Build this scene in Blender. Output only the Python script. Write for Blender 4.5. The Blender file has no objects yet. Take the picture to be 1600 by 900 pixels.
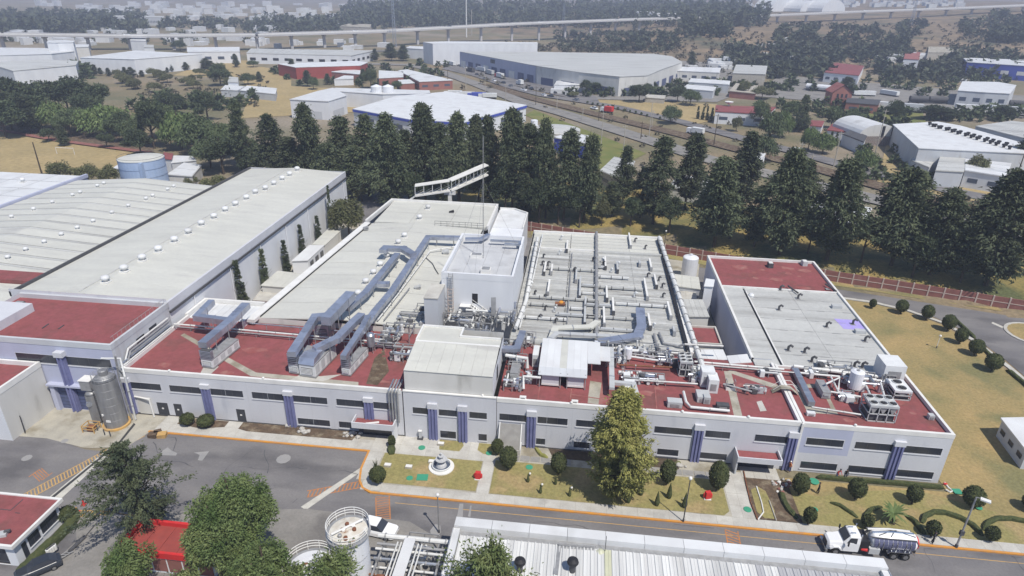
import bpy, bmesh, math, random
import numpy as np
from mathutils import Vector, Matrix

SC = bpy.context.scene
COL = SC.collection
# ------------------------------------------------------------------ camera
FPX = 1012.86; HC = 60.0
PITCH, ROLL, YAW = math.radians(24.83962), math.radians(1.09416), math.radians(-5.99393)
_cy, _sy = math.cos(YAW), math.sin(YAW)
FWD = Vector((_sy*math.cos(PITCH), _cy*math.cos(PITCH), -math.sin(PITCH)))
_r = Vector((_cy, -_sy, 0)); _u = _r.cross(FWD)
RIGHT = _r*math.cos(ROLL) + _u*math.sin(ROLL)
UP = _u*math.cos(ROLL) - _r*math.sin(ROLL)
cd = bpy.data.cameras.new('camera'); cam = bpy.data.objects.new('camera', cd); COL.objects.link(cam)
cd.sensor_width = 36; cd.lens = FPX/1600*36; cd.clip_start = 1; cd.clip_end = 30000
cam.matrix_world = Matrix(((RIGHT.x, UP.x, -FWD.x, 0), (RIGHT.y, UP.y, -FWD.y, 0), (RIGHT.z, UP.z, -FWD.z, HC), (0, 0, 0, 1)))
SC.camera = cam
# ------------------------------------------------------------------ light
SUN_DIR = Vector((.345, -.400, .848)).normalized()       # towards the sun
W = bpy.data.worlds.new('World'); SC.world = W; W.use_nodes = True
nt = W.node_tree; nt.nodes.clear()
sky = nt.nodes.new('ShaderNodeTexSky'); sky.sky_type = 'NISHITA'; sky.sun_disc = False
sky.sun_elevation = math.asin(SUN_DIR.z); sky.sun_rotation = math.atan2(SUN_DIR.x, SUN_DIR.y)
sky.dust_density = 2.0; sky.altitude = 2600
bg = nt.nodes.new('ShaderNodeBackground'); bg.inputs[1].default_value = .135
wo = nt.nodes.new('ShaderNodeOutputWorld')
nt.links.new(sky.outputs[0], bg.inputs[0]); nt.links.new(bg.outputs[0], wo.inputs[0])
sl = bpy.data.lights.new('sun', 'SUN'); sl.energy = 4.3; sl.angle = math.radians(.5); sl.color = (1, .95, .87)
so = bpy.data.objects.new('sun', sl); COL.objects.link(so)
so.rotation_euler = SUN_DIR.to_track_quat('Z', 'Y').to_euler(); so.location = (0, 0, 300)
SC.view_settings.view_transform = 'Standard'; SC.view_settings.look = 'None'
SC.view_settings.exposure = 0.12; SC.view_settings.gamma = 1
SC.cycles.max_bounces = 5; SC.cycles.diffuse_bounces = 3; SC.cycles.transparent_max_bounces = 6
SC.cycles.volume_bounces = 0

rnd = random.Random(7)
# ------------------------------------------------------------------ terrain height and pixel rays
def ss(a, b, x):
    t = min(1., max(0., (x-a)/(b-a))); return t*t*(3-2*t)
def hill(x, y):
    # the rise on the right that carries the elevated road, and the wooded ridge behind it
    k = ss(-90, 110, x - (y-600)*.12)
    h = k*(20*ss(560, 830, y)+4*ss(860, 1200, y)+26*ss(150, 900, x)*ss(700, 1080, y))
    h += 20*ss(900, 1500, y)*ss(-900, -250, x)*(1-k)
    h += 62*ss(2600, 4800, y)
    h += 1.2*math.sin(x*.021+y*.013)*math.sin(y*.017+1)*ss(500, 800, y)
    return h
def bank(x, y):
    if x < -25 or y > 300: return 0
    d = (x*.3545 + y*.935) - (-11*.3545 + 172*.935)      # beyond the brick wall
    return 2.2*ss(.8, 7, d)*(1-ss(26, 44, d))*ss(-25, -5, x)
def h(x, y):
    return hill(x, y) + bank(x, y)
def ray(px, py):
    return (FWD*FPX + RIGHT*(px-800) - UP*(py-450))/FPX
def at(px, py, z=0.):
    d = ray(px, py); t = (z-HC)/d.z; return Vector((d.x*t, d.y*t, z))
def atY(px, py, Y):
    d = ray(px, py); t = Y/d.y; return Vector((d.x*t, Y, HC+d.z*t))
def gp(px, py):                                            # where a line of sight meets the terrain
    d = ray(px, py); t = 20.; step = 4.
    while t < 7000:
        p = d*t; z = HC+p.z
        if z < h(p.x, p.y):
            a, b = t-step, t
            for _ in range(14):
                m = (a+b)/2; q = d*m
                if HC+q.z < h(q.x, q.y): b = m
                else: a = m
            q = d*b; return Vector((q.x, q.y, h(q.x, q.y)))
        t += step; step = max(4., t*.012)
    q = d*t; return Vector((q.x, q.y, 0))
# ------------------------------------------------------------------ materials
M = {}
def _n(t, k, **v):
    n = t.nodes.new(k)
    for a, b in v.items(): setattr(n, a, b)
    return n
def mat(name, c1, c2=None, scale=1., rough=.7, metal=0., bump=0., c3=None, s3=.08, t3=.55, stretch=(1, 1, 1), spec=.3, detail=4, lo=.35, hi=.65, bscale=None, rndobj=0., grain=0., gs=5.):
    m = bpy.data.materials.new(name); m.use_nodes = True; t = m.node_tree; b = t.nodes['Principled BSDF']
    b.inputs['Roughness'].default_value = rough; b.inputs['Metallic'].default_value = metal
    b.inputs['Specular IOR Level'].default_value = spec
    g = _n(t, 'ShaderNodeNewGeometry'); mp = _n(t, 'ShaderNodeMapping'); mp.inputs['Scale'].default_value = stretch
    t.links.new(g.outputs['Position'], mp.inputs[0]); L = t.links.new
    col = None
    if c2:
        nz = _n(t, 'ShaderNodeTexNoise'); nz.inputs['Scale'].default_value = scale; nz.inputs['Detail'].default_value = detail
        L(mp.outputs[0], nz.inputs['Vector'])
        rp = _n(t, 'ShaderNodeMapRange'); rp.inputs[1].default_value = lo; rp.inputs[2].default_value = hi; L(nz.outputs[0], rp.inputs[0])
        mx = _n(t, 'ShaderNodeMix', data_type='RGBA'); mx.inputs[6].default_value = (*c1, 1); mx.inputs[7].default_value = (*c2, 1)
        L(rp.outputs[0], mx.inputs[0]); col = mx.outputs[2]
    if c3:
        nz = _n(t, 'ShaderNodeTexNoise'); nz.inputs['Scale'].default_value = s3; nz.inputs['Detail'].default_value = 5
        L(mp.outputs[0], nz.inputs['Vector'])
        rp = _n(t, 'ShaderNodeMapRange'); rp.inputs[1].default_value = t3; rp.inputs[2].default_value = t3+.14; L(nz.outputs[0], rp.inputs[0])
        mx = _n(t, 'ShaderNodeMix', data_type='RGBA'); L(rp.outputs[0], mx.inputs[0]); mx.inputs[7].default_value = (*c3, 1)
        if col: L(col, mx.inputs[6])
        else: mx.inputs[6].default_value = (*c1, 1)
        col = mx.outputs[2]
    if rndobj:
        oi = _n(t, 'ShaderNodeObjectInfo'); hs = _n(t, 'ShaderNodeHueSaturation')
        r2 = _n(t, 'ShaderNodeMapRange'); r2.inputs[3].default_value = 1-rndobj; r2.inputs[4].default_value = 1+rndobj
        L(oi.outputs['Random'], r2.inputs[0]); L(r2.outputs[0], hs.inputs['Value'])
        if col: L(col, hs.inputs['Color'])
        else: hs.inputs['Color'].default_value = (*c1, 1)
        col = hs.outputs[0]
    if grain and col:
        nz = _n(t, 'ShaderNodeTexNoise'); nz.inputs['Scale'].default_value = gs; nz.inputs['Detail'].default_value = 4; nz.inputs['Roughness'].default_value = .7; L(g.outputs['Position'], nz.inputs['Vector'])
        r2 = _n(t, 'ShaderNodeMapRange'); r2.inputs[1].default_value = .3; r2.inputs[2].default_value = .7; r2.inputs[3].default_value = 1-grain; r2.inputs[4].default_value = 1+grain; L(nz.outputs[0], r2.inputs[0])
        hs = _n(t, 'ShaderNodeHueSaturation'); L(r2.outputs[0], hs.inputs['Value']); L(col, hs.inputs['Color']); col = hs.outputs[0]
    if col: L(col, b.inputs['Base Color'])
    else: b.inputs['Base Color'].default_value = (*c1, 1)
    if bump:
        nb = _n(t, 'ShaderNodeTexNoise'); nb.inputs['Scale'].default_value = bscale or scale*4; nb.inputs['Detail'].default_value = 6
        L(g.outputs['Position'], nb.inputs['Vector'])
        bp = _n(t, 'ShaderNodeBump'); bp.inputs['Strength'].default_value = bump; bp.inputs['Distance'].default_value = .1
        L(nb.outputs[0], bp.inputs['Height']); L(bp.outputs[0], b.inputs['Normal'])
    M[name] = m; return m
mat('ground', (.24, .185, .115), (.14, .135, .075), .03, .95, c3=(.26, .22, .165), s3=.012, t3=.5, bump=.4, bscale=.6, detail=9, grain=.28, gs=.9)
mat('hillside', (.25, .185, .115), (.16, .125, .08), .045, .95, c3=(.09, .09, .055), s3=.02, t3=.52, bump=.6, bscale=.3, detail=10, grain=.35, gs=.25)
mat('asphalt', (.155, .148, .150), (.205, .195, .190), .22, .92, c3=(.115, .11, .112), s3=.13, t3=.53, stretch=(.55, 1.3, 1), detail=9, bump=.1, bscale=8, grain=.10, gs=3)
mat('asphalt_patch', (.27, .265, .26), (.31, .30, .29), .8, .9)
mat('asphalt_pale', (.20, .19, .175), (.26, .245, .225), .3, .92, c3=(.16, .15, .14), s3=.15, t3=.55, detail=8, grain=.12, gs=3)
mat('concrete', (.50, .485, .44), (.42, .40, .36), .6, .9, c3=(.33, .315, .29), s3=.35, t3=.6, detail=8, rndobj=.06, grain=.08)
mat('concrete_dirty', (.42, .39, .32), (.34, .32, .27), .5, .9, c3=(.25, .22, .16), s3=.25, t3=.52, detail=8, grain=.12)
mat('paver', (.30, .29, .27), (.25, .24, .225), 1.2, .9, rndobj=.08)
mat('kerb_orange', (.62, .27, .04), (.50, .24, .08), 1.5, .8)
mat('paint_yellow', (.55, .33, .10), (.42, .28, .13), 2., .8)
mat('paint_orange', (.50, .20, .06), (.34, .16, .08), 2., .8)
mat('paint_pale', (.55, .53, .47), (.45, .43, .38), 1., .8)
mat('lawn_dry', (.35, .255, .115), (.27, .215, .095), .16, .95, c3=(.19, .175, .08), s3=.09, t3=.5, detail=10, bump=.5, bscale=3, grain=.22, gs=2.2)
mat('lawn_green', (.29, .245, .10), (.21, .20, .075), .2, .95, c3=(.33, .25, .12), s3=.2, t3=.5, detail=10, bump=.5, bscale=3, grain=.25, gs=2.5)
mat('lawn_lush', (.13, .155, .04), (.19, .18, .06), .12, .95, detail=8)
mat('field_gold', (.38, .29, .145), (.32, .25, .125), .05, .95, detail=8, grain=.2, gs=.6)
mat('soil', (.13, .09, .06), (.09, .065, .045), 1.2, .95, c3=(.2, .16, .11), s3=.8, t3=.5, bump=.6, grain=.3)
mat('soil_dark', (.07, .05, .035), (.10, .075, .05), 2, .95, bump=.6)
mat('wall_lilac', (.585, .59, .615), (.535, .54, .57), .25, .75, c3=(.47, .48, .52), s3=.5, t3=.62, stretch=(1, 1, .3), grain=.04)
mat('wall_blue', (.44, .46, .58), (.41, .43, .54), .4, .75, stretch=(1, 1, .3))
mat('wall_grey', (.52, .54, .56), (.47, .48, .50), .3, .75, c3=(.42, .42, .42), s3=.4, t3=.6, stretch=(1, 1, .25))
mat('wall_white', (.70, .71, .725), (.64, .65, .67), .3, .7, stretch=(1, 1, .3))
mat('wall_cream', (.62, .61, .58), (.56, .55, .52), .3, .75, c3=(.42, .41, .38), s3=.5, t3=.6, stretch=(1, 1, .3))
mat('col_purple', (.19, .20, .36), (.155, .165, .31), .8, .6)
mat('roof_red', (.265, .078, .080), (.225, .072, .068), .35, .75, c3=(.19, .075, .068), s3=.22, t3=.53, detail=8, grain=.14, gs=1.3)
mat('roof_stain', (.20, .07, .065), (.24, .085, .075), 1.2, .7)
mat('roof_red_worn', (.28, .085, .08), (.33, .16, .135), .9, .8, c3=(.26, .075, .07), s3=.3, t3=.5, detail=9)
mat('roof_cream', (.56, .555, .50), (.51, .505, .46), .5, .55, c3=(.44, .43, .40), s3=.3, t3=.62, stretch=(.25, 1, 1), rndobj=.035, detail=7, grain=.05, gs=1.5)
mat('roof_grey', (.50, .50, .475), (.43, .43, .41), .35, .55, c3=(.36, .355, .335), s3=.35, t3=.56, stretch=(.12, 1, 1), rndobj=.05, detail=7, grain=.08, gs=1.5)
mat('roof_dirty', (.50, .50, .475), (.33, .33, .315), .45, .6, c3=(.23, .22, .205), s3=.5, t3=.56, stretch=(.12, 1.4, 1), rndobj=.08, detail=8, grain=.14, gs=1.2)
mat('roof_shed', (.66, .66, .64), (.52, .52, .51), .9, .5, c3=(.46, .45, .43), s3=.25, t3=.6, stretch=(1.5, .08, 1), rndobj=.10, detail=7)
mat('roof_shed_dull', (.42, .42, .43), (.36, .36, .37), .9, .5, stretch=(1.5, .08, 1), rndobj=.10, detail=7)
mat('skylight', (.55, .55, .40), (.50, .50, .36), .8, .4)
mat('roof_white', (.66, .67, .67), (.60, .60, .60), .3, .5, c3=(.50, .50, .49), s3=.12, t3=.58, rndobj=.05)
mat('membrane', (.52, .525, .53), (.45, .455, .46), .4, .7, c3=(.38, .38, .38), s3=.3, t3=.57, detail=7, grain=.1)
mat('trim_white', (.74, .73, .70), (.66, .65, .62), .6, .6)
mat('gap_dark', (.05, .05, .05))
mat('steel', (.50, .53, .58), (.38, .41, .46), 1.0, .38, metal=.75, c3=(.30, .33, .40), s3=.7, t3=.58)
mat('duct', (.50, .53, .61), (.41, .44, .52), .7, .36, metal=.7, c3=(.33, .35, .42), s3=.6, t3=.56, rndobj=.12)
mat('pipe_white', (.68, .68, .66), (.60, .60, .58), 1., .5)
mat('pipe_grey', (.38, .38, .38), (.30, .30, .30), 1.5, .5, metal=.3)
mat('pipe_rust', (.25, .10, .05), (.16, .07, .04), 2, .8)
mat('silo_steel', (.34, .34, .34), (.26, .26, .265), .8, .5, metal=.5, c3=(.28, .28, .28), s3=.6, t3=.55, stretch=(2, 2, .3))
mat('unit_white', (.70, .71, .70), (.62, .63, .63), .8, .5)
mat('unit_grey', (.48, .49, .49), (.42, .43, .43), .8, .5)
mat('black', (.022, .022, .025), rough=.6)
mat('dark_grey', (.09, .09, .095), (.065, .065, .07), 2, .7)
mat('glass_dark', (.030, .034, .045), (.045, .05, .062), .4, .18, spec=.6)
mat('glass_blue', (.08, .10, .14), rough=.15, spec=.6)
mat('door_dark', (.05, .052, .058), rough=.6)
mat('dock_blue', (.10, .12, .22), (.08, .095, .17), 2, .6)
mat('brick_red', (.28, .12, .10), (.22, .095, .08), .8, .85, c3=(.33, .17, .14), s3=.4, t3=.6)
mat('post_pale', (.52, .42, .36), (.46, .37, .32), 1, .8)
mat('bright_red', (.62, .035, .035), (.52, .04, .04), 1, .55)
mat('red_sheet', (.33, .07, .055), (.27, .06, .05), 1, .7)
mat('tank_white', (.74, .75, .77), (.66, .67, .70), .7, .5)
mat('tank_blue', (.40, .50, .68), (.34, .44, .62), .5, .45, c3=(.28, .36, .55), s3=.3, t3=.55, stretch=(1, 1, .2))
mat('tank_top_rust', (.66, .64, .58), (.55, .50, .42), 1.4, .7, c3=(.28, .16, .09), s3=1.1, t3=.58, detail=8)
mat('green_paint', (.05, .28, .17), rough=.7)
mat('hedge', (.045, .06, .022), (.085, .095, .035), 3, .9, bump=1., bscale=9, detail=6)
mat('leaf_dark', (.038, .056, .028), (.082, .102, .05), .35, .8, rndobj=.25)
mat('leaf_conifer', (.045, .062, .034), (.105, .122, .062), .5, .8, rndobj=.25)
mat('leaf_mid', (.05, .075, .03), (.10, .125, .055), .5, .75, rndobj=.2)
mat('leaf_green', (.075, .12, .035), (.15, .19, .07), .5, .75, rndobj=.12)
mat('leaf_willow', (.10, .14, .045), (.18, .21, .08), .6, .75, rndobj=.12)
mat('leaf_yellow', (.19, .195, .05), (.33, .31, .10), .8, .7)
mat('leaf_olive', (.10, .11, .045), (.15, .15, .07), .6, .8, rndobj=.2)
mat('leaf_far', (.045, .06, .036), (.09, .10, .06), .04, .9, rndobj=.2)
mat('scrub', (.075, .075, .05), (.115, .10, .065), .3, .9, rndobj=.25)
mat('bark', (.10, .075, .05), (.06, .048, .035), 2, .9)
mat('bark_pale', (.26, .23, .19), (.18, .16, .13), 2, .9)
mat('viaduct', (.48, .47, .47), (.42, .41, .41), .05, .8)
mat('blue_wall', (.06, .09, .42), rough=.6)
mat('brick_wall_far', (.34, .15, .12), (.28, .12, .10), .3, .85)
mat('stone', (.45, .42, .36), (.36, .33, .28), 1.5, .9)
mat('rock_pale', (.52, .50, .46), (.38, .36, .33), 3, .9, bump=.6)
mat('purple_pale', (.36, .30, .66), (.40, .35, .66), .8, .7)
mat('tire', (.02, .02, .02), rough=.9)
mat('chrome', (.6, .62, .64), rough=.25, metal=1.)
mat('car_white', (.80, .80, .80), rough=.3, spec=.5)
mat('car_dark', (.03, .035, .045), rough=.25, spec=.6)
mat('car_red', (.45, .04, .03), rough=.35)
mat('car_grey', (.25, .26, .28), rough=.35, metal=.4)
mat('tank_panel', (.125, .13, .21), (.09, .095, .16), 1, .4)
mat('skin', (.35, .2, .14), rough=.6)
mat('cloth_dark', (.03, .03, .035), rough=.9)
mat('cloth_red', (.5, .06, .05), rough=.9)
mat('cloth_orange', (.6, .22, .08), rough=.9)
mat('cloth_blue', (.06, .08, .16), rough=.9)
mat('haze', (1, 1, 1))
mat('bank_grass', (.30, .215, .075), (.20, .175, .06), .12, .95, c3=(.10, .11, .045), s3=.07, t3=.5, detail=9, bump=.5, bscale=2, grain=.3, gs=1.6)
# ------------------------------------------------------------------ mesh builder
class MB:
    def __init__(s): s.v = []; s.f = []
    def quad(s, a, b, c, d):
        n = len(s.v); s.v += [tuple(a), tuple(b), tuple(c), tuple(d)]; s.f.append((n, n+1, n+2, n+3)); return s
    def poly(s, pts):
        n = len(s.v); s.v += [tuple(p) for p in pts]; s.f.append(tuple(range(n, n+len(pts)))); return s
    def box(s, x0, x1, y0, y1, z0, z1):
        n = len(s.v)
        s.v += [(x0, y0, z0), (x1, y0, z0), (x1, y1, z0), (x0, y1, z0), (x0, y0, z1), (x1, y0, z1), (x1, y1, z1), (x0, y1, z1)]
        s.f += [(n+3, n+2, n+1, n), (n+4, n+5, n+6, n+7), (n, n+1, n+5, n+4), (n+1, n+2, n+6, n+5), (n+2, n+3, n+7, n+6), (n+3, n, n+4, n+7)]
        return s
    def cbox(s, c, sx, sy, sz, rz=0):                      # centre of the base, sizes, turn
        n = len(s.v); ca, sa = math.cos(rz), math.sin(rz)
        for z in (0, sz):
            for x, y in ((-sx/2, -sy/2), (sx/2, -sy/2), (sx/2, sy/2), (-sx/2, sy/2)):
                s.v.append((c[0]+x*ca-y*sa, c[1]+x*sa+y*ca, c[2]+z))
        s.f += [(n+3, n+2, n+1, n), (n+4, n+5, n+6, n+7), (n, n+1, n+5, n+4), (n+1, n+2, n+6, n+5), (n+2, n+3, n+7, n+6), (n+3, n, n+4, n+7)]
        return s
    def prism(s, pts, z0, z1):
        a = sum(pts[i][0]*pts[(i+1) % len(pts)][1]-pts[(i+1) % len(pts)][0]*pts[i][1] for i in range(len(pts)))
        if a < 0: pts = pts[::-1]
        n = len(s.v); k = len(pts)
        s.v += [(p[0], p[1], z0) for p in pts] + [(p[0], p[1], z1 if not callable(z1) else z1(p)) for p in pts]
        s.f += [tuple(range(n+k-1, n-1, -1)), tuple(range(n+k, n+2*k))]
        s.f += [(n+i, n+(i+1) % k, n+k+(i+1) % k, n+k+i) for i in range(k)]
        return s
    def lathe(s, c, prof, n=16, cap=True):                 # prof: (r, z) pairs from below
        b = len(s.v); k = len(prof)
        for r, z in prof:
            for i in range(n):
                a = 2*math.pi*i/n; s.v.append((c[0]+r*math.cos(a), c[1]+r*math.sin(a), c[2]+z))
        for j in range(k-1):
            for i in range(n):
                i2 = (i+1) % n; s.f.append((b+j*n+i, b+j*n+i2, b+(j+1)*n+i2, b+(j+1)*n+i))
        if cap:
            s.f.append(tuple(b+i for i in range(n-1, -1, -1))); s.f.append(tuple(b+(k-1)*n+i for i in range(n)))
        return s
    def tube(s, pts, r, n=6, r1=None, cap=True):
        pts = [Vector(p) for p in pts]; b = len(s.v); k = len(pts); prev = None
        for j, p in enumerate(pts):
            d = (pts[min(j+1, k-1)]-pts[max(j-1, 0)]).normalized()
            x = Vector((0, 0, 1)).cross(d) if abs(d.z) < .9 else Vector((1, 0, 0)).cross(d)
            x.normalize(); y = d.cross(x)
            if prev is not None and x.dot(prev) < 0: x = -x; y = -y
            prev = x
            rr = r if r1 is None else r+(r1-r)*j/(k-1)
            for i in range(n):
                a = 2*math.pi*i/n; s.v.append(tuple(p+x*math.cos(a)*rr+y*math.sin(a)*rr))
        for j in range(k-1):
            for i in range(n):
                i2 = (i+1) % n; s.f.append((b+j*n+i, b+j*n+i2, b+(j+1)*n+i2, b+(j+1)*n+i))
        if cap:
            s.f.append(tuple(b+i for i in range(n-1, -1, -1))); s.f.append(tuple(b+(k-1)*n+i for i in range(n)))
        return s
    def sweep(s, pts, w, hh):                               # flat-sided duct or kerb along a path, base at the path
        pts = [Vector(p) for p in pts]; b = len(s.v); k = len(pts)
        for j, p in enumerate(pts):
            d0 = (p-pts[j-1]).normalized() if j else (pts[1]-p).normalized()
            d1 = (pts[j+1]-p).normalized() if j < k-1 else d0
            d = d0+d1; d.z = 0
            if d.length < 1e-4: d = Vector((d0.x, d0.y, 0))
            if d.length < 1e-4: d = Vector((0, 1, 0))
            d.normalize(); sd = Vector((-d.y, d.x, 0))
            q = max(.5, abs(Vector((d0.x, d0.y, 0)).normalized().dot(d))) if Vector((d0.x, d0.y, 0)).length > 1e-4 else 1
            for a, z in ((-1, 0), (1, 0), (1, hh), (-1, hh)): s.v.append(tuple(p+sd*a*w/2/q+Vector((0, 0, z))))
        for j in range(k-1):
            for i in range(4):
                i2 = (i+1) % 4; s.f.append((b+j*4+i, b+(j+1)*4+i, b+(j+1)*4+i2, b+j*4+i2))
        s.f += [(b, b+1, b+2, b+3), (b+(k-1)*4+3, b+(k-1)*4+2, b+(k-1)*4+1, b+(k-1)*4)]
        return s
    def ball(s, c, rx, ry, rz, n=10, m=7, jit=0, rs=None):
        b = len(s.v); rs = rs or rnd
        s.v.append((c[0], c[1], c[2]-rz))
        for j in range(1, m):
            t = math.pi*j/m-math.pi/2
            for i in range(n):
                a = 2*math.pi*i/n; q = 1+rs.uniform(-jit, jit)
                s.v.append((c[0]+rx*q*math.cos(t)*math.cos(a), c[1]+ry*q*math.cos(t)*math.sin(a), c[2]+rz*q*math.sin(t)))
        s.v.append((c[0], c[1], c[2]+rz)); e = len(s.v)-1
        for i in range(n):
            i2 = (i+1) % n; s.f.append((b, b+1+i2, b+1+i)); s.f.append((e, e-n+i, e-n+i2))
            for j in range(m-2): s.f.append((b+1+j*n+i, b+1+j*n+i2, b+1+(j+1)*n+i2, b+1+(j+1)*n+i))
        return s
    def build(s, name, m, parent=None, origin=None, smooth=False, **tags):
        o = Vector(origin) if origin is not None else (Vector(parent['_o']) if parent is not None else Vector((0, 0, 0)))
        me = bpy.data.meshes.new(name)
        me.from_pydata([(x-o.x, y-o.y, z-o.z) for x, y, z in s.v], [], s.f)
        me.materials.append(M[m])
        if smooth: me.polygons.foreach_set('use_smooth', [True]*len(me.polygons))
        ob = bpy.data.objects.new(name, me); COL.objects.link(ob)
        if parent is not None:
            ob.parent = parent; ob['_o'] = tuple(o)
            if origin is not None: ob.location = o-Vector(parent['_o'])
        elif origin is not None: ob.location = o
        for k, v in tags.items(): ob[k] = v
        return ob
def tag(o, label=None, cat=None, group=None, kind=None):
    if label: o['label'] = label
    if cat: o['category'] = cat
    if group: o['group'] = group
    if kind: o['kind'] = kind
    return o
def thing(name, label, cat, loc=(0, 0, 0), group=None):
    o = bpy.data.objects.new(name, None); COL.objects.link(o); o.location = loc; o['_o'] = tuple(loc)
    o.empty_display_size = .3
    return tag(o, label, cat, group)
def piece(name, mesh, parent, loc, rz=0, scale=None):       # shares mesh data; loc in world
    o = bpy.data.objects.new(name, mesh); COL.objects.link(o)
    if parent is not None: o.parent = parent; o.location = Vector(loc)-Vector(parent['_o'])
    else: o.location = loc
    o.rotation_euler = (0, 0, rz)
    if scale: o.scale = scale
    o['_o'] = tuple(loc)
    return o
def copy_tree(o, parent=None):
    c = o.copy(); COL.objects.link(c)
    if parent is not None: c.parent = parent
    for ch in list(o.children): copy_tree(ch, c)
    return c
_kids = {}
def clone(src, loc, rz=0, scale=None, label=None, group=None):
    c = copy_tree(src); c.location = loc; c.rotation_euler = (0, 0, rz)
    if scale: c.scale = scale if not isinstance(scale, (int, float)) else (scale,)*3
    if label: c['label'] = label
    if group: c['group'] = group
    return c
ONES = ['first', 'second', 'third', 'fourth', 'fifth', 'sixth', 'seventh', 'eighth', 'ninth', 'tenth', 'eleventh', 'twelfth', 'thirteenth', 'fourteenth', 'fifteenth', 'sixteenth', 'seventeenth', 'eighteenth', 'nineteenth', 'twentieth', 'twenty-first', 'twenty-second', 'twenty-third', 'twenty-fourth', 'twenty-fifth', 'twenty-sixth', 'twenty-seventh', 'twenty-eighth', 'twenty-ninth', 'thirtieth', 'thirty-first', 'thirty-second', 'thirty-third', 'thirty-fourth', 'thirty-fifth', 'thirty-sixth', 'thirty-seventh', 'thirty-eighth', 'thirty-ninth', 'fortieth']
def used(proto, state={}):                                   # first use moves the prototype itself, later uses copy it
    k = proto.name; n = state.get(k, 0); state[k] = n+1; return n
def place(proto, loc, rz=0, scale=None, label=None, group=None):
    if used(proto) == 0:
        proto.location = loc; proto.rotation_euler = (0, 0, rz)
        if scale: proto.scale = scale if not isinstance(scale, (int, float)) else (scale,)*3
        if label: proto['label'] = label
        if group: proto['group'] = group
        return proto
    return clone(proto, loc, rz, scale, label, group)
def pw(pts, z=0.): return [at(p[0], p[1], z) for p in pts]
def sheet(name, pts, z, m, label=None, kind='structure', th=None):
    b = MB()
    if th: b.prism([(p[0], p[1]) for p in pts], z-th, z)
    else:
        a = sum(pts[i][0]*pts[(i+1) % len(pts)][1]-pts[(i+1) % len(pts)][0]*pts[i][1] for i in range(len(pts)))
        if a < 0: pts = pts[::-1]
        b.poly([(p[0], p[1], z) for p in pts])
    o = b.build(name, m); o['kind'] = kind; o['_o'] = (0, 0, 0)
    if label: o['label'] = label
    return o
# ================================================================== ground sheet
def axis(lo, hi, dense):
    v = []; x = lo
    while x < hi:
        v.append(x)
        d = min((0 if a <= x <= b else min(abs(x-a), abs(x-b)), s) for a, b, s in dense)
        st = d[1]+d[0]*.09 if d[0] else d[1]
        x += st
    v.append(hi); return v
def make_ground():
    xs = axis(-7000, 7000, [(-60, 420, 7)]); ys = axis(-1500, 9000, [(120, 260, 5), (260, 1100, 9)])
    nx, ny = len(xs), len(ys)
    V = [(x, y, h(x, y)-.05) for y in ys for x in xs]
    Fc = [(j*nx+i, j*nx+i+1, (j+1)*nx+i+1, (j+1)*nx+i) for j in range(ny-1) for i in range(nx-1)]
    me = bpy.data.meshes.new('ground'); me.from_pydata(V, [], Fc)
    me.materials.append(M['ground']); me.materials.append(M['hillside']); me.materials.append(M['bank_grass'])
    me.polygons.foreach_set('use_smooth', [True]*len(me.polygons))
    mi = [0]*len(Fc)
    for k, f in enumerate(Fc):
        x, y, z = V[f[0]]
        if z > 1.2 and y > 500 and x > -150: mi[k] = 1
        if -1 < (x+11)*.3545+(y-172)*.935 < 46 and x > -40: mi[k] = 2
    me.polygons.foreach_set('material_index', mi)
    o = bpy.data.objects.new('ground', me); COL.objects.link(o)
    o['kind'] = 'structure'; o['label'] = 'dry grassy land rising to a brown hillside behind the plant'
make_ground()
# ------------------------------------------------------------------ plant yard
sheet('yard', [(-120, 20), (95, 20), (95, 62.95), (-24.9, 62.95), (-26.7, 64.7), (-27.3, 67.2), (-27.3, 70.9), (-60.5, 70.9), (-62, 71.4), (-62, 66), (-67, 66.2), (-74, 68), (-90, 68), (-120, 68)], .0, 'asphalt', 'grey asphalt service road and yard in front of the plant')
sheet('yard_apron', [(-84, 67.5), (-74, 67.7), (-67, 66.4), (-61.5, 67.5), (-60.5, 70.9), (-27.3, 70.9), (-27.3, 74.9), (-65, 74.9), (-65, 79), (-84, 79)], .012, 'concrete_dirty', 'stained concrete apron under the steel silos')
back = pw([(1600, 497), (1480, 478), (1330, 455), (1150, 428), (1000, 400), (830, 372), (700, 350)]) + [Vector((-60, 200, 0)), Vector((-68, 190, 0)), Vector((-68, 92, 0)), Vector((20, 92, 0)), Vector((51, 90, 0)), Vector((51, 136.5, 0)), Vector((58.8, 135.2, 0)), Vector((63, 134.2, 0)), Vector((68, 132, 0)), Vector((74, 128, 0)), Vector((77.5, 122, 0)), Vector((79, 112, 0)), Vector((79.5, 98, 0)), Vector((130, 98, 0)), Vector((130, 120, 0))]
sheet('back_road', back, .0, 'asphalt', 'grey asphalt perimeter road curving behind the plant')
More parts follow.
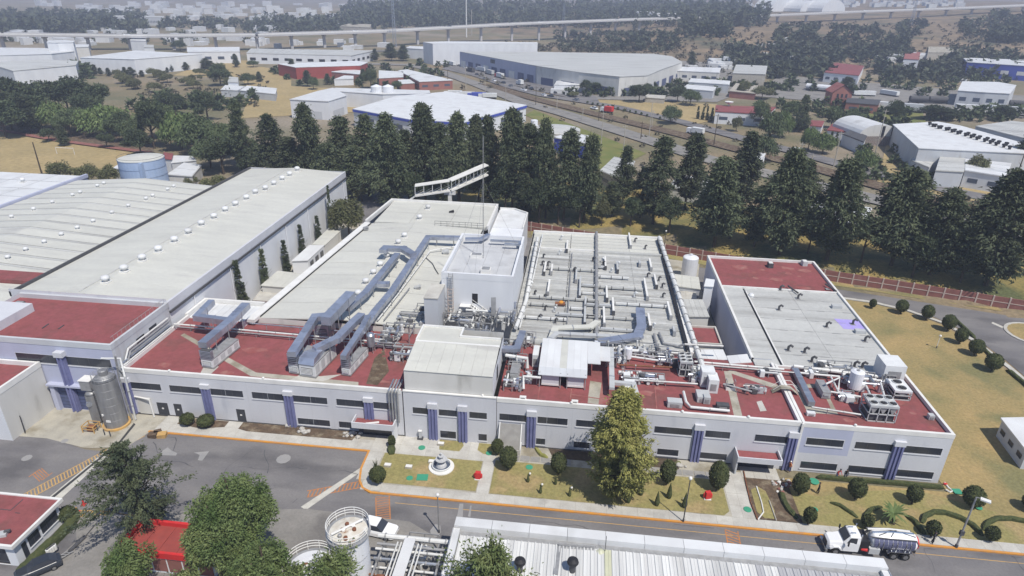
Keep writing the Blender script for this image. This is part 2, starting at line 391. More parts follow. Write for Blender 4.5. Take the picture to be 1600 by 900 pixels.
# lawns: right side and front
LW = [(30.2, 64.75), (92, 64.75), (92, 97), (77.2, 97), (77, 108), (76.2, 117), (74.2, 124), (69.5, 129.3), (63.5, 132.6), (58, 134), (51.2, 134.6), (51.2, 73.2), (30.2, 73.2)]
sheet('lawn', LW, .02, 'lawn_dry', 'dry brown lawn beside the right end of the plant')
kp = [(51.2, 134.9), (58.5, 134.4), (64, 133.2), (70, 130), (75, 124.8), (77.2, 117.5), (78.2, 108), (78.6, 97)]
b = MB(); b.sweep([(x, y, 0) for x, y in kp], .9, .13); b.build('kerb', 'concrete', kind='structure', label='curved pale kerb between the dry lawn and the back road')
b = MB(); b.lathe((90.5, 122.5, 0), [(5.2, 0), (5.2, .13), (4.9, .14)], 24); b.build('traffic_island', 'concrete', kind='structure', label='round pale traffic island at the right edge')
sheet('island_grass', [(90.5+4.6*math.cos(a/3.), 122.5+4.6*math.sin(a/3.)) for a in range(19)], .16, 'lawn_dry')
sheet('painted_line', pw([(1549, 505), (1551, 503), (1597, 523), (1596, 526)]), .008, 'paint_pale')
# grass verge in front of the brick wall
vg = pw([(830, 368), (1000, 396), (1150, 423), (1330, 450), (1480, 473), (1600, 492), (1600, 487), (1480, 467), (1330, 444), (1150, 416), (1000, 389), (830, 361)])
sheet('verge', vg, .03, 'lawn_green', 'thin grass verge at the foot of the brick wall')
sheet('verge', pw([(1300, 436), (1600, 487), (1600, 492), (1300, 443)]), .034, 'lawn_dry')

# ------------------------------------------------------------------ front pavement of separate slabs
pav = thing('pavement', 'pale concrete pavement with orange kerb along the plant road', None, (0, 0, 0)); pav['kind'] = 'structure'; del pav['label']
pav['label'] = 'pale concrete pavement with orange kerb along the plant road'
def slabs(poly, x0, x1, dx, y0, y1, dy, z=.15, m='concrete', gap=.03, par=pav, name='slab', base=0.):
    cache = {}
    nx = max(1, round((x1-x0)/dx)); ny = max(1, round((y1-y0)/dy)); ax = (x1-x0)/nx; ay = (y1-y0)/ny
    for i in range(nx):
        for j in range(ny):
            cx, cy = x0+(i+.5)*ax, y0+(j+.5)*ay
            if poly and not inside((cx, cy), poly): continue
            k = 0
            if k not in cache:
                bb = MB(); bb.box(-ax/2+gap/2, ax/2-gap/2, -ay/2+gap/2, ay/2-gap/2, base-z, 0)
                me = bpy.data.meshes.new(name); me.from_pydata(bb.v, [], bb.f); me.materials.append(M[m]); cache[k] = me
            piece(name, cache[k], par, (cx, cy, z+rnd.uniform(-.008, .008)))
def inside(p, poly):
    x, y = p[0], p[1]; c = False; n = len(poly)
    for i in range(n):
        x1, y1 = poly[i][0], poly[i][1]; x2, y2 = poly[(i+1) % n][0], poly[(i+1) % n][1]
        if (y1 > y) != (y2 > y) and x < (x2-x1)*(y-y1)/(y2-y1)+x1: c = not c
    return c
b = MB()                                                     # sub-base under the slabs, seen in the joints
b.prism([(-60, 71.2), (-27.2, 71.2), (-27.2, 67.2), (-26.6, 64.9), (-24.8, 63.2), (92, 63.2), (92, 64.7), (24.6, 64.7), (24.6, 73), (29.2, 73), (29.2, 74.95), (-60, 74.95)], 0, .135)
sb = b.build('slab_bed', 'concrete_dirty', pav)
slabs(None, -23.5, 92, 1.95, 63.25, 64.7, 1.5)
slabs(None, -60, -27.3, 2.0, 71.25, 73.4, 2.15)
slabs([(-60, 73.4), (-27.3, 73.4), (-27.3, 75), (-60, 75)], -60, -48, 2.4, 73.4, 74.9, 1.5)
slabs(None, -27.3, -9.4, 2.0, 71.0, 74.9, 1.95)
slabs(None, -27.3, -25.2, 2.1, 65.2, 71.0, 1.95)
slabs(None, -26.2, -23.5, 1.3, 63.4, 65.2, .9)
slabs(None, -11.0, -9.4, 1.6, 64.7, 71, 2.1)
slabs(None, 21.6, 24.4, 1.4, 64.7, 73.4, 2.0)
slabs(None, 24.4, 29.4, 1.7, 72.4, 74.9, 1.3)
b = MB(); kc = [(-60.6, 71.05), (-27.4, 71.05), (-27.3, 67.3), (-26.75, 65.0), (-25.9, 63.7), (-24.6, 63.05), (92, 63.05)]
b.sweep([(x, y, 0) for x, y in kc], .28, .165); b.build('kerb', 'kerb_orange', pav)
for X in (-8.6, 8, 26, 30.3): pass
# lawns between the paths
def bordered(name, pts, z, m, label, bm='concrete'):
    o = sheet(name, pts, z, m, label); return o
bordered('lawn', [(-24.9, 65.3), (-24.3, 64.95), (-11.1, 64.95), (-11.1, 70.9), (-25.0, 70.9), (-25.0, 70)], .17, 'lawn_green', 'small yellow-green lawn with the round fountain')
bordered('lawn', [(-9.3, 64.8), (20.6, 64.8), (21.4, 65.6), (21.4, 71.4), (-9.3, 71.4)], .17, 'lawn_green', 'long yellow-green lawn with little cone bushes and the tall tree')
bordered('lawn', [(-17.6, 72.6), (-14.7, 72.6), (-14.3, 73.9), (-14.6, 74.8), (-18.0, 74.8)], .165, 'lawn_green', 'tiny clipped lawn patch left of the entrance path')
bordered('lawn', [(-12.2, 73.2), (-11.2, 72.5), (-9.0, 72.5), (-9.0, 74.8), (-12.2, 74.8)], .165, 'lawn_green', 'tiny clipped lawn patch right of the entrance path')
bordered('flower_bed', [(-48, 73.3), (-46.5, 72.9), (-30.5, 72.9), (-30.2, 74.9), (-48, 74.9)], .168, 'soil', 'narrow soil bed under the ground-floor windows')
bordered('flower_bed', [(-57.5, 73.2), (-53.5, 72.6), (-50.2, 73.4), (-50.2, 74.8), (-57.5, 74.8)], .168, 'soil', 'small soil bed with two round bushes by the left columns')
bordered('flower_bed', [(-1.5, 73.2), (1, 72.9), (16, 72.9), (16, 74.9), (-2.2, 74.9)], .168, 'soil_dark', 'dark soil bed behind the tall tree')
bordered('concrete_walk', [(-9.3, 71.4), (21.4, 71.4), (21.4, 74.9), (-9.3, 74.9)], .14, 'concrete_dirty', 'dull concrete walk along the facade')
slabs(None, -8.9, 1.2, 1.45, 71.7, 72.9, 1.2, z=.19, m='paver', gap=.13, par=pav, name='paving_tile')
slabs(None, 8.6, 21, 1.55, 71.7, 72.9, 1.2, z=.19, m='paver', gap=.13, par=pav, name='paving_tile')
bordered('soil_strip', [(24.6, 64.75), (30.2, 64.75), (30.2, 72.4), (24.6, 72.4)], .165, 'soil', 'dug-up brown soil strip between the paths')
bordered('lawn', [(24.9, 66), (25.6, 65), (26.8, 65), (27.2, 66.5), (26.9, 70), (26, 70.8), (25, 70)], .18, 'lawn_green', 'small oval of grass beside the dug-up soil')
# yellow lines and hatched strips
def stripe(p, q, w, m='paint_yellow', z=.008, name='road_marking', lab=None):
    p, q = Vector(p[:2]), Vector(q[:2]); d = (q-p).normalized(); n = Vector((-d.y, d.x))*w/2
    o = sheet(name, [p-n, q-n, q+n, p+n], z, m, lab); return o
stripe((-21, 61.7), (92, 61.7), .10, 'paint_yellow', lab='thin yellow edge line along the plant road')
def hatch(a, b2, w, n, m, lab, dense=.35):
    a, b2 = Vector(a), Vector(b2); d = (b2-a); L = d.length; d.normalize(); nn = Vector((-d.y, d.x))
    bb = MB()
    def st(p, q, ww):
        e = (q-p).normalized(); k = Vector((-e.y, e.x))*ww/2
        bb.poly([(*(p-k), 0), (*(q-k), 0), (*(q+k), 0), (*(p+k), 0)])
    st(a-nn*w/2, b2-nn*w/2, .14); st(a+nn*w/2, b2+nn*w/2, .14)
    for i in range(n):
        c = a+d*(L*(i+.5)/n); st(c-nn*w/2-d*dense*w*.5, c+nn*w/2+d*dense*w*.5, L/n*.36)
    for i, vv in enumerate(bb.v): bb.v[i] = (vv[0], vv[1], .009+.0002*(i//4 > 1))
    o = bb.build('road_marking', m); o['kind'] = 'structure'; o['label'] = lab; o['_o'] = (0, 0, 0)
hatch(at(30, 782)[:2], at(222, 678)[:2], 1.5, 40, 'paint_yellow', 'long yellow hatched strip across the left yard')
hatch(at(622, 800)[:2] if False else (-21.4, 58.0), (-22.9, 62.6), 1.7, 16, 'paint_orange', 'orange hatched crossing at the kerb corner')
hatch(at(480, 772)[:2], at(563, 757)[:2], 1.2, 14, 'paint_orange', 'faint orange hatched strip beside the kerb corner')
hatch((20.9, 57.5), (21.1, 62.5), 1.5, 11, 'paint_orange', 'orange hatched crossing near the middle of the road')
hatch(at(55, 748)[:2], at(72, 736)[:2], 2.2, 5, 'paint_orange', 'small orange hatched square in the left yard')
sheet('road_marking', pw([(470, 792), (478, 797), (570, 733), (566, 729)]), .011, 'paint_pale', 'pale concrete band crossing the yard to the kerb')
sheet('road_marking', pw([(90, 784), (68, 784), (205, 672), (209, 675)]), .011, 'paint_pale', 'pale strip beside the dark drain')
sheet('drain', pw([(78, 783), (72, 783), (186, 690), (209, 661), (212, 663), (190, 690)]), .016, 'gap_dark', 'long dark drain slot across the left yard')
for q in ([(248, 708), (262, 699), (268, 704), (277, 708), (275, 712), (248, 711)], [(303, 707), (327, 705), (316, 720), (309, 719), (312, 711)], [(714, 808), (718, 787), (724, 787), (723, 810)], [(731, 807), (735, 790), (737, 790), (735, 808)]):
    sheet('asphalt_patch', pw(q), .012, 'asphalt_patch')
for p, r in (((42, 715.5), 12), ((443, 717), 18), ((101, 689), 9)):
    c = at(*p); sheet('asphalt_patch', [(c.x+r*.055*math.cos(a), c.y+r*.055*math.sin(a)) for a in np.linspace(0, 6.0, 11)], .013, 'asphalt_patch')
sheet('tarmac_pad', pw([(672, 829), (680, 819), (688, 821), (689, 832), (682, 839), (674, 838)]), .012, 'asphalt_patch')
# pale ground between the gatehouse and red shed
sheet('concrete_yard', pw([(100, 812), (125, 808), (250, 800), (480, 795), (560, 805), (640, 815), (690, 845), (690, 905), (560, 1000), (-50, 1000), (60, 900), (120, 845), (118, 825)]), .016, 'asphalt_pale', 'pale dusty concrete yard at the bottom left')
hatch(at(120, 802)[:2], at(178, 804)[:2], 1.0, 7, 'paint_yellow', 'short worn yellow hatched strip near the dark conifer')
# bed and hedge next to the gatehouse
# ------------------------------------------------------------------ fields, far roads
_gz = [0.]
def gsheet(name, pts, m, label, dz=.02, n=6, kind='structure'):
    """a sheet following the terrain: quad of four pixel corners, subdivided"""
    _gz[0] += .012; dz = dz+_gz[0]; c = [gp(*p) for p in pts]; b = MB()
    g = [[None]*(n+1) for _ in range(n+1)]
    for i in range(n+1):
        for j in range(n+1):
            u, v = i/n, j/n; p = c[0]*(1-u)*(1-v)+c[1]*u*(1-v)+c[2]*u*v+c[3]*(1-u)*v
            g[i][j] = len(b.v); b.v.append((p.x, p.y, h(p.x, p.y)+dz))
    for i in range(n):
        for j in range(n):
            b.f.append((g[i][j], g[i+1][j], g[i+1][j+1], g[i][j+1]))
    nz = (c[1]-c[0]).cross(c[3]-c[0]).z
    if nz < 0: b.f = [f[::-1] for f in b.f]
    o = b.build(name, m); o['kind'] = kind; o['label'] = label
    return o
def road(name, px, w, m, label, dz=.05, wpts=None):
    _gz[0] += .012; dz = dz+.2+_gz[0]; P = wpts or [gp(*p) for p in px]; Q = []
    for i in range(len(P)-1):
        k = max(1, int((P[i+1]-P[i]).length/15))
        for j in range(k): Q.append(P[i].lerp(P[i+1], j/k))
    Q.append(P[-1]); b = MB()
    for i, p in enumerate(Q):
        d = (Q[min(i+1, len(Q)-1)]-Q[max(i-1, 0)]); d.z = 0; d.normalize(); n = Vector((-d.y, d.x, 0))*w/2
        for s in (-1, 1):
            q = p+n*s; b.v.append((q.x, q.y, h(q.x, q.y)+dz))
    b.f = [(2*i+1, 2*i, 2*i+2, 2*i+3) for i in range(len(Q)-1)]
    o = b.build(name, m); o['kind'] = 'structure'; o['label'] = label; return Q
gsheet('field', [(0, 275), (215, 262), (205, 232), (0, 192)], 'field_gold', 'golden dry sports field at the left edge')
gsheet('field', [(0, 205), (0, 190), (240, 218), (240, 238)], 'soil', 'reddish bare track above the sports field', dz=.04)
gsheet('field', [(400, 150), (455, 150), (455, 112), (350, 95)], 'field_gold', 'golden field left of the red-walled warehouse')
gsheet('field', [(270, 118), (395, 125), (390, 95), (340, 92)], 'field_gold', 'golden grass beyond the far white warehouses')
gsheet('field', [(375, 185), (560, 175), (560, 140), (400, 132)], 'field_gold', 'pale golden ground behind the left trees')
gsheet('lawn_far', [(820, 180), (985, 252), (1010, 240), (835, 172)], 'lawn_lush', 'fresh green grass strip beside the access road')
gsheet('lawn_far', [(925, 262), (945, 222), (990, 235), (975, 275)], 'lawn_lush', 'green lawn behind the trees near the blue wall')
gsheet('field', [(915, 155), (1085, 195), (1115, 188), (1120, 163)], 'field_gold', 'golden field with rows of young trees across the road')
gsheet('field', [(1330, 195), (1450, 200), (1440, 172), (1260, 172)], 'lawn_lush', 'green and yellow lawn by the brick station house')
gsheet('field', [(1370, 285), (1445, 290), (1440, 225), (1385, 225)], 'field_gold', 'golden strip left of the white industrial hall')
gsheet('field', [(1440, 300), (1600, 330), (1600, 265), (1450, 262)], 'field_gold', 'bare yellow ground in front of the white industrial hall')
gsheet('field', [(1070, 128), (1160, 135), (1140, 100), (1062, 95)], 'asphalt_pale', 'dusty yard of the small works by the far warehouse')
road('highway', [(560, 100), (640, 102), (690, 113), (750, 134), (815, 160), (880, 178), (950, 200), (1020, 222), (1100, 248), (1250, 285), (1420, 325), (1610, 372)], 11, 'asphalt_pale', 'pale access road running down past the green strip')
road('road_far', [(660, 88), (745, 118), (800, 137), (850, 150), (960, 167), (1060, 190), (1160, 217), (1260, 243), (1350, 268), (1480, 298), (1610, 325)], 9, 'asphalt', 'grey road with trucks beyond the rail bed')
road('rail_bed', [(760, 132), (830, 154), (950, 184), (1050, 208), (1150, 234), (1280, 266), (1420, 305), (1610, 350)], 9, 'soil', 'brown weedy rail bed between the two roads', dz=.09)
road('road_far', [(400, 82), (640, 80), (700, 84)], 14, 'asphalt', 'grey road under the viaduct')
gsheet('asphalt_lot', [(690, 108), (940, 165), (930, 150), (730, 92)], 'asphalt', 'busy truck yard along the long pale warehouse', dz=.08)
gsheet('asphalt_lot', [(905, 155), (1120, 160), (1200, 130), (1060, 122)], 'asphalt_pale', 'grey yard behind the golden field', dz=.03)
gsheet('asphalt_lot', [(1170, 150), (1600, 185), (1600, 150), (1220, 118)], 'asphalt_pale', 'wide railway yard with grey tracks', dz=.03)
road('track', [(0, 205), (100, 222), (235, 240)], 3, 'brick_red', 'reddish running strip above the field')

# cracks and oil marks on the asphalt
rs = random.Random(21)
for i in range(26):
    x, y = (rs.uniform(-60, -30), rs.uniform(56, 69)) if i < 12 else ((rs.uniform(-24, 60), rs.uniform(57.5, 62)) if i < 19 else (rs.uniform(50, 85), rs.uniform(52, 61)))
    a = rs.choice((.1, 1.5, 1.7, -.2))+rs.uniform(-.3, .3); q = MB(); P = [(x, y)]
    for k in range(rs.randint(5, 11)): a += rs.uniform(-.45, .45); P.append((P[-1][0]+math.cos(a)*.9, min(P[-1][1]+math.sin(a)*.9, 62.6 if x > -25 else 70.3)))
    for (xa, ya), (xb, yb) in zip(P, P[1:]): w = rs.uniform(.02, .045); q.quad((xa-w, ya-w, .011), (xb-w, yb-w, .011), (xb+w, yb+w, .011), (xa+w, ya+w, .011))
    tag(q.build('asphalt_crack', 'dark_grey'), 'thin dark crack across the asphalt', None, None, 'structure')
# ================================================================== wall with real openings
def wall(p0, p1, z0, z1, ops, m, parent, name='wall', depth=.07, label=None):
    """openings: (s0, s1, za, zb) measured along p0->p1; the outside is on the right of p0->p1"""
    p0, p1 = Vector((p0[0], p0[1], 0)), Vector((p1[0], p1[1], 0)); u = (p1-p0); L = u.length; u.normalize(); n = Vector((u.y, -u.x, 0))
    S = sorted({0., L} | {v for o in ops for v in o[:2]}); Z = sorted({z0, z1} | {v for o in ops for v in o[2:4]})
    def isop(s, z): return any(o[0] < s < o[1] and o[2] < z < o[3] for o in ops)
    b = MB(); P = lambda s, z, d=0: tuple(p0+u*s-n*d+Vector((0, 0, z)))
    for i in range(len(S)-1):
        for j in range(len(Z)-1):
            a, c, zb, zt = S[i], S[i+1], Z[j], Z[j+1]
            if not isop((a+c)/2, (zb+zt)/2): b.quad(P(a, zb), P(c, zb), P(c, zt), P(a, zt))
    for a, c, zb, zt in [o[:4] for o in ops]:
        b.quad(P(a, zb), P(a, zb, depth), P(c, zb, depth), P(c, zb)); b.quad(P(a, zt, depth), P(a, zt), P(c, zt), P(c, zt, depth))
        b.quad(P(a, zb), P(a, zt), P(a, zt, depth), P(a, zb, depth)); b.quad(P(c, zb, depth), P(c, zt, depth), P(c, zt), P(c, zb))
    o = b.build(name, m, parent)
    if label: o['label'] = label
    return o, P
def window(P, parent, s0, s1, z0, z1, n=3, glass='glass_dark', sill=True, depth=.07, frame='wall_lilac'):
    b = MB()
    def bar(sa, sb, za, zb, d0=-.02, d1=.06):
        q = [P(sa, za, d0), P(sb, za, d0), P(sb, za, d1), P(sa, za, d1), P(sa, zb, d0), P(sb, zb, d0), P(sb, zb, d1), P(sa, zb, d1)]
        k = len(b.v); b.v += q; b.f += [(k+3, k+2, k+1, k), (k+4, k+5, k+6, k+7), (k, k+1, k+5, k+4), (k+1, k+2, k+6, k+5), (k+2, k+3, k+7, k+6), (k+3, k, k+4, k+7)]
    t = .05
    bar(s0-t, s1+t, z1, z1+t); bar(s0-t, s0, z0, z1); bar(s1, s1+t, z0, z1)
    bar(s0-t-.02, s1+t+.02, z0-.14, z0, -.10)
    w = b.build('window', frame, parent)
    zs = z0+(.07*(z1-z0) if sill else 0)
    if sill:
        b = MB(); k = 0
        q = [P(s0, z0, .01), P(s1, z0, .01), P(s1, zs, depth-.03), P(s0, zs, depth-.03)]
        b.quad(*q); b.build('sill', 'pipe_grey', w)
    me = None
    for i in range(n):
        a, c = s0+(s1-s0)*i/n, s0+(s1-s0)*(i+1)/n
        b = MB(); g = .025
        b.quad(P(a+g, zs, depth-.05), P(c-g, zs, depth-.05), P(c-g, z1, depth-.05), P(a+g, z1, depth-.05))
        b.build('pane', glass, w)
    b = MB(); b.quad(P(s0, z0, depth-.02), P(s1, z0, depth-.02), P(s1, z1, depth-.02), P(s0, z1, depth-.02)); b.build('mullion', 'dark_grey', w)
    return w
def coping(path, w, z0, z1, m, parent, name='parapet', closed=False):
    b = MB(); b.sweep([(x, y, z0) for x, y in (path+[path[0]] if closed else path)], w+.05, z1-z0)
    return b.build(name, m, parent)
def column(parent, X, w=1.35, zt=5.75, Y=75.0, cap='wall_lilac', zc=6.45, z0=.14):
    c = MB(); c.box(X-w/2, X+w/2, Y-.18, Y+.01, z0, zt)
    col = c.build('column', 'col_purple', parent)
    for k in (-1, 0, 1):
        f = MB(); f.box(X+k*w*.36-.12, X+k*w*.36+.12, Y-.36, Y-.18, z0, zt-.02); f.build('fin', 'col_purple', col)
    c = MB(); c.box(X-w/2-.04, X+w/2+.04, Y-.38, Y+.0, zt, zc); c.build('column_cap', cap, parent)
    return col
def roofslab(parent, x0, x1, y0, y1, z, m, name='roof'):
    b = MB(); b.box(x0, x1, y0, y1, z-.25, z); return b.build(name, m, parent)
YF = 75.0
UP_Z = (4.55, 5.72); LO_Z = (.62, 1.75)
# ------------------------------------------------------------------ front building, left half
fb = thing('front_building', 'long two-storey lilac front block with red roof, left of the boxy white penthouse', 'building', (-44.5, 75, 0))
x0, x1 = -65.7, -23.3
W_up = [(-64.9, -60.1), (-58.7, -53.6), (-52.3, -47.3), (-45.9, -40.9), (-39.7, -34.5), (-33.1, -29.0), (-27.6, -24.6)]
W_lo = [(-39.4, -34.5), (-33.1, -29.7)]
D = [(-61.5, -59.7, .14, 2.4), (-58.8, -57.5, .14, 2.4), (-48.9, -47.5, .14, 2.4)]
ops = [(a-x0, b_-x0, *UP_Z) for a, b_ in W_up]+[(a-x0, b_-x0, *LO_Z) for a, b_ in W_lo]+[(a-x0, b_-x0, c, d) for a, b_, c, d in D]
o, P = wall((x0, YF), (x1, YF), 0, 8.0, ops, 'wall_lilac', fb)
for a, b_ in W_up: window(P, fb, a-x0, b_-x0, *UP_Z)
for a, b_ in W_lo: window(P, fb, a-x0, b_-x0, *LO_Z)
for a, b_, c, d in D:
    q = MB(); q.quad(P(a-x0, c, .06), P(b_-x0, c, .06), P(b_-x0, d, .06), P(a-x0, d, .06)); dr = q.build('door', 'door_dark', fb)
    q = MB(); q.cbox(((a+b_)/2, YF+.0, 1.25), .28, .06, .22); q.build('door_sign', 'trim_white', dr)
for X in (-53.0, -40.3): column(fb, X)
column(fb, -28.3)
column(fb, -65.5, 1.3)
wall((x0, 92.5), (x0, YF), 0, 8.0, [], 'wall_lilac', fb)
wall((x1, YF), (x1, 92.5), 0, 8.0, [], 'wall_lilac', fb)
roofslab(fb, x0+.1, x1-.1, YF+.1, 92.3, 7.5, 'roof_red')
coping([(x0+.15, 92.4), (x0+.15, YF+.14), (x1-.15, YF+.14)], .34, 7.4, 8.08, 'trim_white', fb)
# worn paths and patches on the red roof
def patch(parent, pts, z, m, name='roof_patch'):
    q = MB(); a = sum(pts[i][0]*pts[(i+1) % len(pts)][1]-pts[(i+1) % len(pts)][0]*pts[i][1] for i in range(len(pts)))
    q.poly([(p[0], p[1], z) for p in (pts if a > 0 else pts[::-1])]); return q.build(name, m, parent)
ZR = 7.5
def pp(l, z=ZR): return [at(p[0], p[1], z) for p in l]
patch(fb, pp([(282, 524), (288, 521), (400, 582), (560, 597), (560, 603), (392, 588)]), ZR+.01, 'concrete_dirty')
patch(fb, pp([(610, 598), (575, 598), (597, 545), (604, 545), (590, 592), (625, 600)]), ZR+.014, 'roof_red_worn')
patch(fb, pp([(312, 585), (318, 574), (335, 570), (342, 573), (330, 584)]), ZR+.018, 'concrete')
patch(fb, pp([(450, 595), (470, 585), (500, 588), (534, 585), (505, 596)]), ZR+.018, 'concrete')
patch(fb, pp([(572, 600), (585, 560), (600, 545), (608, 580), (590, 602)]), ZR+.02, 'soil')
for X in (-59.4, -46.6, -33.8, -50, -43.5, -37): q = MB(); q.box(X-.02, X+.02, YF-.006, YF-.002, .2, 7.95); q.build('joint', 'wall_grey', fb)
q = MB(); q.box(x0, x1, YF-.02, YF-.004, .0, .28); q.build('skirting', 'dark_grey', fb)
# entrance canopy, left
cn = thing('entrance_canopy', 'small red-topped entrance canopy with white sides beside the grey drainpipes', 'canopy', (-27.3, 74.2, 2.4))
q = MB(); q.box(-30.2, -24.4, 73.1, 74.9, 2.55, 2.75); q.build('roof', 'roof_red', cn)
q = MB(); q.sweep([(-30.3, 74.9, 2.4), (-30.3, 73.0, 2.4), (-24.3, 73.0, 2.4), (-24.3, 74.9, 2.4)], .16, .95); q.build('fascia', 'wall_lilac', cn)
q = MB(); q.box(-24.5, -24.25, 73.0, 74.9, .14, 2.4); q.build('side_wall', 'wall_white', cn)
q = MB(); q.box(-30.0, -24.6, 74.6, 74.95, .14, 2.4); q.build('glass_wall', 'glass_dark', cn)
q = MB(); q.cbox((-27.6, 73.9, 2.76), 1.9, .3, .12, .3); tag(q.build('white_board', 'trim_white', origin=(-27.6, 73.9, 2.76)), 'narrow white board lying on the left red entrance canopy', 'board')
dp = thing('drainpipe_cluster', 'cluster of grey metal pipes dropping down the facade onto the red canopy', 'pipes', (-24.2, 74.5, 2.7))
for k in range(4):
    q = MB(); X = -25.1+k*.42; q.tube([(X+.2, 76.8, 8.6), (X, 74.6, 8.1), (X, 74.55, 2.76)], .14, 6); q.build('pipe', 'pipe_grey' if k % 2 else 'steel', dp)
# ------------------------------------------------------------------ penthouse block
gb = thing('penthouse_block', 'boxy cream penthouse with sloping roof rising above the facade, two blue column bays below', 'building', (-16.5, 75, 0))
x0, x1 = -23.1, -9.75
W3 = [(-21.8, -19.5), (-18.0, -15.4), (-13.6, -11.1)]
ops = [(a-x0, b_-x0, 4.35, 5.45) for a, b_ in W3]+[(-17.9-x0, -15.6-x0, .45, 1.75), (-12.3-x0, -11.1-x0, .55, 1.75)]
o, P = wall((x0, YF-.12), (x1, YF-.12), 0, 8.0, ops, 'wall_lilac', gb)
for a, b_ in W3: window(P, gb, a-x0, b_-x0, 4.35, 5.45, 2)
window(P, gb, -17.9-x0, -15.6-x0, .45, 1.75, 2); window(P, gb, -12.3-x0, -11.1-x0, .55, 1.75, 1)
for X in (-18.9, -14.55): column(gb, X, 1.3, 5.6, YF-.12)
x0, x1 = -22.9, -10.3
q = MB(); q.box(-23.1, -9.75, YF-.2, YF+.2, 8.0, 8.16); q.build('ledge', 'trim_white', gb)
wall((x0, YF+.25), (x1, YF+.25), 8.16, 11.3, [], 'wall_cream', gb); wall((x1, YF+.25), (x1, 87), 7.4, 11.3, [], 'wall_white', gb); wall((x0, 87), (x0, YF+.25), 7.4, 11.3, [], 'wall_cream', gb)
wall((x1, 87), (x0, 87), 7.4, 11.9, [], 'wall_cream', gb)
for i in range(8):
    a, c = x0+(x1-x0)*i/8, x0+(x1-x0)*(i+1)/8
    q = MB(); q.v = [(a+.01, YF+.15, 11.3), (c-.01, YF+.15, 11.3), (c-.01, 82.0, 12.1), (a+.01, 82.0, 12.1), (a+.01, YF+.15, 11.36), (c-.01, YF+.15, 11.36), (c-.01, 82.0, 12.16), (a+.01, 82.0, 12.16)]
    q.f = [(4, 5, 6, 7), (0, 1, 5, 4), (1, 2, 6, 5), (3, 0, 4, 7), (2, 3, 7, 6)]; q.build('roof_panel', 'roof_cream', gb)
q = MB(); q.box(x0, x1, 82.02, 82.4, 11.9, 12.2); q.build('ridge_cap', 'trim_white', gb)
q = MB(); q.prism([(x0, 82.4), (x1, 82.4), (x1, 84.2), (-16.4, 84.2), (-16.4, 87), (x0, 87)], 11.8, 12.1); q.build('roof', 'roof_cream', gb)
coping([(x0+.1, 82.4), (x0+.1, 86.9), (-16.5, 86.9), (-16.5, 84.3), (x1-.1, 84.3)], .2, 12.0, 12.35, 'trim_white', gb)
q = MB(); q.cbox((x1+.03, 79.6, 8.3), .08, 1.1, 2.1); q.build('door', 'door_dark', gb)
# ------------------------------------------------------------------ front building, right half
fr = thing('front_building', 'long two-storey lilac front block with red roof, right of the boxy white penthouse', 'building', (11, 75, 0))
x0, x1 = -9.7, 31.3
W_up = [(-9.3, -5.5), (-3.9, .3), (1.5, 6.2), (7.6, 13.2), (13.4, 17.4), (19.1, 22.5), (25.8, 30.2)]
W_up = [(-9.3, -5.5), (-3.9, .3), (1.5, 6.2), (8.4, 11.4), (12.3, 17.4), (19.2, 22.5), (25.8, 30.2)]
W_lo = [(-4.0, -2.7), (1.4, 3.6), (5.6, 8.8), (9.6, 11.6), (13.1, 16.0), (18.9, 22.6)]
ops = [(a-x0, b_-x0, 4.35, 5.5) for a, b_ in W_up]+[(a-x0, b_-x0, .65, 1.75) for a, b_ in W_lo]
o, P = wall((x0, YF), (x1, YF), 0, 8.0, ops, 'wall_lilac', fr)
for a, b_ in W_up: window(P, fr, a-x0, b_-x0, 4.35, 5.5)
for a, b_ in W_lo: window(P, fr, a-x0, b_-x0, .65, 1.75, 2)
for X in (-4.75, 18.3, 30.75): column(fr, X, 1.3, 5.6)
wall((x1, YF), (x1, 90.4), 0, 8.0, [], 'wall_lilac', fr)
roofslab(fr, x0, x1-.1, YF+.1, 91.0, 7.5, 'roof_red')
coping([(x0, YF+.14), (x1-.1, YF+.14), (x1-.1, 90.3)], .34, 7.4, 8.06, 'trim_white', fr)
for X in (-2.6, .9, 7.3, 11.85, 18.2, 24.2): q = MB(); q.box(X-.02, X+.02, YF-.006, YF-.002, .2, 7.95); q.build('joint', 'wall_grey', fr)
q = MB(); q.box(x0, 23.3, YF-.02, YF-.004, .0, .3); q.build('skirting', 'dark_grey', fr)
patch(fr, pp([(1131, 580), (1142, 580), (1160, 650), (1147, 650)]), ZR+.01, 'concrete_dirty')
patch(fr, pp([(1135, 581), (1142, 578), (1220, 603), (1215, 609)]), ZR+.014, 'concrete_dirty')
patch(fr, pp([(922, 595), (940, 598), (935, 632), (918, 630)]), ZR+.014, 'concrete_dirty')
patch(fr, pp([(940, 598), (950, 600), (948, 630), (935, 632)]), ZR+.018, 'roof_red_worn')
patch(fr, pp([(1182, 628), (1190, 626), (1198, 642), (1188, 643)]), ZR+.02, 'concrete')
for a, c in (((843, 605), (840, 628)), ((893, 608), (890, 632)), ((893, 617), (950, 625)), ((1023, 600), (1026, 640))):
    a, c = at(*a, ZR), at(*c, ZR); q = MB(); q.sweep([(a.x, a.y, ZR-.01), (c.x, c.y, ZR-.01)], .16, .06); q.build('roof_seam', 'roof_red_worn', fr)
for px in ((817.0, 626), (898, 630)):
    a = at(*px, 7.6); q = MB(); q.box(a.x-.45, a.x+.45, 75.32, 75.75, 7.5, 8.3); s_ = q.build('roof_outlet', 'trim_white', fr)
    q = MB(); q.box(a.x-.3, a.x+.3, 75.26, 75.30, 7.75, 8.15); q.build('grille', 'dark_grey', s_)
cn = thing('entrance_canopy', 'small red-topped entrance canopy with white sides at the dug-up soil strip', 'canopy', (26.3, 74.2, 2.4))
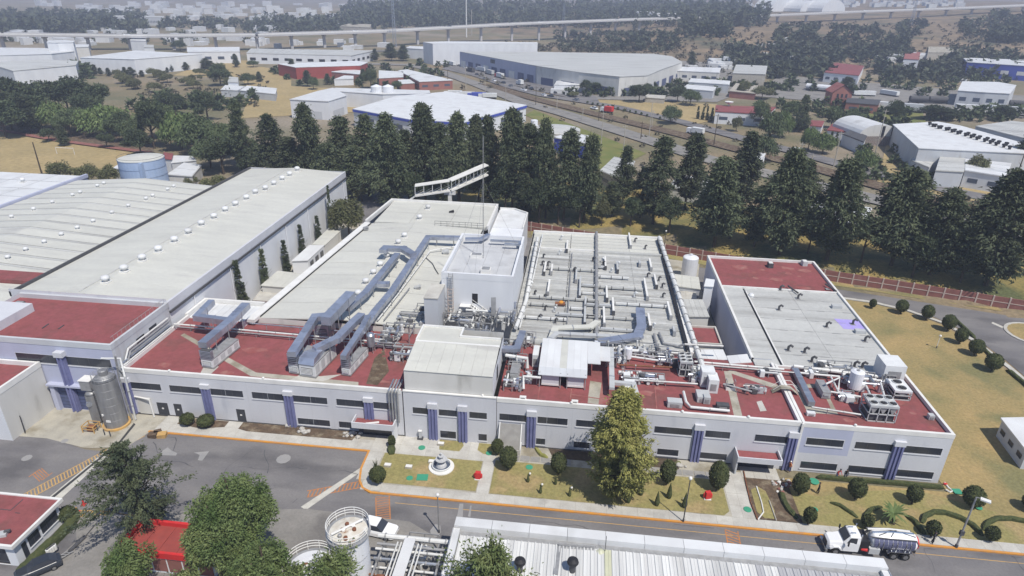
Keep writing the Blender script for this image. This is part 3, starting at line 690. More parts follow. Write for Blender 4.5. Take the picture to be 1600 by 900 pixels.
q = MB(); q.box(23.6, 29.1, 72.9, 74.9, 2.5, 2.7); q.build('roof', 'roof_red', cn)
q = MB(); q.sweep([(23.5, 74.9, 2.35), (23.5, 72.8, 2.35), (29.2, 72.8, 2.35), (29.2, 74.9, 2.35)], .16, .85); q.build('fascia', 'wall_lilac', cn)
q = MB(); q.v = [(23.4, 72.9, .14), (23.4, 74.95, .14), (23.4, 74.95, 3.2), (23.4, 72.9, 2.4), (23.6, 72.9, .14), (23.6, 74.95, .14), (23.6, 74.95, 3.2), (23.6, 72.9, 2.4)]
q.f = [(0, 3, 2, 1), (4, 5, 6, 7), (0, 4, 7, 3), (1, 2, 6, 5), (2, 3, 7, 6)]; q.build('side_wall', 'wall_grey', cn)
q = MB(); q.box(23.7, 29.0, 74.7, 74.96, .14, 2.4); q.build('glass_wall', 'glass_dark', cn)
rp = thing('stair_shelter', 'low glass and white framed stair shelter leaning on the facade left of the blue column', 'shelter', (-7.6, 73.9, 0))
q = MB(); q.v = [(-9.1, 73.1, .9), (-6.2, 73.1, .9), (-6.2, 74.95, 3.9), (-9.1, 74.95, 3.9)]; q.f = [(0, 1, 2, 3)]; q.build('glass_slope', 'paver', rp)
for X in (-9.2, -6.1):
    q = MB(); q.sweep([(X, 73.0, .8), (X, 74.9, 3.9)], .14, .22); q.build('frame', 'trim_white', rp)
    q = MB(); q.box(X-.06, X+.06, 73.1, 74.95, .15, .85); q.build('side', 'wall_white', rp)
q = MB(); q.box(-9.2, -6.1, 72.95, 73.1, .15, .85); q.build('front', 'concrete', rp)
# ------------------------------------------------------------------ right end building
rb = thing('right_wing', 'right end wing of the plant with pale roof between two red roof sections', 'building', (41, 75, 0))
x0, x1 = 31.5, 50.7
W_up = [(32.5, 37.3), (38.8, 43.6), (45.0, 49.8)]
ops = [(a-x0, b_-x0, *UP_Z) for a, b_ in W_up]+[(a-x0, b_-x0, .55, 1.75) for a, b_ in W_up]
o, P = wall((x0, YF-.1), (x1, YF-.1), 0, 8.0, ops, 'wall_lilac', rb)
for a, b_ in W_up: window(P, rb, a-x0, b_-x0, *UP_Z); window(P, rb, a-x0, b_-x0, .55, 1.75)
column(rb, 44.3, 1.35, 5.7, YF-.1)
for q_ in (((x0+.02, 3.2), (38.2, 4.42)), ((x0+.02, 5.84), (38.2, 7.95)), ((x0+.02, 4.42), (32.4, 5.84)), ((37.4, 4.42), (38.2, 5.84))):
    (a, c), (d, e) = q_; q = MB(); q.quad((a, YF-.104, c), (d, YF-.104, c), (d, YF-.104, e), (a, YF-.104, e)); q.build('painted_panel', 'wall_blue', rb)
q = MB(); q.box(x0-.12, x0+.16, YF-.3, YF-.1, .1, 8.0); q.build('corner_strip', 'trim_white', rb)
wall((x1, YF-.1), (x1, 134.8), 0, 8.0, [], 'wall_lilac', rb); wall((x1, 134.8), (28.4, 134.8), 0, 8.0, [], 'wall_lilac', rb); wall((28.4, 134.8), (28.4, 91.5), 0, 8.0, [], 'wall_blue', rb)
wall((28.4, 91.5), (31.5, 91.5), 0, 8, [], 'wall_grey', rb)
roofslab(rb, x0, x1-.1, YF+.1, 89.6, 7.5, 'roof_red'); roofslab(rb, 28.5, x1-.1, 119.3, 134.7, 7.55, 'roof_red')
for j in range(7):
    ya, yb = 89.65+j*4.23, 89.65+(j+1)*4.23
    for (xa, xb) in ((28.6, 32.6), (32.9, 41.3), (41.3, 50.4)):
        q = MB(); q.box(xa+.02, xb-.02, ya+.04, yb-.04, 7.4, 7.72+.006*(j % 2)); q.build('roof_panel', 'roof_grey', rb)
        if xa > 30:
            for t in range(4):
                q = MB(); X = xa+(xb-xa)*(t+.5)/4; q.box(X-.7, X+.7, yb-.22, yb-.12, 7.7, 7.76); q.build('seam_clip', 'pipe_grey', rb) if (t+j) % 2 else None
q = MB(); q.box(28.5, 50.6, 89.6, 119.3, 7.2, 7.38); q.build('roof_deck', 'pipe_grey', rb)
q = MB(); q.box(32.62, 32.72, 90, 117, 7.6, 7.95); q.build('gutter', 'black', rb); q = MB(); q.box(32.74, 32.95, 90, 117, 7.6, 8.0); q.build('gutter_lip', 'trim_white', rb)
coping([(x0+.18, 90), (x0+.18, YF+.06), (x1-.15, YF+.06), (x1-.15, 134.65), (28.55, 134.65), (28.55, 91.5)], .34, 7.4, 8.06, 'trim_white', rb)
coping([(28.6, 119.25), (50.4, 119.25)], .3, 7.5, 7.95, 'trim_white', rb); coping([(31.6, 89.8), (50.4, 89.8)], .3, 7.5, 7.95, 'trim_white', rb)
patch(rb, [(46.6, 104.2), (50.3, 104.2), (50.3, 108.0), (46.2, 108.0)], 7.74, 'purple_pale', 'purple_patch')
patch(rb, pp([(1252, 600), (1285, 600), (1310, 648), (1262, 645), (1240, 602)]), ZR+.012, 'concrete_dirty')
patch(rb, pp([(1262, 606), (1283, 606), (1298, 638), (1272, 637)]), ZR+.018, 'roof_red')
rs = random.Random(8)
for i in range(46):                                          # ponding marks and faded spots on the red roofs
    par, xa, xb, ya, yb = rs.choice(((fb, -64, -25, 76, 91), (fr, -8, 30, 76, 90), (rb, 33, 49, 76, 88), (rb, 30, 49, 121, 133)))
    x, y, r = rs.uniform(xa, xb), rs.uniform(ya, yb), rs.uniform(.3, 1.3); k = rs.randint(8, 12); pts = [(x+r*rs.uniform(.55, 1.2)*math.cos(6.283*j/k)*1.5, min(y+r*rs.uniform(.5, 1.1)*math.sin(6.283*j/k), yb+.8)) for j in range(k)]
    patch(par, pts, 7.503+.0007*i+(.05 if ya > 100 else 0), 'roof_red_worn' if i % 3 else 'roof_stain', 'stain')
# ------------------------------------------------------------------ central process hall
ch = thing('process_hall', 'central flat hall with dirty ribbed pale roof crowded with small ducts', 'building', (4, 91, 0))
for (p, q_) in (((-10, 91), (19.4, 91)), ((19.4, 91), (19.4, 144)), ((19.4, 144), (-10.4, 144)), ((-10.4, 144), (-10, 91))): wall(p, q_, 0, 7.9, [], 'wall_cream', ch)
yj = 91.2
for j in range(27):
    ya, yb = 91.2+j*1.95, 91.2+(j+1)*1.95
    for xa, xb in ((-9.9, -1.4), (-1.25, 4.1), (4.5, 11.6), (11.65, 19.0)):
        q = MB(); q.box(xa, xb, ya+.02, yb-.02, 7.6, 7.9+rnd.uniform(0, .012)); q.build('roof_panel', 'roof_dirty' if ya < 133 else 'roof_cream', ch)
    q = MB(); q.box(-9.9, 4.1, yb-.07, yb+.07, 7.88, 8.0); q.build('roof_rib', 'roof_grey', ch)
    q = MB(); q.box(4.5, 19.0, yb-.07, yb+.07, 7.88, 8.0); q.build('roof_rib', 'roof_grey', ch)
q = MB(); q.box(-9.9, 19.2, 91.1, 143.9, 7.3, 7.58); q.build('roof_deck', 'pipe_grey', ch)
coping([(19.2, 91.2), (19.2, 143.8), (-10.2, 143.8)], .5, 7.6, 8.35, 'trim_white', ch)
coping([(-9.9, 133.3), (4, 133.3)], .35, 7.9, 8.3, 'trim_white', ch); coping([(4.5, 132.6), (19, 132.6)], .5, 7.9, 8.4, 'roof_grey', ch)
q = MB(); q.box(18.35, 18.6, 92, 143, 7.9, 8.5); q.build('gutter', 'black', ch)
# ------------------------------------------------------------------ tall tower
tw = thing('process_tower', 'tall windowless white tower block with parapet roof in the middle of the plant', 'building', (-16.4, 98, 0))
x0, x1, y0, y1, zt = -22.3, -10.1, 98, 117.3, 16.4
wall((x0, y0), (x1, y0), 0, zt, [(5.2, 6.2, 11.0, 12.9)], 'wall_white', tw); wall((x1, y0), (x1, y1), 0, zt, [], 'wall_white', tw)
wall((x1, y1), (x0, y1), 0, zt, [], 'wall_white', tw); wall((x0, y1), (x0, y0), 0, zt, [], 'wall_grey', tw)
q = MB(); q.quad((x0+5.1, y0+.06, 10.9), (x0+6.3, y0+.06, 10.9), (x0+6.3, y0+.06, 13), (x0+5.1, y0+.06, 13)); q.build('door', 'black', tw)
for i in range(4):
    for j in range(3):
        a = x0+.4+(x1-x0-.8)*i/4; c = x0+.4+(x1-x0-.8)*(i+1)/4; ya = y0+.4+(y1-y0-.8)*j/3; yb = y0+.4+(y1-y0-.8)*(j+1)/3
        q = MB(); q.box(a+.02, c-.02, ya+.02, yb-.02, 15.3, 15.55); q.build('roof_panel', 'membrane', tw)
q = MB(); q.box(x0+.1, x1-.1, y0+.1, y1-.1, 15, 15.28); q.build('roof_deck', 'pipe_grey', tw)
coping([(x0+.17, y0+.17), (x1-.17, y0+.17), (x1-.17, y1-.17), (x0+.17, y1-.17)], .34, 15.4, 16.5, 'wall_white', tw, closed=True)
for a, c, d, e, f in ((-15.2, 101.3, 1.7, 1.5, .7), (-17.9, 108, 2.2, 1.2, .5)):
    q = MB(); q.cbox((a, c, 15.55), d, e, f); t_ = q.build('skylight_curb', 'trim_white', tw); q = MB(); q.cbox((a, c, 15.55+f), d*.8, e*.8, .06); q.build('skylight', 'pipe_grey', t_)
q = MB(); q.cbox((x0-.6, 95.2, 7.5), 2.3, 5.4, 6.6); q.build('side_annex', 'wall_grey', tw)
q = MB(); q.box(x0-1.8, x0+.6, 92.4, 98, 14.1, 14.3); q.build('annex_cap', 'concrete', tw)
q = MB()
for s_ in (-.35, .35): q.box(-20.6+s_-.04, -20.6+s_+.04, 97.5, 97.6, 7.6, 16.6)
for k in range(28): q.box(-20.95, -20.25, 97.52, 97.58, 7.9+k*.31, 7.96+k*.31)
q.build('ladder', 'pipe_grey', tw)
q = MB()
for s_ in (-.45, .45): q.box(-20.6+s_-.04, -20.6+s_+.04, 96.8, 96.88, 8.2, 14)
for k in range(9): q.sweep([(-21.05, 97.5, 8.3+k*.7), (-21.05, 96.84, 8.3+k*.7), (-20.15, 96.84, 8.3+k*.7), (-20.15, 97.5, 8.3+k*.7)], .06, .06)
q.build('ladder_cage', 'post_pale', tw)
mast = thing('lattice_mast', 'thin tall guyed mast standing on the white tower roof', 'mast', (-16.6, 107.5, 15.5))
q = MB()
for a, c in ((-.12, -.12), (.12, -.12), (0, .14)): q.tube([(-16.6+a*.7, 107.5+c*.7, 15.5), (-16.6+a*.7, 107.5+c*.7, 37.5)], .02, 4)
for k in range(44):
    z = 15.6+k*.5; q.tube([(-16.72, 107.38, z), (-16.48, 107.38, z+.25)], .018, 3); q.tube([(-16.48, 107.38, z+.25), (-16.6, 107.64, z+.5)], .018, 3)
q.build('mast_frame', 'pipe_grey', mast)
for a in ((-21.5, 112, 16.5), (-11, 112, 16.5), (-16.6, 98.3, 16.5)):
    q = MB(); q.tube([a, (-16.6, 107.5, 30)], .02, 3); q.build('guy_wire', 'pipe_grey', mast)
# ------------------------------------------------------------------ middle hall (left of the tower)
mh = thing('middle_hall', 'wide low hall with cream roof sheets between the tower and the tall warehouse', 'building', (-38, 92, 0))
mx0 = lambda y: -54.6+(y-90)*(5.0/67)
wall((mx0(160), 160), (mx0(90), 90), 0, 8.6, [], 'wall_white', mh); wall((-20.8, 142), (-20.8, 160), 0, 9, [], 'wall_white', mh); wall((-20.8, 160), (mx0(160), 160), 0, 8.6, [], 'wall_white', mh)
wall((mx0(92.5), 92.5), (-21.9, 92.5), 0, 8.4, [], 'wall_cream', mh); wall((-21.9, 92.5), (-21.9, 142), 0, 8.4, [], 'wall_cream', mh)
XR = -38.4
ys = [92.6+6.25*i for i in range(9)]
for j in range(8):
    ya, yb = ys[j], ys[j+1]-.09
    for side in (0, 1):
        q = MB()
        if side == 0: pts = [(mx0(ya)+1.7, ya, 8.35), (XR-.02, ya, 9.1), (XR-.02, yb, 9.1), (mx0(yb)+1.7, yb, 8.35)]
        else: pts = [(XR+.02, ya, 9.1), (-22.2, ya, 8.35), (-22.2, yb, 8.35), (XR+.02, yb, 9.1)]
        q.v = pts+[(x, y, z-.18) for x, y, z in pts]; q.f = [(0, 1, 2, 3), (4, 5, 1, 0), (5, 6, 2, 1), (6, 7, 3, 2), (7, 4, 0, 3)]
        q.build('roof_panel', 'roof_cream', mh)
    q = MB(); q.v = [(mx0(yb)+1.7, yb-.05, 8.22), (XR, yb-.05, 8.97), (XR, yb+.14, 8.97), (mx0(yb)+1.7, yb+.14, 8.22), (-22.2, yb-.05, 8.22), (-22.2, yb+.14, 8.22)]; q.f = [(0, 1, 2, 3), (1, 4, 5, 2)]; q.build('seam', 'gap_dark', mh)
for ya, yb, m_ in ((142.8, 150.5, 'roof_cream'), (150.5, 159.7, 'roof_grey')):
    for xa, xb in ((mx0(150)+1.8, -40), (-40, -30.5), (-30.5, -21.4)):
        q = MB(); q.box(xa+.03, xb-.03, ya+.04, yb-.04, 8.3, 8.75); q.build('roof_panel', 'roof_cream', mh)
q = MB(); q.box(mx0(150)+1.6, -21.2, 142.6, 159.8, 8.0, 8.28); q.build('roof_deck', 'pipe_grey', mh)
coping([(mx0(91)+.9, 91), (mx0(142)+.9, 142)], 1.4, 8.2, 8.75, 'trim_white', mh); coping([(mx0(91)+1.68, 92.8), (mx0(142)+1.68, 142)], .14, 8.3, 8.6, 'black', mh)
coping([(mx0(142)+.5, 142.4), (mx0(160)+.5, 159.8), (-21.0, 159.8), (-21.0, 142.5)], .45, 8.3, 9.25, 'trim_white', mh)
q = MB()
for k in range(9): q.box(-33.5+k*1.45, -33.44+k*1.45, 142.0, 142.06, 8.8, 10.0)
q.box(-33.5, -21.9, 142.0, 142.06, 9.95, 10.02); q.box(-33.5, -21.9, 142.0, 142.06, 9.4, 9.46); q.build('railing', 'dark_grey', mh)
an = thing('corner_annex', 'bright white corner annex behind the white tower', 'building', (-16, 150, 0))
q = MB(); q.prism([(-20.4, 140), (-12.8, 140), (-12.8, 157.5), (-16.5, 160.5), (-20.4, 160.5)], 0, 7.6); q.build('wall', 'wall_white', an)
q = MB(); q.prism([(-20.1, 146.2), (-13.1, 146.2), (-13.1, 157.3), (-16.6, 160.2), (-20.1, 160.2)], 7.6, 7.8); q.build('roof', 'roof_white', an)
coping([(-12.95, 146), (-12.95, 157.4), (-16.5, 160.3), (-20.3, 160.3)], .3, 7.6, 8.2, 'trim_white', an)
# ------------------------------------------------------------------ tall left warehouse
lw = thing('tall_warehouse', 'tall long pale warehouse with a straight row of round roof vents', 'building', (-80, 89, 0))
x0, x1, y0, y1, zt = -94.6, -66.4, 88.9, 174, 12.0
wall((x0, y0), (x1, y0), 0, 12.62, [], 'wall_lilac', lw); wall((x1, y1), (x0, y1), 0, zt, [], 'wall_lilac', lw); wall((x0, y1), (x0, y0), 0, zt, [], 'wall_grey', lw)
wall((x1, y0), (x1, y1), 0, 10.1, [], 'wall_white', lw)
q = MB(); q.box(x1-.3, x1+.12, y0, y1, 10.5, 12.05); q.build('fascia', 'wall_lilac', lw)
q = MB(); q.box(x1-.3, x1+.35, y0, y1, 10.1, 10.5); q.build('gutter', 'dark_grey', lw)
for k in range(7):
    Y = 96+k*12.5; q = MB(); q.tube([(x1+.18, Y, 10.2), (x1+.18, Y, .2)], .1, 6); q.build('downpipe', 'wall_white', lw)
for j in range(14):
    ya, yb = y0+.3+(y1-y0-.6)*j/14, y0+.3+(y1-y0-.6)*(j+1)/14
    for xa, xb, za, zb in ((x0+.3, -81, 11.6, 12.5), (-81, x1-.35, 12.5, 11.75)):
        q = MB(); pts = [(xa, ya+.004, za), (xb, ya+.004, zb), (xb, yb-.004, zb), (xa, yb-.004, za)]; q.v = pts+[(x, y, z-.15) for x, y, z in pts]; q.f = [(0, 1, 2, 3), (4, 5, 1, 0), (5, 6, 2, 1), (6, 7, 3, 2), (7, 4, 0, 3)]; q.build('roof_panel', 'roof_cream', lw)
q = MB(); q.box(-82.6, -82.4, y0+1, y1-1, 12.40, 12.50); q.build('ridge_seam', 'roof_grey', lw)
q = MB(); q.box(x0-.1, x0+.25, y0, y1, 11.2, 12.1); q.build('gutter', 'dark_grey', lw)
# left front block with big red roof
lb = thing('left_front_block', 'tall lilac block with a large plain red roof and loading door behind the silos', 'building', (-79, 75, 0))
x0, x1, y0, y1 = -92.5, -66.2, 74.75, 88.7
W2 = [(-83.0, -78.0), (-77.0, -72.8), (-71.6, -67.0)]
W2 = [(-82.0, -74.9), (-73.9, -66.9)]
ops = [(a-x0, b_-x0, 8.0, 9.5) for a, b_ in W2]+[(-77.0-x0, -71.6-x0, 0.05, 4.3)]
o, P = wall((x0, y0), (x1, y0), 0, 12, ops, 'wall_blue', lb)
for a, b_ in W2: window(P, lb, a-x0, b_-x0, 8.0, 9.5, 4)
q = MB(); q.quad(P(-77.0-x0, .05, .06), P(-71.6-x0, .05, .06), P(-71.6-x0, 4.3, .06), P(-77.0-x0, 4.3, .06)); dk = q.build('loading_door', 'dock_blue', lb)
for k in range(7): q = MB(); q.quad(P(-77.0-x0, .1+k*.6, .05), P(-71.6-x0, .1+k*.6, .05), P(-71.6-x0, .14+k*.6, .05), P(-77.0-x0, .14+k*.6, .05)); q.build('door_slat', 'black', dk)
q = MB(); q.sweep([(-77.3, 74.6, .05), (-77.3, 74.6, .06)], .1, .1)
q = MB(); q.box(-77.7, -77.0, 74.2, 74.75, .02, 4.5); q.box(-71.6, -71.0, 74.2, 74.75, .02, 4.5); q.box(-77.9, -70.8, 73.9, 74.75, 4.5, 4.8); q.build('door_frame', 'wall_blue', dk)
c = MB(); c.box(-74.9, -73.9, 74.2, 74.75, .1, 9.7); col = c.build('column', 'col_purple', lb)
for k in (-1, 1): f = MB(); f.box(-74.4+k*.3-.1, -74.4+k*.3+.1, 73.95, 74.2, .1, 9.6); f.build('fin', 'col_purple', col)
c = MB(); c.box(-75.1, -73.7, 73.9, 74.74, 9.7, 10.5); c.build('column_cap', 'wall_lilac', lb)
wall((x1, y0), (x1, y1), 0, 12, [(5.2, 7.2, 9.1, 10.1), (8.4, 10.4, 9.3, 10.3)], 'wall_grey', lb); wall((x0, y1), (x0, y0), 0, 12, [], 'wall_lilac', lb)
for s_, za in ((5.2, 9.1), (8.4, 9.3)): q = MB(); q.quad((x1-.05, y0+s_, za), (x1-.05, y0+s_+2, za), (x1-.05, y0+s_+2, za+1), (x1-.05, y0+s_, za+1)); q.build('window', 'glass_dark', lb)
roofslab(lb, x0, x1-.1, y0+.1, y1, 11.3, 'roof_red')
coping([(x0, y0+.14), (x1-.15, y0+.14), (x1-.15, y1), (x0, y1)], .34, 11.2, 12.08, 'wall_grey', lb)
q = MB(); q.box(-94, -86.3, 77.5, 84.3, 0, 12.7); q.build('stair_head', 'wall_lilac', lb)
q = MB()
for k in range(14): q.tube([(-66.5, 76+k*.95, 12.0), (-66.5, 76+k*.95, 12.9)], .03, 4)
q.tube([(-66.5, 75.5, 12.9), (-66.5, 88.5, 12.9)], .035, 4); q.build('railing', 'pipe_grey', lb)
for k, (z_, y_) in enumerate(((9.9, 0), (9.5, .25), (8.6, .1), (8.25, .3))):
    q = MB(); q.tube([(x1+.35+y_, 75.5, z_-2.4 if k < 2 else z_), (x1+.35+y_, 77.5, z_), (x1+.35+y_, 87.5, z_)], .13, 6); q.build('pipe', ('pipe_white', 'pipe_grey', 'steel', 'pipe_white')[k], lb)
# white lower roof between
wa = thing('link_roof', 'low bright white roof linking the tall warehouse and the middle hall', 'building', (-60, 93, 0))
q = MB(); q.box(-66.3, -54.9, 92.6, 99, 0, 7.3); q.build('wall', 'wall_white', wa)
for k in range(8): q = MB(); q.box(-65.8+k*1.35, -64.5+k*1.35, 92.7, 98.4, 7.3, 7.42); q.build('roof_panel', 'roof_white', wa)
coping([(-66.1, 92.7), (-66.1, 98.8), (-54.9, 98.8)], .4, 7.3, 8.1, 'trim_white', wa)
# ------------------------------------------------------------------ corrugated warehouse at far left
cw = thing('ribbed_warehouse', 'low wide warehouse with ridged cream roof bays at the left edge', 'building', (-120, 95, 0))
wall((-144, 75), (-96, 75), 0, 7.4, [], 'wall_cream', cw); wall((-144, 168), (-144, 75), 0, 7.4, [], 'wall_cream', cw); wall((-98, 168), (-144, 168), 0, 7.4, [], 'wall_cream', cw); wall((-98, 75), (-98, 168), 0, 7.4, [], 'wall_cream', cw)
for j in range(14):
    ya = 102.5+j*4.65
    if j == 0: ya0 = ya
    for side in (0, 1):
        xa, xb = (-144, -122.8) if side == 0 else (-122.8, -97.5); za, zb = (7.6, 9.2) if side == 0 else (9.2, 7.6)
        yb = ya+4.65; off = 0
        for (c, d, m_, e) in ((ya+.06, yb-.95, 'roof_cream', 0), (yb-.72, yb-.06, 'roof_grey', -.07)):
            pts = [(xa, c, za+e), (xb, c, zb+e), (xb, d, zb+e), (xa, d, za+e)]
            q = MB(); q.v = pts+[(x, y, z-.2) for x, y, z in pts]; q.f = [(0, 1, 2, 3), (4, 5, 1, 0), (5, 6, 2, 1), (6, 7, 3, 2), (7, 4, 0, 3)]; q.build('roof_panel' if e == 0 else 'skylight_strip', m_, cw)
q = MB(); q.v = [(-144, 75.5, 7.3), (-122.8, 75.5, 8.9), (-97.6, 75.5, 7.3), (-144, 167.9, 7.3), (-122.8, 167.9, 8.9), (-97.6, 167.9, 7.3)]; q.f = [(0, 1, 4, 3), (1, 2, 5, 4)]; q.build('roof_deck', 'dark_grey', cw)
q = MB(); q.box(-144, -97.6, 98.5, 102.4, 7.3, 9.35); q.build('red_roof_strip', 'roof_red', cw)
q = MB(); q.box(-144, -95, 74.9, 98.4, 7.2, 8.6); q.build('front_roof', 'roof_cream', cw)
fl = thing('lattice_roof_hall', 'hall with a pale blue-white cross-ribbed roof at the far left edge', 'building', (-165, 130, 0))
wall((-190, 172), (-190, 90), 0, 7.2, [], 'wall_blue', fl); wall((-190, 90), (-144.6, 90), 0, 7.2, [], 'wall_blue', fl); wall((-144.6, 90), (-144.6, 172), 0, 7.2, [], 'wall_blue', fl); wall((-144.6, 172), (-190, 172), 0, 7.2, [], 'wall_blue', fl)
for j in range(11):
    for k in range(5):
        q = MB(); q.box(-190+k*9.1+.1, -190+k*9.1+9.0, 172-(j+1)*7.2+.25, 172-j*7.2-.1, 7.2, 7.55); q.build('roof_panel', 'roof_white', fl)
q = MB(); q.box(-190, -144.6, 92, 172, 7.0, 7.18); q.build('roof_deck', 'pipe_grey', fl)
q = MB(); q.box(-144.9, -144.2, 90, 172, 7.2, 8.2); q.build('parapet', 'wall_blue', fl)
# lower left white block
wb = thing('left_low_block', 'plain windowless white-walled block with red roof at the left edge', 'building', (-80, 70, 0))
x1 = -78.3
wall((-105, 66.6), (x1, 66.6), 0, 8.3, [], 'wall_white', wb); wall((x1, 66.6), (x1, 74.6), 0, 8.3, [], 'wall_cream', wb)
roofslab(wb, -105, x1-.1, 66.7, 74.6, 7.6, 'roof_red'); coping([(-105, 66.75), (x1-.15, 66.75), (x1-.15, 74.6)], .34, 7.5, 8.36, 'trim_white', wb)
coping([(-105, 74.45), (x1-.1, 74.45)], .3, 7.5, 8.3, 'trim_white', wb)
q = MB(); q.tube([(-77.9, 68.3, 0), (-78.1, 68.6, 2.9)], .06, 5); q.build('pole', 'black', wb)
# ------------------------------------------------------------------ sheds in the corridor and alley
def shed(px, z, label, wm='wall_white', rm='roof_cream', name='shed', slope=0, npan=3, cat='shed', z0=0, over=.25, win=0):
    c = [at(p[0], p[1], z) for p in px]
    ctr = sum(c, Vector())/4; t = thing(name, label, cat, (ctr.x, ctr.y, z0))
    inn = [p+(ctr-p).normalized()*over for p in c]
    q = MB(); q.prism([(p.x, p.y) for p in inn], z0, z-.12); q.build('wall', wm, t)
    for i in range(npan):
        a, b2 = c[0].lerp(c[1], i/npan), c[0].lerp(c[1], (i+1)/npan-.006); d, e = c[3].lerp(c[2], i/npan), c[3].lerp(c[2], (i+1)/npan-.006)
        q = MB(); q.prism([(a.x, a.y), (b2.x, b2.y), (e.x, e.y), (d.x, d.y)], z-.12, z+.02); q.build('roof_panel', rm, t)
    return t, c
t, c = shed([(455, 408), (481, 407), (507, 383), (483, 383)], 3.4, 'white long shed with dark openings beside the tall warehouse, nearest of two', 'wall_white', 'roof_white')
for k in range(3): p = c[1].lerp(c[2], .2+.3*k); q = MB(); q.cbox((p.x+.02, p.y, .8), .2, 1.6, 1.8, .05); q.build('opening', 'glass_dark', t)
shed([(487, 382), (508, 383), (533, 360), (515, 355)], 3.0, 'white long shed with open side by the far end of the tall warehouse', 'wall_cream', 'roof_cream')
shed([(407, 446), (455, 450), (477, 428), (434, 423)], 3.2, 'flat cream canopy roof in the corridor beside the tall warehouse', 'wall_cream', 'roof_cream')
shed([(395, 469), (440, 472), (452, 455), (410, 449)], 1.6, 'low cream platform behind the link roof', 'wall_cream', 'concrete', npan=2)
sheet('yard_patch', [(-66, 99.2), (-55, 99.2), (-54, 112), (-66, 112)], .02, 'roof_red', 'small red-painted floor in the corridor')
sheet('yard_patch', [(-66, 112), (-54, 112), (-52, 165), (-66, 165)], .02, 'concrete_dirty', 'concrete corridor floor between the warehouses')
sheet('yard_patch', [(19.6, 91), (28.2, 91), (28.2, 140), (30, 150), (21, 152)], .02, 'concrete_dirty', 'concrete alley floor behind the right wing')
shed([(1051, 446), (1095, 452), (1092, 433), (1053, 428)], 5, 'cream-roofed plant shed in the alley behind the right wing', 'wall_grey', 'roof_cream')
shed([(1055, 470), (1090, 471), (1087, 455), (1056, 455)], 4, 'small low cream shed between two larger alley sheds', 'wall_grey', 'concrete', npan=2)
t, c = shed([(1070, 495), (1109, 495), (1098, 468), (1061, 467)], 5.6, 'ribbed cream-roofed box shed beside the long white pipe', 'wall_cream', 'roof_grey', npan=5)
t, c = shed([(1079, 537), (1127, 540), (1117, 513), (1071, 511)], 5.6, 'small red-roofed block in the alley by the right wing', 'wall_cream', 'roof_red', npan=1)
coping([(p.x, p.y) for p in c], .22, 5.5, 5.95, 'concrete', t, closed=True)
shed([(1096, 573), (1140, 568), (1130, 546), (1083, 546)], 6.4, 'bright white sheet roof at the front end of the alley', 'wall_white', 'roof_white', npan=3)
shed([(1140, 568), (1175, 566), (1168, 553), (1135, 556)], 7.6, 'narrow white lean-to roof beside the right wing', 'wall_white', 'roof_white', npan=2)
shed([(1100, 447), (1115, 448), (1117, 437), (1103, 435)], 8.2, 'tall narrow white box room on the alley side of the right wing', 'wall_white', 'roof_white', npan=1)
tk = thing('water_tank', 'plain white cylindrical tank at the back end of the alley', 'tank', (26, 140.3, 0))
q = MB(); q.lathe((26, 140.3, 0), [(1.75, 0), (1.75, 5.2), (1.6, 5.35), (.3, 5.7)], 20); q.build('shell', 'tank_white', tk, smooth=False)
q = MB(); q.lathe((26, 140.3, 5.68), [(.35, 0), (.35, .3)], 10); q.build('hatch', 'tank_white', tk)
# ------------------------------------------------------------------ ribbed shed in the foreground
fs = thing('foreground_hall', 'low hall with ribbed white sheet roof and wide white parapet in the foreground', 'building', (11, 40, 0))
x0, x1, y1, zt = -11.5, 34.3, 54.2, 6.0
wall((x1, y1), (x0, y1), 0, 5.9, [], 'wall_white', fs); wall((x0, y1), (x0, 15), 0, 5.9, [], 'wall_white', fs); wall((x1, 15), (x1, y1), 0, 5.9, [], 'wall_white', fs)
me = {}
for k in range(60):
    xa = x0+.75+k*.75; yb = 52.35
    if xa > x1-1: break
    m_ = 'roof_shed' if (k < 40 or k % 3) and not (k > 44) else 'roof_shed_dull'
    if k in (21,): m_ = 'skylight'
    if m_ not in me:
        q = MB(); w = .75
        prof = [(0, 0), (.07, .10), (.13, .10), (.20, 0), (.44, 0), (.48, .03), (.52, .03), (.56, 0), (.75, 0)]
        for (a, za), (c, zc) in zip(prof, prof[1:]): q.quad((a, 15-yb, -1.2+za), (c, 15-yb, -1.2+zc), (c, 0, zc), (a, 0, za))
        mm = bpy.data.meshes.new('roof_panel'); mm.from_pydata(q.v, [], q.f); mm.materials.append(M[m_]); me[m_] = mm
    piece('roof_panel', me[m_], fs, (xa, yb, 5.35))
for k in range(11):
    w = (x1-x0)/11; q = MB(); q.box(x0+k*w+.02, x0+(k+1)*w-.02, 53.0, 54.3, 5.1, 6.05); q.build('parapet_panel', 'roof_white', fs)
q = MB(); q.box(x0, x1, 52.4, 53.0, 5.1, 5.3); q.build('gutter', 'pipe_grey', fs)
q = MB(); q.box(x0-.1, x0+.7, 15, 52.95, 4.2, 5.75); q.build('side_coping', 'roof_white', fs); q = MB(); q.box(x1-.7, x1+.1, 15, 52.95, 4.6, 5.75); q.build('side_coping', 'roof_white', fs)
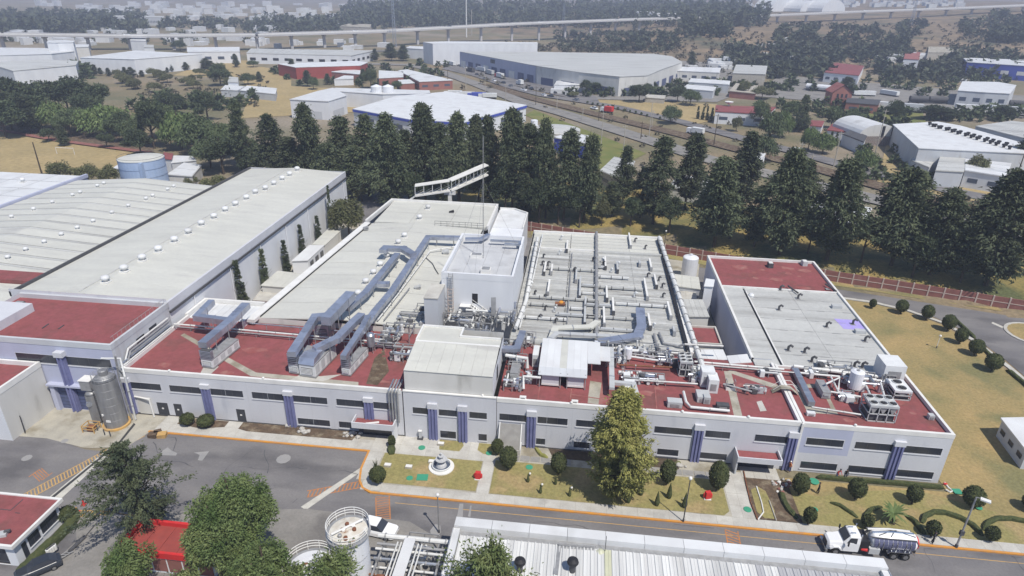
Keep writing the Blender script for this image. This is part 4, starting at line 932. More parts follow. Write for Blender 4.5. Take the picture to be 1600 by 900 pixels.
# curb opening with stacks
cu = thing('roof_curb', 'rectangular white curb with railing round a stack on the ribbed roof', 'curb', (0, 50, 4.9))
c = [at(p[0], p[1], 5.1) for p in ((873, 856), (930, 860), (905, 905), (868, 900))]
q = MB(); q.sweep([tuple(c[1])[:2]+(5.0,), tuple(c[0])[:2]+(5.0,), tuple(c[3])[:2]+(5.0,)], .5, .35); q.build('curb_wall', 'pipe_grey', cu)
q = MB(); a, b2 = c[0], c[1]
for z_ in (5.5, 5.75): q.tube([(a.x, a.y, z_), (b2.x, b2.y, z_)], .04, 5)
for k in range(5): p = a.lerp(b2, k/4); q.tube([(p.x, p.y, 5.2), (p.x, p.y, 5.8)], .03, 4)
q.build('railing', 'pipe_grey', cu)
for (px, py, lab) in ((812, 893, 'rusty black mushroom-capped stack on the ribbed roof, left one'), (894, 893, 'dark upright exhaust stack inside the white roof curb')):
    p = at(px, py, 5.2); s_ = thing('exhaust_stack', lab, 'stack', tuple(p), 'stacks on the ribbed roof')
    q = MB(); q.lathe((p.x, p.y, 4.4), [(.32, 0), (.32, 1.9)], 12); q.build('pipe', 'dark_grey', s_)
    q = MB(); q.lathe((p.x, p.y, 6.3), [(.5, 0), (.62, .25), (.55, .5), (.2, .7)], 14); q.build('cap', 'black', s_)
p = at(938, 862, 5.3); hl = thing('roof_dish', 'small yellow round cap with thin antenna on the ribbed roof', 'roof cap', tuple(p))
q = MB(); q.lathe((p.x, p.y, 5.2), [(.42, 0), (.42, .15), (.1, .35)], 14); q.build('cap', 'skylight', hl); q = MB(); q.tube([(p.x+.5, p.y, 5.1), (p.x+.5, p.y+.2, 7.4)], .03, 4); q.build('antenna', 'dark_grey', hl)
# ------------------------------------------------------------------ gatehouse and red shed
gh = thing('gatehouse', 'small white gatehouse with red roof at the bottom left corner', 'building', (-66, 50, 0))
x0, x1, y0, y1 = -80, -59.9, 46.6, 53.2
o, P = wall((x1, y0), (x1, y1), 0, 3.3, [(.9, 1.6, .05, 2.3), (1.8, 3.4, .9, 2.4), (3.7, 6.2, 1.0, 2.5)], 'wall_white', gh)
window(P, gh, 1.8, 3.4, .9, 2.4, 2, sill=False); window(P, gh, 3.7, 6.2, 1.0, 2.5, 3, sill=False)
q = MB(); q.quad(P(.9, .05, .06), P(1.6, .05, .06), P(1.6, 2.3, .06), P(.9, 2.3, .06)); q.build('door', 'glass_dark', gh)
wall((x0, y0), (x1, y0), 0, 3.3, [(14, 19, .05, 2.6)], 'wall_white', gh); wall((x1, y1), (x0, y1), 0, 3.3, [], 'wall_white', gh)
q = MB(); q.box(-66, -61, y0+.2, y0+.26, 0, 2.7); q.build('shopfront', 'glass_dark', gh)
roofslab(gh, x0, x1+.35, y0-.35, y1+.35, 3.35, 'roof_red'); coping([(x0, y0-.35), (x1+.35, y0-.35), (x1+.35, y1+.35), (x0, y1+.35)], .24, 3.05, 3.5, 'trim_white', gh)
for a, c in (((-66.5, 51.2), (-64, 51.2)), ((-64, 51.2), (-64, 53)), ((-63.2, 50.9), (-62.6, 50.9))): q = MB(); q.sweep([(*a, 3.35), (*c, 3.35)], .07, .05); q.build('roof_seam', 'dark_grey', gh)
q = MB(); q.cbox((-61.9, 47.6, 3.36), 1.1, .8, .35, .4); t_ = q.build('roof_unit', 'unit_grey', gh); q = MB(); q.cbox((-61.4, 47.9, 3.7), .6, .3, .2, .4); q.build('fan', 'dark_grey', t_)
rs = thing('red_kiosk', 'flat kiosk with bright red parapet and dull red roof between the trees', 'building', (-43, 49.5, 0))
x0, x1, y0, y1 = -48.4, -37.5, 47.8, 52.1
wall((x0, y0), (x1, y0), 0, 2.4, [], 'wall_white', rs); wall((x1, y0), (x1, y1), 0, 2.4, [], 'wall_white', rs); wall((x0, y1), (x0, y0), 0, 2.4, [], 'wall_white', rs)
for k in range(6): q = MB(); q.box(x0+.3+k*1.8, x0+1.9+k*1.8, y0-.05, y0-.003, .3, 2.1); q.build('brick_panel', 'brick_red', rs)
for k in range(5): q = MB(); q.box(x0+.1+k*2.15, x0+2.2+k*2.15, y0, y1, 2.4, 2.6); q.build('roof_panel', 'red_sheet', rs)
coping([(x0, y0), (x1, y0), (x1, y1), (x0, y1)], .28, 2.35, 3.15, 'bright_red', rs, closed=True)
# ================================================================== roof equipment
def vent_proto(s=1.):
    t = thing('roof_vent', 'round white roof vent', 'roof vent', (0, 0, 0))
    q = MB(); q.cbox((0, 0, 0), 1.3, 1.3, .25); q.build('curb', 'trim_white', t)
    q = MB(); q.lathe((0, 0, .25), [(.38, 0), (.38, .25), (.68, .42), (.74, .7), (.55, .98), (.2, 1.1)], 14); q.build('dome', 'roof_white', t, smooth=True)
    return t
VP = vent_proto()
def zroof_lw(x): return 11.6+.9*min(1, (x+94.6)/13.6) if x < -81 else 12.5-.75*(x+81)/14.6
L1 = [(167, 445), (196, 428), (224, 411), (249, 397), (274, 382), (296, 369), (316, 356), (335.5, 345), (353, 334), (369, 325), (386, 315), (400, 306)]+[(400+x/4, 225+y/4) for x, y in ((62, 299), (115, 268), (167, 237), (213, 210), (260, 178))]
for i, p in enumerate(L1):
    c = at(p[0], p[1], 12.0); c.z = zroof_lw(c.x)-.02
    place(VP, c, 0, (1.05, 1.05, 1.0), f'round white vent on the tall warehouse roof, {ONES[i]} from the front', 'roof vents on the tall warehouse')
L2 = [((45+8)/4, 225+722/4), (165/4, 225+672/4), (280/4, 225+625/4), (387/4, 225+578/4), (487/4, 225+536/4), (585/4, 225+494/4), (703/4, 225+440/4), (805/4, 225+398/4), (915/4, 225+353/4), (957/4, 225+334/4), (1050/4, 225+295/4), (1088/4, 225+275/4)]
for i, p in enumerate(L2):
    c = at(p[0], p[1], 8.4); c.z = 8.45
    place(VP, c, 0, .72, f'white vent with dark foot on the ribbed warehouse, right slope, {ONES[i]} from the front', 'roof vents on the ribbed warehouse')
for i, p in enumerate([(75, 465), (212, 416), (330, 373), (455, 328), (503, 311), (610, 270), (652, 254)]):
    c = at(p[0]/4, 225+p[1]/4, 8.4); c.z = 8.35
    place(VP, c, 0, .72, f'white vent with dark foot on the ribbed warehouse, left slope, {ONES[i]} from the front', 'roof vents on the ribbed warehouse')
c = at(36, 284.5, 7.6); place(VP, c, 0, .95, 'single white vent on the pale cross-ribbed roof at the far left', 'roof vents on the ribbed warehouse')
for i, p in enumerate([(560, 462), (572, 443.5), (584, 429), (594.5, 416.5), (604.5, 403), (622.5, 381.5), (632, 371)]):
    c = at(p[0], p[1], 9.1); c.z = 9.05
    place(VP, c, 0, .9, f'round white vent along the big silver duct, {ONES[i]} from the front', 'roof vents on the middle hall')
for i, p in enumerate([(655.5, 343), (669, 327)]):
    c = at(p[0], p[1], 8.75); place(VP, c, 0, .95, f'round white vent on the back bay of the middle hall, {("nearer", "farther")[i]} of two', 'roof vents on the middle hall')

def duct(label, path, w, hh, m='duct', legs=0, name='air_duct', cat='duct', group=None, closed_end=True, zb=8.4):
    """path of (px, py, z): a box duct built of straight sections with flanges"""
    w *= .8; hh *= .8; P = [at(*p) for p in path]; t = thing(name, label, cat, tuple(P[0]), group)
    for si, (a, c) in enumerate(zip(P, P[1:])):
        a, c = a+Vector((0, 0, .014*si)), c+Vector((0, 0, .014*si)); w += .012
        L = (c-a).length; k = max(1, round(L/4.5)); d = (c-a).normalized()
        for i in range(k):
            s, e = a+d*(L*i/k-(w*.45 if i == 0 and k else 0)), a+d*(L*(i+1)/k-.03 if i < k-1 else L+w*.45)
            if L < w*1.2: s, e = a, c
            q = MB(); q.sweep([tuple(s), tuple(e)], w, hh); q.build('duct_section', m, t)
        if L > 3:
            for i in range(1, k+1):
                s = a+d*(L*(i-.5)/k); q = MB(); q.sweep([tuple(s-d*.05-Vector((0, 0, .04))), tuple(s+d*.05-Vector((0, 0, .04)))], w+.12, hh+.08); q.build('flange', 'steel', t)
                if legs and s.z-zb > .35:
                    q = MB(); nrm = Vector((-d.y, d.x, 0)).normalized()
                    for g in (-1, 1): r_ = s+nrm*g*w*.45; q.box(r_.x-.05, r_.x+.05, r_.y-.05, r_.y+.05, zb, r_.z)
                    q.build('support', 'pipe_grey', t)
    return t
def prun(label, path, r, m='pipe_white', name='pipe_run', cat='pipe', group=None, n=7):
    P = [at(*p) for p in path]; t = thing(name, label, cat, tuple(P[0]), group)
    q = MB(); q.tube(P, r, n); q.build('pipe', m, t)
    q = MB()
    for a, c in zip(P, P[1:]):
        d = (c-a); L = d.length; d.normalize()
        for i in range(1, int(L/3)+1):
            s = a+d*(L*i/(int(L/3)+1)); q.tube([s-d*.06, s+d*.06], r*1.35, n)
            if s.z > 7.7 and i % 2: q.box(s.x-.04, s.x+.04, s.y-.04, s.y+.04, s.z-min(1.1, s.z-7.5), s.z)
    if q.v: q.build('pipe_clamp', 'pipe_grey', t)
    return t
Z = 7.5
def ahu(base, w, d, hh, label, m='unit_white', duct_h=0, rz=0, name='air_handler', z=Z, group=None):
    """rooftop air handler: skid, casing in bays, door, louvre and fan housing"""
    c = at(base[0], base[1], z) if len(base) == 2 else Vector(base)
    t = thing(name, label, 'air handler', (c.x, c.y, z), group); o = (c.x, c.y, z)
    R = Matrix.Rotation(rz, 3, 'Z')
    def lb(nm, x0, x1, y0, y1, z0, z1, mm, par=None):
        q = MB(); q.box(x0, x1, y0, y1, z0, z1); q.v = [tuple(R @ Vector(v)+Vector(o)) for v in q.v]; return q.build(nm, mm, par or t)
    lb('skid', -w/2-.08, w/2+.08, 0, d, .12, .32, 'pipe_grey')
    k = max(2, round(d/1.6))
    for i in range(k): lb('casing', -w/2, w/2, d*i/k+.015, d*(i+1)/k-.015, .34, hh, m)
    s = lb('side_band', -w/2-.02, w/2+.02, .0, d, hh-.12, hh+.06, 'pipe_grey')
    f = lb('louvre', -w*.36, w*.36, -.06, -.01, .6, hh*.75, 'dark_grey')
    for i in range(5): lb('louvre_blade', -w*.36, w*.36, -.12, -.062, .62+i*(hh*.75-.6)/5, .62+(i+.45)*(hh*.75-.6)/5, m, f)
    for i in range(k): lb('door', w/2+.005, w/2+.04, d*(i+.2)/k, d*(i+.8)/k, .5, hh-.25, 'unit_grey')
    if duct_h:
        for i in range(6): lb('hood_blade', -w/2, w/2, -.05, .6, hh+duct_h*i/6+.02, hh+duct_h*(i+.6)/6, 'duct')
        lb('hood_core', -w/2+.1, w/2-.1, 0, .6, hh, hh+duct_h, 'dark_grey')
    return t
# left group of big silver air handlers ------------------------------------
ahu((325, 576), 1.9, 6.6, 1.6, 'white air handler under a silver duct on the left red roof, standing alone', duct_h=1.5, rz=-.12)
duct('silver box duct climbing from the lone left air handler to the link roof', [(321, 541, 10.7), (360, 508, 10.7), (383, 484, 10.7)], 1.7, 1.25, legs=1, zb=7.6)
duct('silver duct branch bent over the link roof', [(362, 507, 10.5), (309, 500, 10.5), (330, 478, 10.5)], 1.25, 1.2, legs=1, zb=7.6)
ahu((460, 585), 1.6, 5.6, 1.7, 'narrow white air handler, leftmost of the three close together', duct_h=1.9, rz=-.12)
ahu((481, 590), 2.5, 6.6, 2.2, 'broad white air handler in the middle of the three close together', rz=-.12)
ahu((541, 588), 1.3, 6.2, 1.5, 'slim white air handler, rightmost of the three close together', duct_h=1.9, rz=-.12)
duct('silver duct rising from the leftmost of the three air handlers', [(458, 555, 11.1), (493, 500, 11.1), (515, 498, 11.1)], 1.5, 1.1, legs=1, zb=7.6)
q = thing('duct_hood', 'sloping bluish steel hood on top of the broad middle air handler', 'duct', tuple(at(485, 565, 9.7)))
o = at(481, 590, Z); b = MB()
prof = [(-.1, 2.25, 1.25), (.4, 3.1, 1.2), (1.8, 3.3, 1.15), (3.2, 2.9, .95), (5.0, 2.9, .8)]
for (ya, za, wa_), (yb, zb_, wb_) in zip(prof, prof[1:]):
    V = [(-wa_, ya, 2.2), (wa_, ya, 2.2), (wa_, ya, za), (-wa_, ya, za), (-wb_, yb, 2.2), (wb_, yb, 2.2), (wb_, yb, zb_), (-wb_, yb, zb_)]
    V = [tuple(Matrix.Rotation(-.12, 3, 'Z') @ Vector(v)+o) for v in V]; k = len(b.v); b.v += V
    b.f += [(k+3, k+2, k+6, k+7), (k+1, k+5, k+6, k+2), (k, k+3, k+7, k+4), (k, k+1, k+2, k+3)]
b.build('hood', 'duct', q)
duct('wide silver duct leaving the hood of the broad air handler', [(497, 548, 10.2), (528, 533, 10.6), (553, 508, 10.9), (563, 499, 10.9)], 1.5, 1.1, legs=1, zb=8)
ahu((504, 531), 2.3, 3.0, 2.6, 'boxy cream air handler behind the three close together', 'duct', z=7.6)
duct('tall silver duct stepping down from the long roof run', [(513, 505, 11.6), (546, 470, 11.6)], 2.0, 1.8, legs=1, zb=8.4)
duct('silver duct from the rightmost of the three air handlers', [(538, 560, 10.9), (566, 517, 10.9), (575, 500, 10.9)], 1.1, .9, legs=1, zb=8)
duct('long silver duct along the left side of the roof run', [(545, 484, 10.3), (572, 461, 10.4), (620, 402, 10.4)], 1.5, .95, legs=1, zb=8.9)
duct('long silver duct along the right side of the roof run, reaching the tower', [(560, 527, 10.2), (587, 490, 10.2), (613, 459, 10.2), (669, 374, 10.2), (722, 375, 10.2)], 1.45, .95, legs=1, zb=8.9)
duct('curved silver cross duct at the far end of the roof run', [(598, 396, 10.7), (603, 391, 10.7), (630, 392, 10.7), (643, 400, 10.7)], 1.9, 1.0, legs=0)
duct('short silver cross duct joining the two long runs', [(585, 447, 10.1), (604, 447, 10.1)], 1.6, .9)
prun('long thin white pipe beside the silver roof run', [(590, 500, 9.3), (620, 462, 9.3), (672, 392, 9.3), (722, 383, 9.3)], .13)
prun('second thin pipe beside the silver roof run', [(600, 500, 9.2), (640, 450, 9.2)], .11, 'pipe_grey')
# horizontal pipe bundles at the back of the left red roof
for i, (a, c, z, r, m_) in enumerate((((272, 506), (625, 537), 8.5, .13, 'pipe_white'), ((272, 510), (640, 543), 8.2, .11, 'pipe_grey'), ((390, 505), (600, 523), 9.1, .10, 'steel'))):
    prun(f'white pipe along the back edge of the left red roof, {ONES[i]} from the front', [(a[0], a[1], z), (c[0], c[1], z)], r, m_, group='pipes along the back of the left red roof')
vs = thing('small_vessel', 'small steel vessel on a stand at the back of the left red roof', 'vessel', tuple(at(581, 548, Z)))
o = at(581, 550, Z); q = MB(); q.lathe((o.x, o.y, Z+1.2), [(.25, -.2), (.62, 0), (.65, 1.9), (.4, 2.2)], 14); q.build('shell', 'steel', vs)
for k in range(4): a = k*math.pi/2+.7; q = MB(); q.tube([(o.x+.55*math.cos(a), o.y+.55*math.sin(a), Z), (o.x+.55*math.cos(a), o.y+.55*math.sin(a), Z+1.4)], .06, 5); q.build('leg', 'pipe_grey', vs)

def bundle(px, py, w, d, hh, n, seed, label, z=Z, mats=('pipe_white', 'pipe_grey', 'steel', 'duct', 'unit_grey'), rmax=.26, rmin=.08, boxes=2, frame=True):
    """pipework skid: frame posts, bent pipes, valves and small vessels"""
    rs = random.Random(seed); c = at(px, py, z); t = thing('pipe_skid', label, 'pipework', (c.x, c.y, z))
    X0, X1, Y0, Y1 = c.x-w/2, c.x+w/2, c.y, c.y+d
    if frame:
        q = MB()
        for x in (X0, (X0+X1)/2, X1):
            for y in (Y0, Y1): q.box(x-.06, x+.06, y-.06, y+.06, z, z+hh)
        for y in (Y0, Y1): q.box(X0, X1, y-.05, y+.05, z+hh, z+hh+.12)
        for x in (X0, X1): q.box(x-.05, x+.05, Y0, Y1, z+hh*.6, z+hh*.6+.1)
        q.build('frame', 'pipe_grey', t)
    for i in range(n):
        r = rs.uniform(rmin, rmax); zz = z+rs.uniform(.2, hh); x = rs.uniform(X0, X1); y = rs.uniform(Y0, Y1); k = rs.random(); x2 = rs.uniform(X0, X1); y2 = rs.uniform(Y0, Y1)
        if k < .45: P = [(X0-.2, y, zz), (x, y, zz), (x+.15, y, zz-.1), (x+.15, y, z+.1)]
        elif k < .8: P = [(x, Y0-.2, zz), (x, y, zz), (x, y+.12, zz+.1), (x, y+.12, z+hh*rs.uniform(.9, 1.3))]
        else: P = [(x, y, z+.1), (x, y, zz), (x2, y, zz), (x2, y2, zz)]
        q = MB(); q.tube(P, r, 7); p_ = q.build('pipe', rs.choice(mats), t)
        if rs.random() < .4: q = MB(); q.lathe((x, y, zz-.1), [(r*1.2, 0), (r*1.8, .1), (r*1.8, .25), (r, .35)], 8); q.build('valve', rs.choice(('dark_grey', 'pipe_grey')), p_)
    for i in range(boxes):
        x, y = rs.uniform(X0, X1-.5), rs.uniform(Y0, Y1-.5); q = MB(); sx = rs.uniform(.5, 1.3); q.cbox((x, y, z+.1), sx, rs.uniform(.5, 1.2), rs.uniform(.5, 1.3)); q.build('equipment_box', rs.choice(('unit_white', 'unit_grey', 'dark_grey')), t)
    return t
BL = [(618, 535, 4.6, 3.0, 1.8, 14, 1, 'crowded grey pipework left of the penthouse roof, back part'),
 (630, 566, 4.0, 3.2, 1.3, 8, 2, 'rusty grey pipes and ducts beside the penthouse, front part'),
 (640, 517, 5.0, 4.0, 1.4, 10, 3, 'pipework with ducts left of the tower foot'),
 (716, 508, 5.0, 3.5, 2.2, 16, 4, 'dense pipework at the tower foot under the ladder'),
 (752, 510, 5.2, 4.0, 2.4, 18, 5, 'dense pipework and fans under the steep white stairs'),
 (745, 535, 4.0, 2.2, 2.4, 12, 6, 'pipework in the notch of the penthouse roof'),
 (790, 512, 3.0, 4.5, 2.6, 14, 7, 'tall pipe cluster between tower and process hall'),
 (792, 562, 2.6, 3.2, 1.8, 10, 8, 'grey equipment cluster right of the penthouse'),
 (800, 612, 2.4, 3.4, 1.2, 7, 9, 'small equipment cluster in front right of the penthouse'),
 (822, 545, 2.6, 3.0, 1.5, 10, 10, 'looped pipes left of the white canopy house'),
 (962, 575, 3.0, 3.6, 2.2, 13, 11, 'pipe frame right of the white canopy house'),
 (1000, 560, 6.0, 2.6, 1.3, 14, 12, 'long low pipework behind the small white squares'),
 (1046, 575, 3.0, 2.4, 1.6, 10, 13, 'pipes feeding the smaller fan chiller'),
 (1020, 602, 3.6, 2.2, .7, 9, 14, 'low valve group on the red roof near the three white squares'),
 (1310, 585, 5.0, 2.2, 1.0, 12, 15, 'pipework beside the silver trunk on the right wing'),
 (1350, 612, 4.6, 3.0, 1.5, 16, 16, 'crossed white pipes behind the large fan chiller'),
 (1180, 615, 2.8, 1.0, .8, 5, 17, 'short bluish pipe group on the red roof'),
 (1110, 605, 2.2, 1.6, .8, 5, 18, 'small pipe group beside the white box units'),
 (1112, 482, 1.6, 6.5, 2.2, 14, 19, 'vertical run of small tanks and pipes in the alley'),
 (600, 548, 3.4, 2.2, 1.4, 9, 21, 'pipes behind the small steel vessel'), (655, 505, 3, 5, 1.2, 9, 22, 'pipes running up to the tower side annex'), (735, 520, 4, 3, 2.0, 12, 23, 'pipework in the middle of the notch behind the penthouse'), (775, 495, 3, 3, 2.4, 11, 24, 'ducts and pipes at the right tower foot'), (808, 580, 2.6, 2.4, 1.6, 9, 25, 'valves and pipes between penthouse and canopy house'), (830, 600, 1.6, 2, 1.0, 6, 26, 'small pump group left of the canopy house'), (985, 600, 2.4, 2, 1.0, 7, 27, 'pipes behind the tall tree top'), (1030, 562, 3, 2, 1.2, 9, 28, 'valve station at the process hall edge'), (1085, 598, 1.6, 1.6, 1.2, 7, 29, 'pipes left of the stepped white units'), (1200, 590, 2.6, 1.2, .7, 6, 30, 'thin pipes at the back edge of the right red roof'), (1275, 590, 3, 1.4, .9, 8, 32, 'pipes behind the silver trunk duct'), (1395, 612, 2.0, 2.0, 1.4, 8, 33, 'pipes between the white enclosure and the fan units'), (1325, 628, 2.4, 1.6, .8, 8, 34, 'low pipes in front of the upright white tank'), (1095, 588, 2, 1.4, 1.0, 6, 35, 'pipes behind the stepped white units'), (940, 560, 2, 2.4, 1.8, 9, 36, 'pipes and small tanks at the right of the canopy house'), (0,0,0,0,0,0,0,'')]
for a in BL[:-1]:
    bundle(*a[:7], a[7], z=(Z if a[1] > 520 else 8.0) if a[6] != 19 else 0.2)
# big trunk pipes between tower and central hall
prun('long white trunk pipe running back along the process hall, right edge', [(1106, 598, 8.4), (1030, 371, 8.9)], .42, 'pipe_white', n=10)
prun('fat white pipe along the left edge of the process hall', [(806, 512, 9.0), (822, 470, 9.0), (840, 372, 9.0)], .34, 'pipe_white', n=9)
prun('thin white pipe along the left edge of the process hall', [(812, 512, 8.6), (834, 430, 8.6), (848, 366, 8.6)], .16, 'pipe_white')
prun('grey central pipe splitting the process hall roof', [(932, 532, 8.5), (932, 363, 8.5)], .32, 'pipe_grey', n=9)
prun('thin grey pipe on the left half of the process hall roof', [(886, 505, 8.2), (894, 395, 8.2)], .12, 'pipe_grey')
duct('pale flat duct bent round on the process hall above the canopy house', [(932, 505, 8.7), (922, 512, 8.7), (868, 514, 8.7), (862, 530, 8.7)], 1.4, .4, 'roof_cream')
duct('broad lilac-grey duct at the front right of the process hall', [(1000, 487, 9.0), (1002, 512, 9.0), (996, 527, 8.8), (942, 536, 8.8)], 1.9, .6, 'duct')
duct('pale grey duct crossing behind the canopy house', [(850, 540, 9.2), (870, 523, 9.0), (995, 530, 8.6)], 1.1, .5, 'unit_grey')
prun('bent grey pipe pair by the right trunk pipe, outer', [(1030, 520, 8.3), (1037, 536, 8.3), (1060, 541, 8.3), (1070, 538, 8.9), (1130, 541, 8.9)], .2, 'pipe_grey')
prun('bent grey pipe pair by the right trunk pipe, inner', [(1022, 522, 8.3), (1028, 546, 8.3), (1060, 548, 8.3)], .2, 'pipe_grey')
# cross pipes at the hall / red roof border
for i, (y0_, y1_, x0_, x1_, r, m_) in enumerate(((543, 552, 950, 1062, .15, 'pipe_white'), (549, 561, 950, 1060, .12, 'pipe_grey'), (557, 567, 985, 1055, .16, 'pipe_white'), (570, 574, 965, 1050, .14, 'pipe_rust'), (565, 577, 1085, 1225, .16, 'pipe_white'), (570, 583, 1100, 1250, .12, 'pipe_grey'), (594, 600, 998, 1090, .16, 'pipe_grey'), (600, 612, 1130, 1175, .14, 'pipe_grey'))):
    prun(f'long cross pipe on the right red roof, {ONES[i]} counting from the back left', [(x0_, y0_, 8.3), (x1_, y1_, 8.3)], r, m_, group='cross pipes on the right red roof')
for i, (a, c, r, m_) in enumerate((((1240, 572), (1385, 590), .28, 'pipe_white'), ((1245, 582), (1380, 595), .16, 'pipe_white'), ((1268, 636), (1345, 648), .15, 'pipe_grey'), ((1298, 612), (1345, 620), .14, 'pipe_white'))):
    prun(f'white cross pipe on the right wing roof, {ONES[i]} from the back', [(*a, 8.2), (*c, 8.2)], r, m_, group='cross pipes on the right wing')
for i, P in enumerate([[(1352, 600, 8.4), (1362, 622, 9.6)], [(1376, 598, 9.4), (1384, 626, 9.2), (1388, 632, 9.6)], [(1298, 588, 8.3), (1310, 612, 8.3), (1335, 620, 8.3)], [(1290, 600, 9.2), (1312, 590, 9.2), (1310, 610, 8.2)]]):
    prun(f'slanting pale pipe near the large fan chiller, {ONES[i]}' + ' of four from the right'[0:0], P, .14, 'pipe_white', group='slanting pipes by the large chiller')
for _k, o_ in enumerate([o for o in COL.objects if o.get('group') == 'slanting pipes by the large chiller']): o_['label'] = 'slanting pale pipe among the pipework by the large fan chiller, ' + ONES[(2, 3, 1, 0)[_k]]+' from the left'
prun('white pipe arch from the penthouse side over the red roof', [(790, 555, 9.6), (824, 560, 9.6), (824, 575, 8.2)], .26)
prun('white pipe elbow reaching the canopy house', [(818, 608, 8.0), (818, 588, 9.2), (845, 590, 9.2)], .2)
# fans / chillers
def chiller(cx, cy, w, d, hh, label, nx, ny, m='unit_grey', openf=True):
    t = thing('fan_chiller', label, 'chiller', (cx, cy, Z))
    q = MB(); q.box(cx-w/2, cx+w/2, cy, cy+d, Z+hh-.32, Z+hh); q.build('top_deck', m, t)
    q = MB()
    for x in np.linspace(cx-w/2+.06, cx+w/2-.06, nx+1 if nx < 4 else 4):
        for y in (cy+.06, cy+d-.06): q.box(x-.06, x+.06, y-.06, y+.06, Z, Z+hh-.3)
    for z_ in (Z, Z+hh*.45): 
        for y in (cy+.05, cy+d-.05): q.box(cx-w/2, cx+w/2, y-.05, y+.05, z_, z_+.14)
        for x in (cx-w/2+.05, cx+w/2-.05): q.box(x-.05, x+.05, cy, cy+d, z_, z_+.14)
    q.build('frame', 'unit_grey', t)
    for i in range(nx):
        xa = cx-w/2+w*(i+.5)/nx; q = MB(); s_ = w/nx*.42
        q.v = [(xa-s_, cy+.15, Z+hh-.34), (xa+s_, cy+.15, Z+hh-.34), (xa+.08, cy+.15, Z+hh*.5), (xa-.08, cy+.15, Z+hh*.5), (xa-s_, cy+d-.15, Z+hh-.34), (xa+s_, cy+d-.15, Z+hh-.34), (xa+.08, cy+d-.15, Z+hh*.5), (xa-.08, cy+d-.15, Z+hh*.5)]
        q.f = [(0, 3, 2, 1), (4, 5, 6, 7), (0, 4, 7, 3), (1, 2, 6, 5)]; q.build('coil', 'pipe_grey', t)
    q = MB(); q.box(cx-w/2+.2, cx+w/2-.2, cy+.3, cy+d-.3, Z+.1, Z+hh*.44); q.build('compressor', 'dark_grey', t)
    for i in range(nx):
        for j in range(ny):
            x, y = cx-w/2+w*(i+.5)/nx, cy+d*(j+.5)/ny; r = min(w/nx, d/ny)*.42
            q = MB(); q.lathe((x, y, Z+hh), [(r, 0), (r, .14), (r*.94, .14), (r*.94, .02)], 18, cap=False); f = q.build('fan_ring', 'trim_white', t)
            q = MB(); q.lathe((x, y, Z+hh+.01), [(r*.93, 0), (r*.93, .012)], 18); q.build('fan_well', 'black', f)
            q = MB()
            for k in range(5):
                a = k*1.2566; q.poly([(x+.08*math.cos(a), y+.08*math.sin(a), Z+hh+.06), (x+r*.85*math.cos(a-.25), y+r*.85*math.sin(a-.25), Z+hh+.04), (x+r*.85*math.cos(a+.25), y+r*.85*math.sin(a+.25), Z+hh+.09)])
            q.build('fan_blade', 'dark_grey', f)
    return t
c = at(1376, 660, Z); chiller(c.x, c.y, 3.7, 2.9, 2.6, 'large rooftop chiller with six dark fans near the right end', 3, 2)
c = at(1070, 589, Z); chiller(c.x, c.y, 1.9, 2.8, 2.6, 'smaller chiller with six dark fans behind the white box units', 2, 3)
c = at(1408, 626, Z); chiller(c.x, c.y, 2.4, 3.2, 1.6, 'low grey fan unit at the right parapet of the right wing', 1, 2, 'unit_white')
def vtank(px, py, r, hh, label):
    o = at(px, py, Z); t = thing('roof_tank', label, 'tank', tuple(o)); q = MB(); q.lathe((o.x, o.y, Z+.5), [(r*.5, -.15), (r, 0), (r, hh), (r*.6, hh+.18)], 20); q.build('shell', 'tank_white', t)
    for k in range(4): a = k*math.pi/2+.6; q = MB(); q.box(o.x+r*.8*math.cos(a)-.07, o.x+r*.8*math.cos(a)+.07, o.y+r*.8*math.sin(a)-.07, o.y+r*.8*math.sin(a)+.07, Z, Z+.7); q.build('leg', 'pipe_grey', t)
    q = MB(); q.lathe((o.x, o.y, Z+.5+hh+.15), [(.22, 0), (.22, .2)], 10); q.build('manhole', 'pipe_grey', t)
vtank(1333, 609, .95, 2.6, 'upright white tank on legs in the pipework of the right wing'); vtank(980, 563, .62, 1.8, 'upright white tank on legs right of the canopy house')
# white tall box, box units, squares
def boxes(label, cat, lst, name, m='unit_white', z=Z):
    o = at(*lst[0][:2], z); t = thing(name, label, cat, tuple(o))
    for px, py, w, d, hh, *r in lst:
        c = at(px, py, z); q = MB(); q.cbox((c.x, c.y+d/2, z+(r[0] if r else .05)), w, d, hh); b_ = q.build('casing', m, t)
        q = MB(); q.cbox((c.x, c.y-.03, z+(r[0] if r else .05)+hh*.2), w*.6, .05, hh*.5); q.build('grille', 'pipe_grey', b_)
    return t
boxes('tall white box enclosure at the back corner of the right wing', 'enclosure', [(1393, 600, 3.0, 3.4, 3.0)], 'equipment_enclosure')
boxes('stepped white box units on the right red roof', 'air unit', [(1104, 606, 1.9, 1.9, 2.6), (1113, 615, 1.4, 2.2, 2.2)], 'box_unit')
boxes('low grey box unit in front of the stepped white units', 'air unit', [(1099, 630, 1.8, 2.0, .9), (1104, 632, .9, 1.0, 1.1)], 'box_unit', 'unit_grey')
boxes('grey-green box in the pipe line at the front of the right red roof', 'air unit', [(1054, 638, 2.0, 1.2, .9)], 'box_unit', 'unit_grey')
boxes('dark box at the end of the front pipe line', 'air unit', [(1129, 642, 1.7, .9, .8)], 'box_unit', 'dark_grey')
boxes('white duct box near the tall tree top', 'air unit', [(984, 622, 1.5, 3.2, 1.1)], 'box_unit', 'unit_white')
boxes('small white box near the corner of the right wing', 'box', [(1267, 651, 1.1, .6, .5)], 'roof_box')
boxes('small grey drum box by the right parapet', 'box', [(1455, 657, .7, .7, .7)], 'roof_box', 'unit_grey')
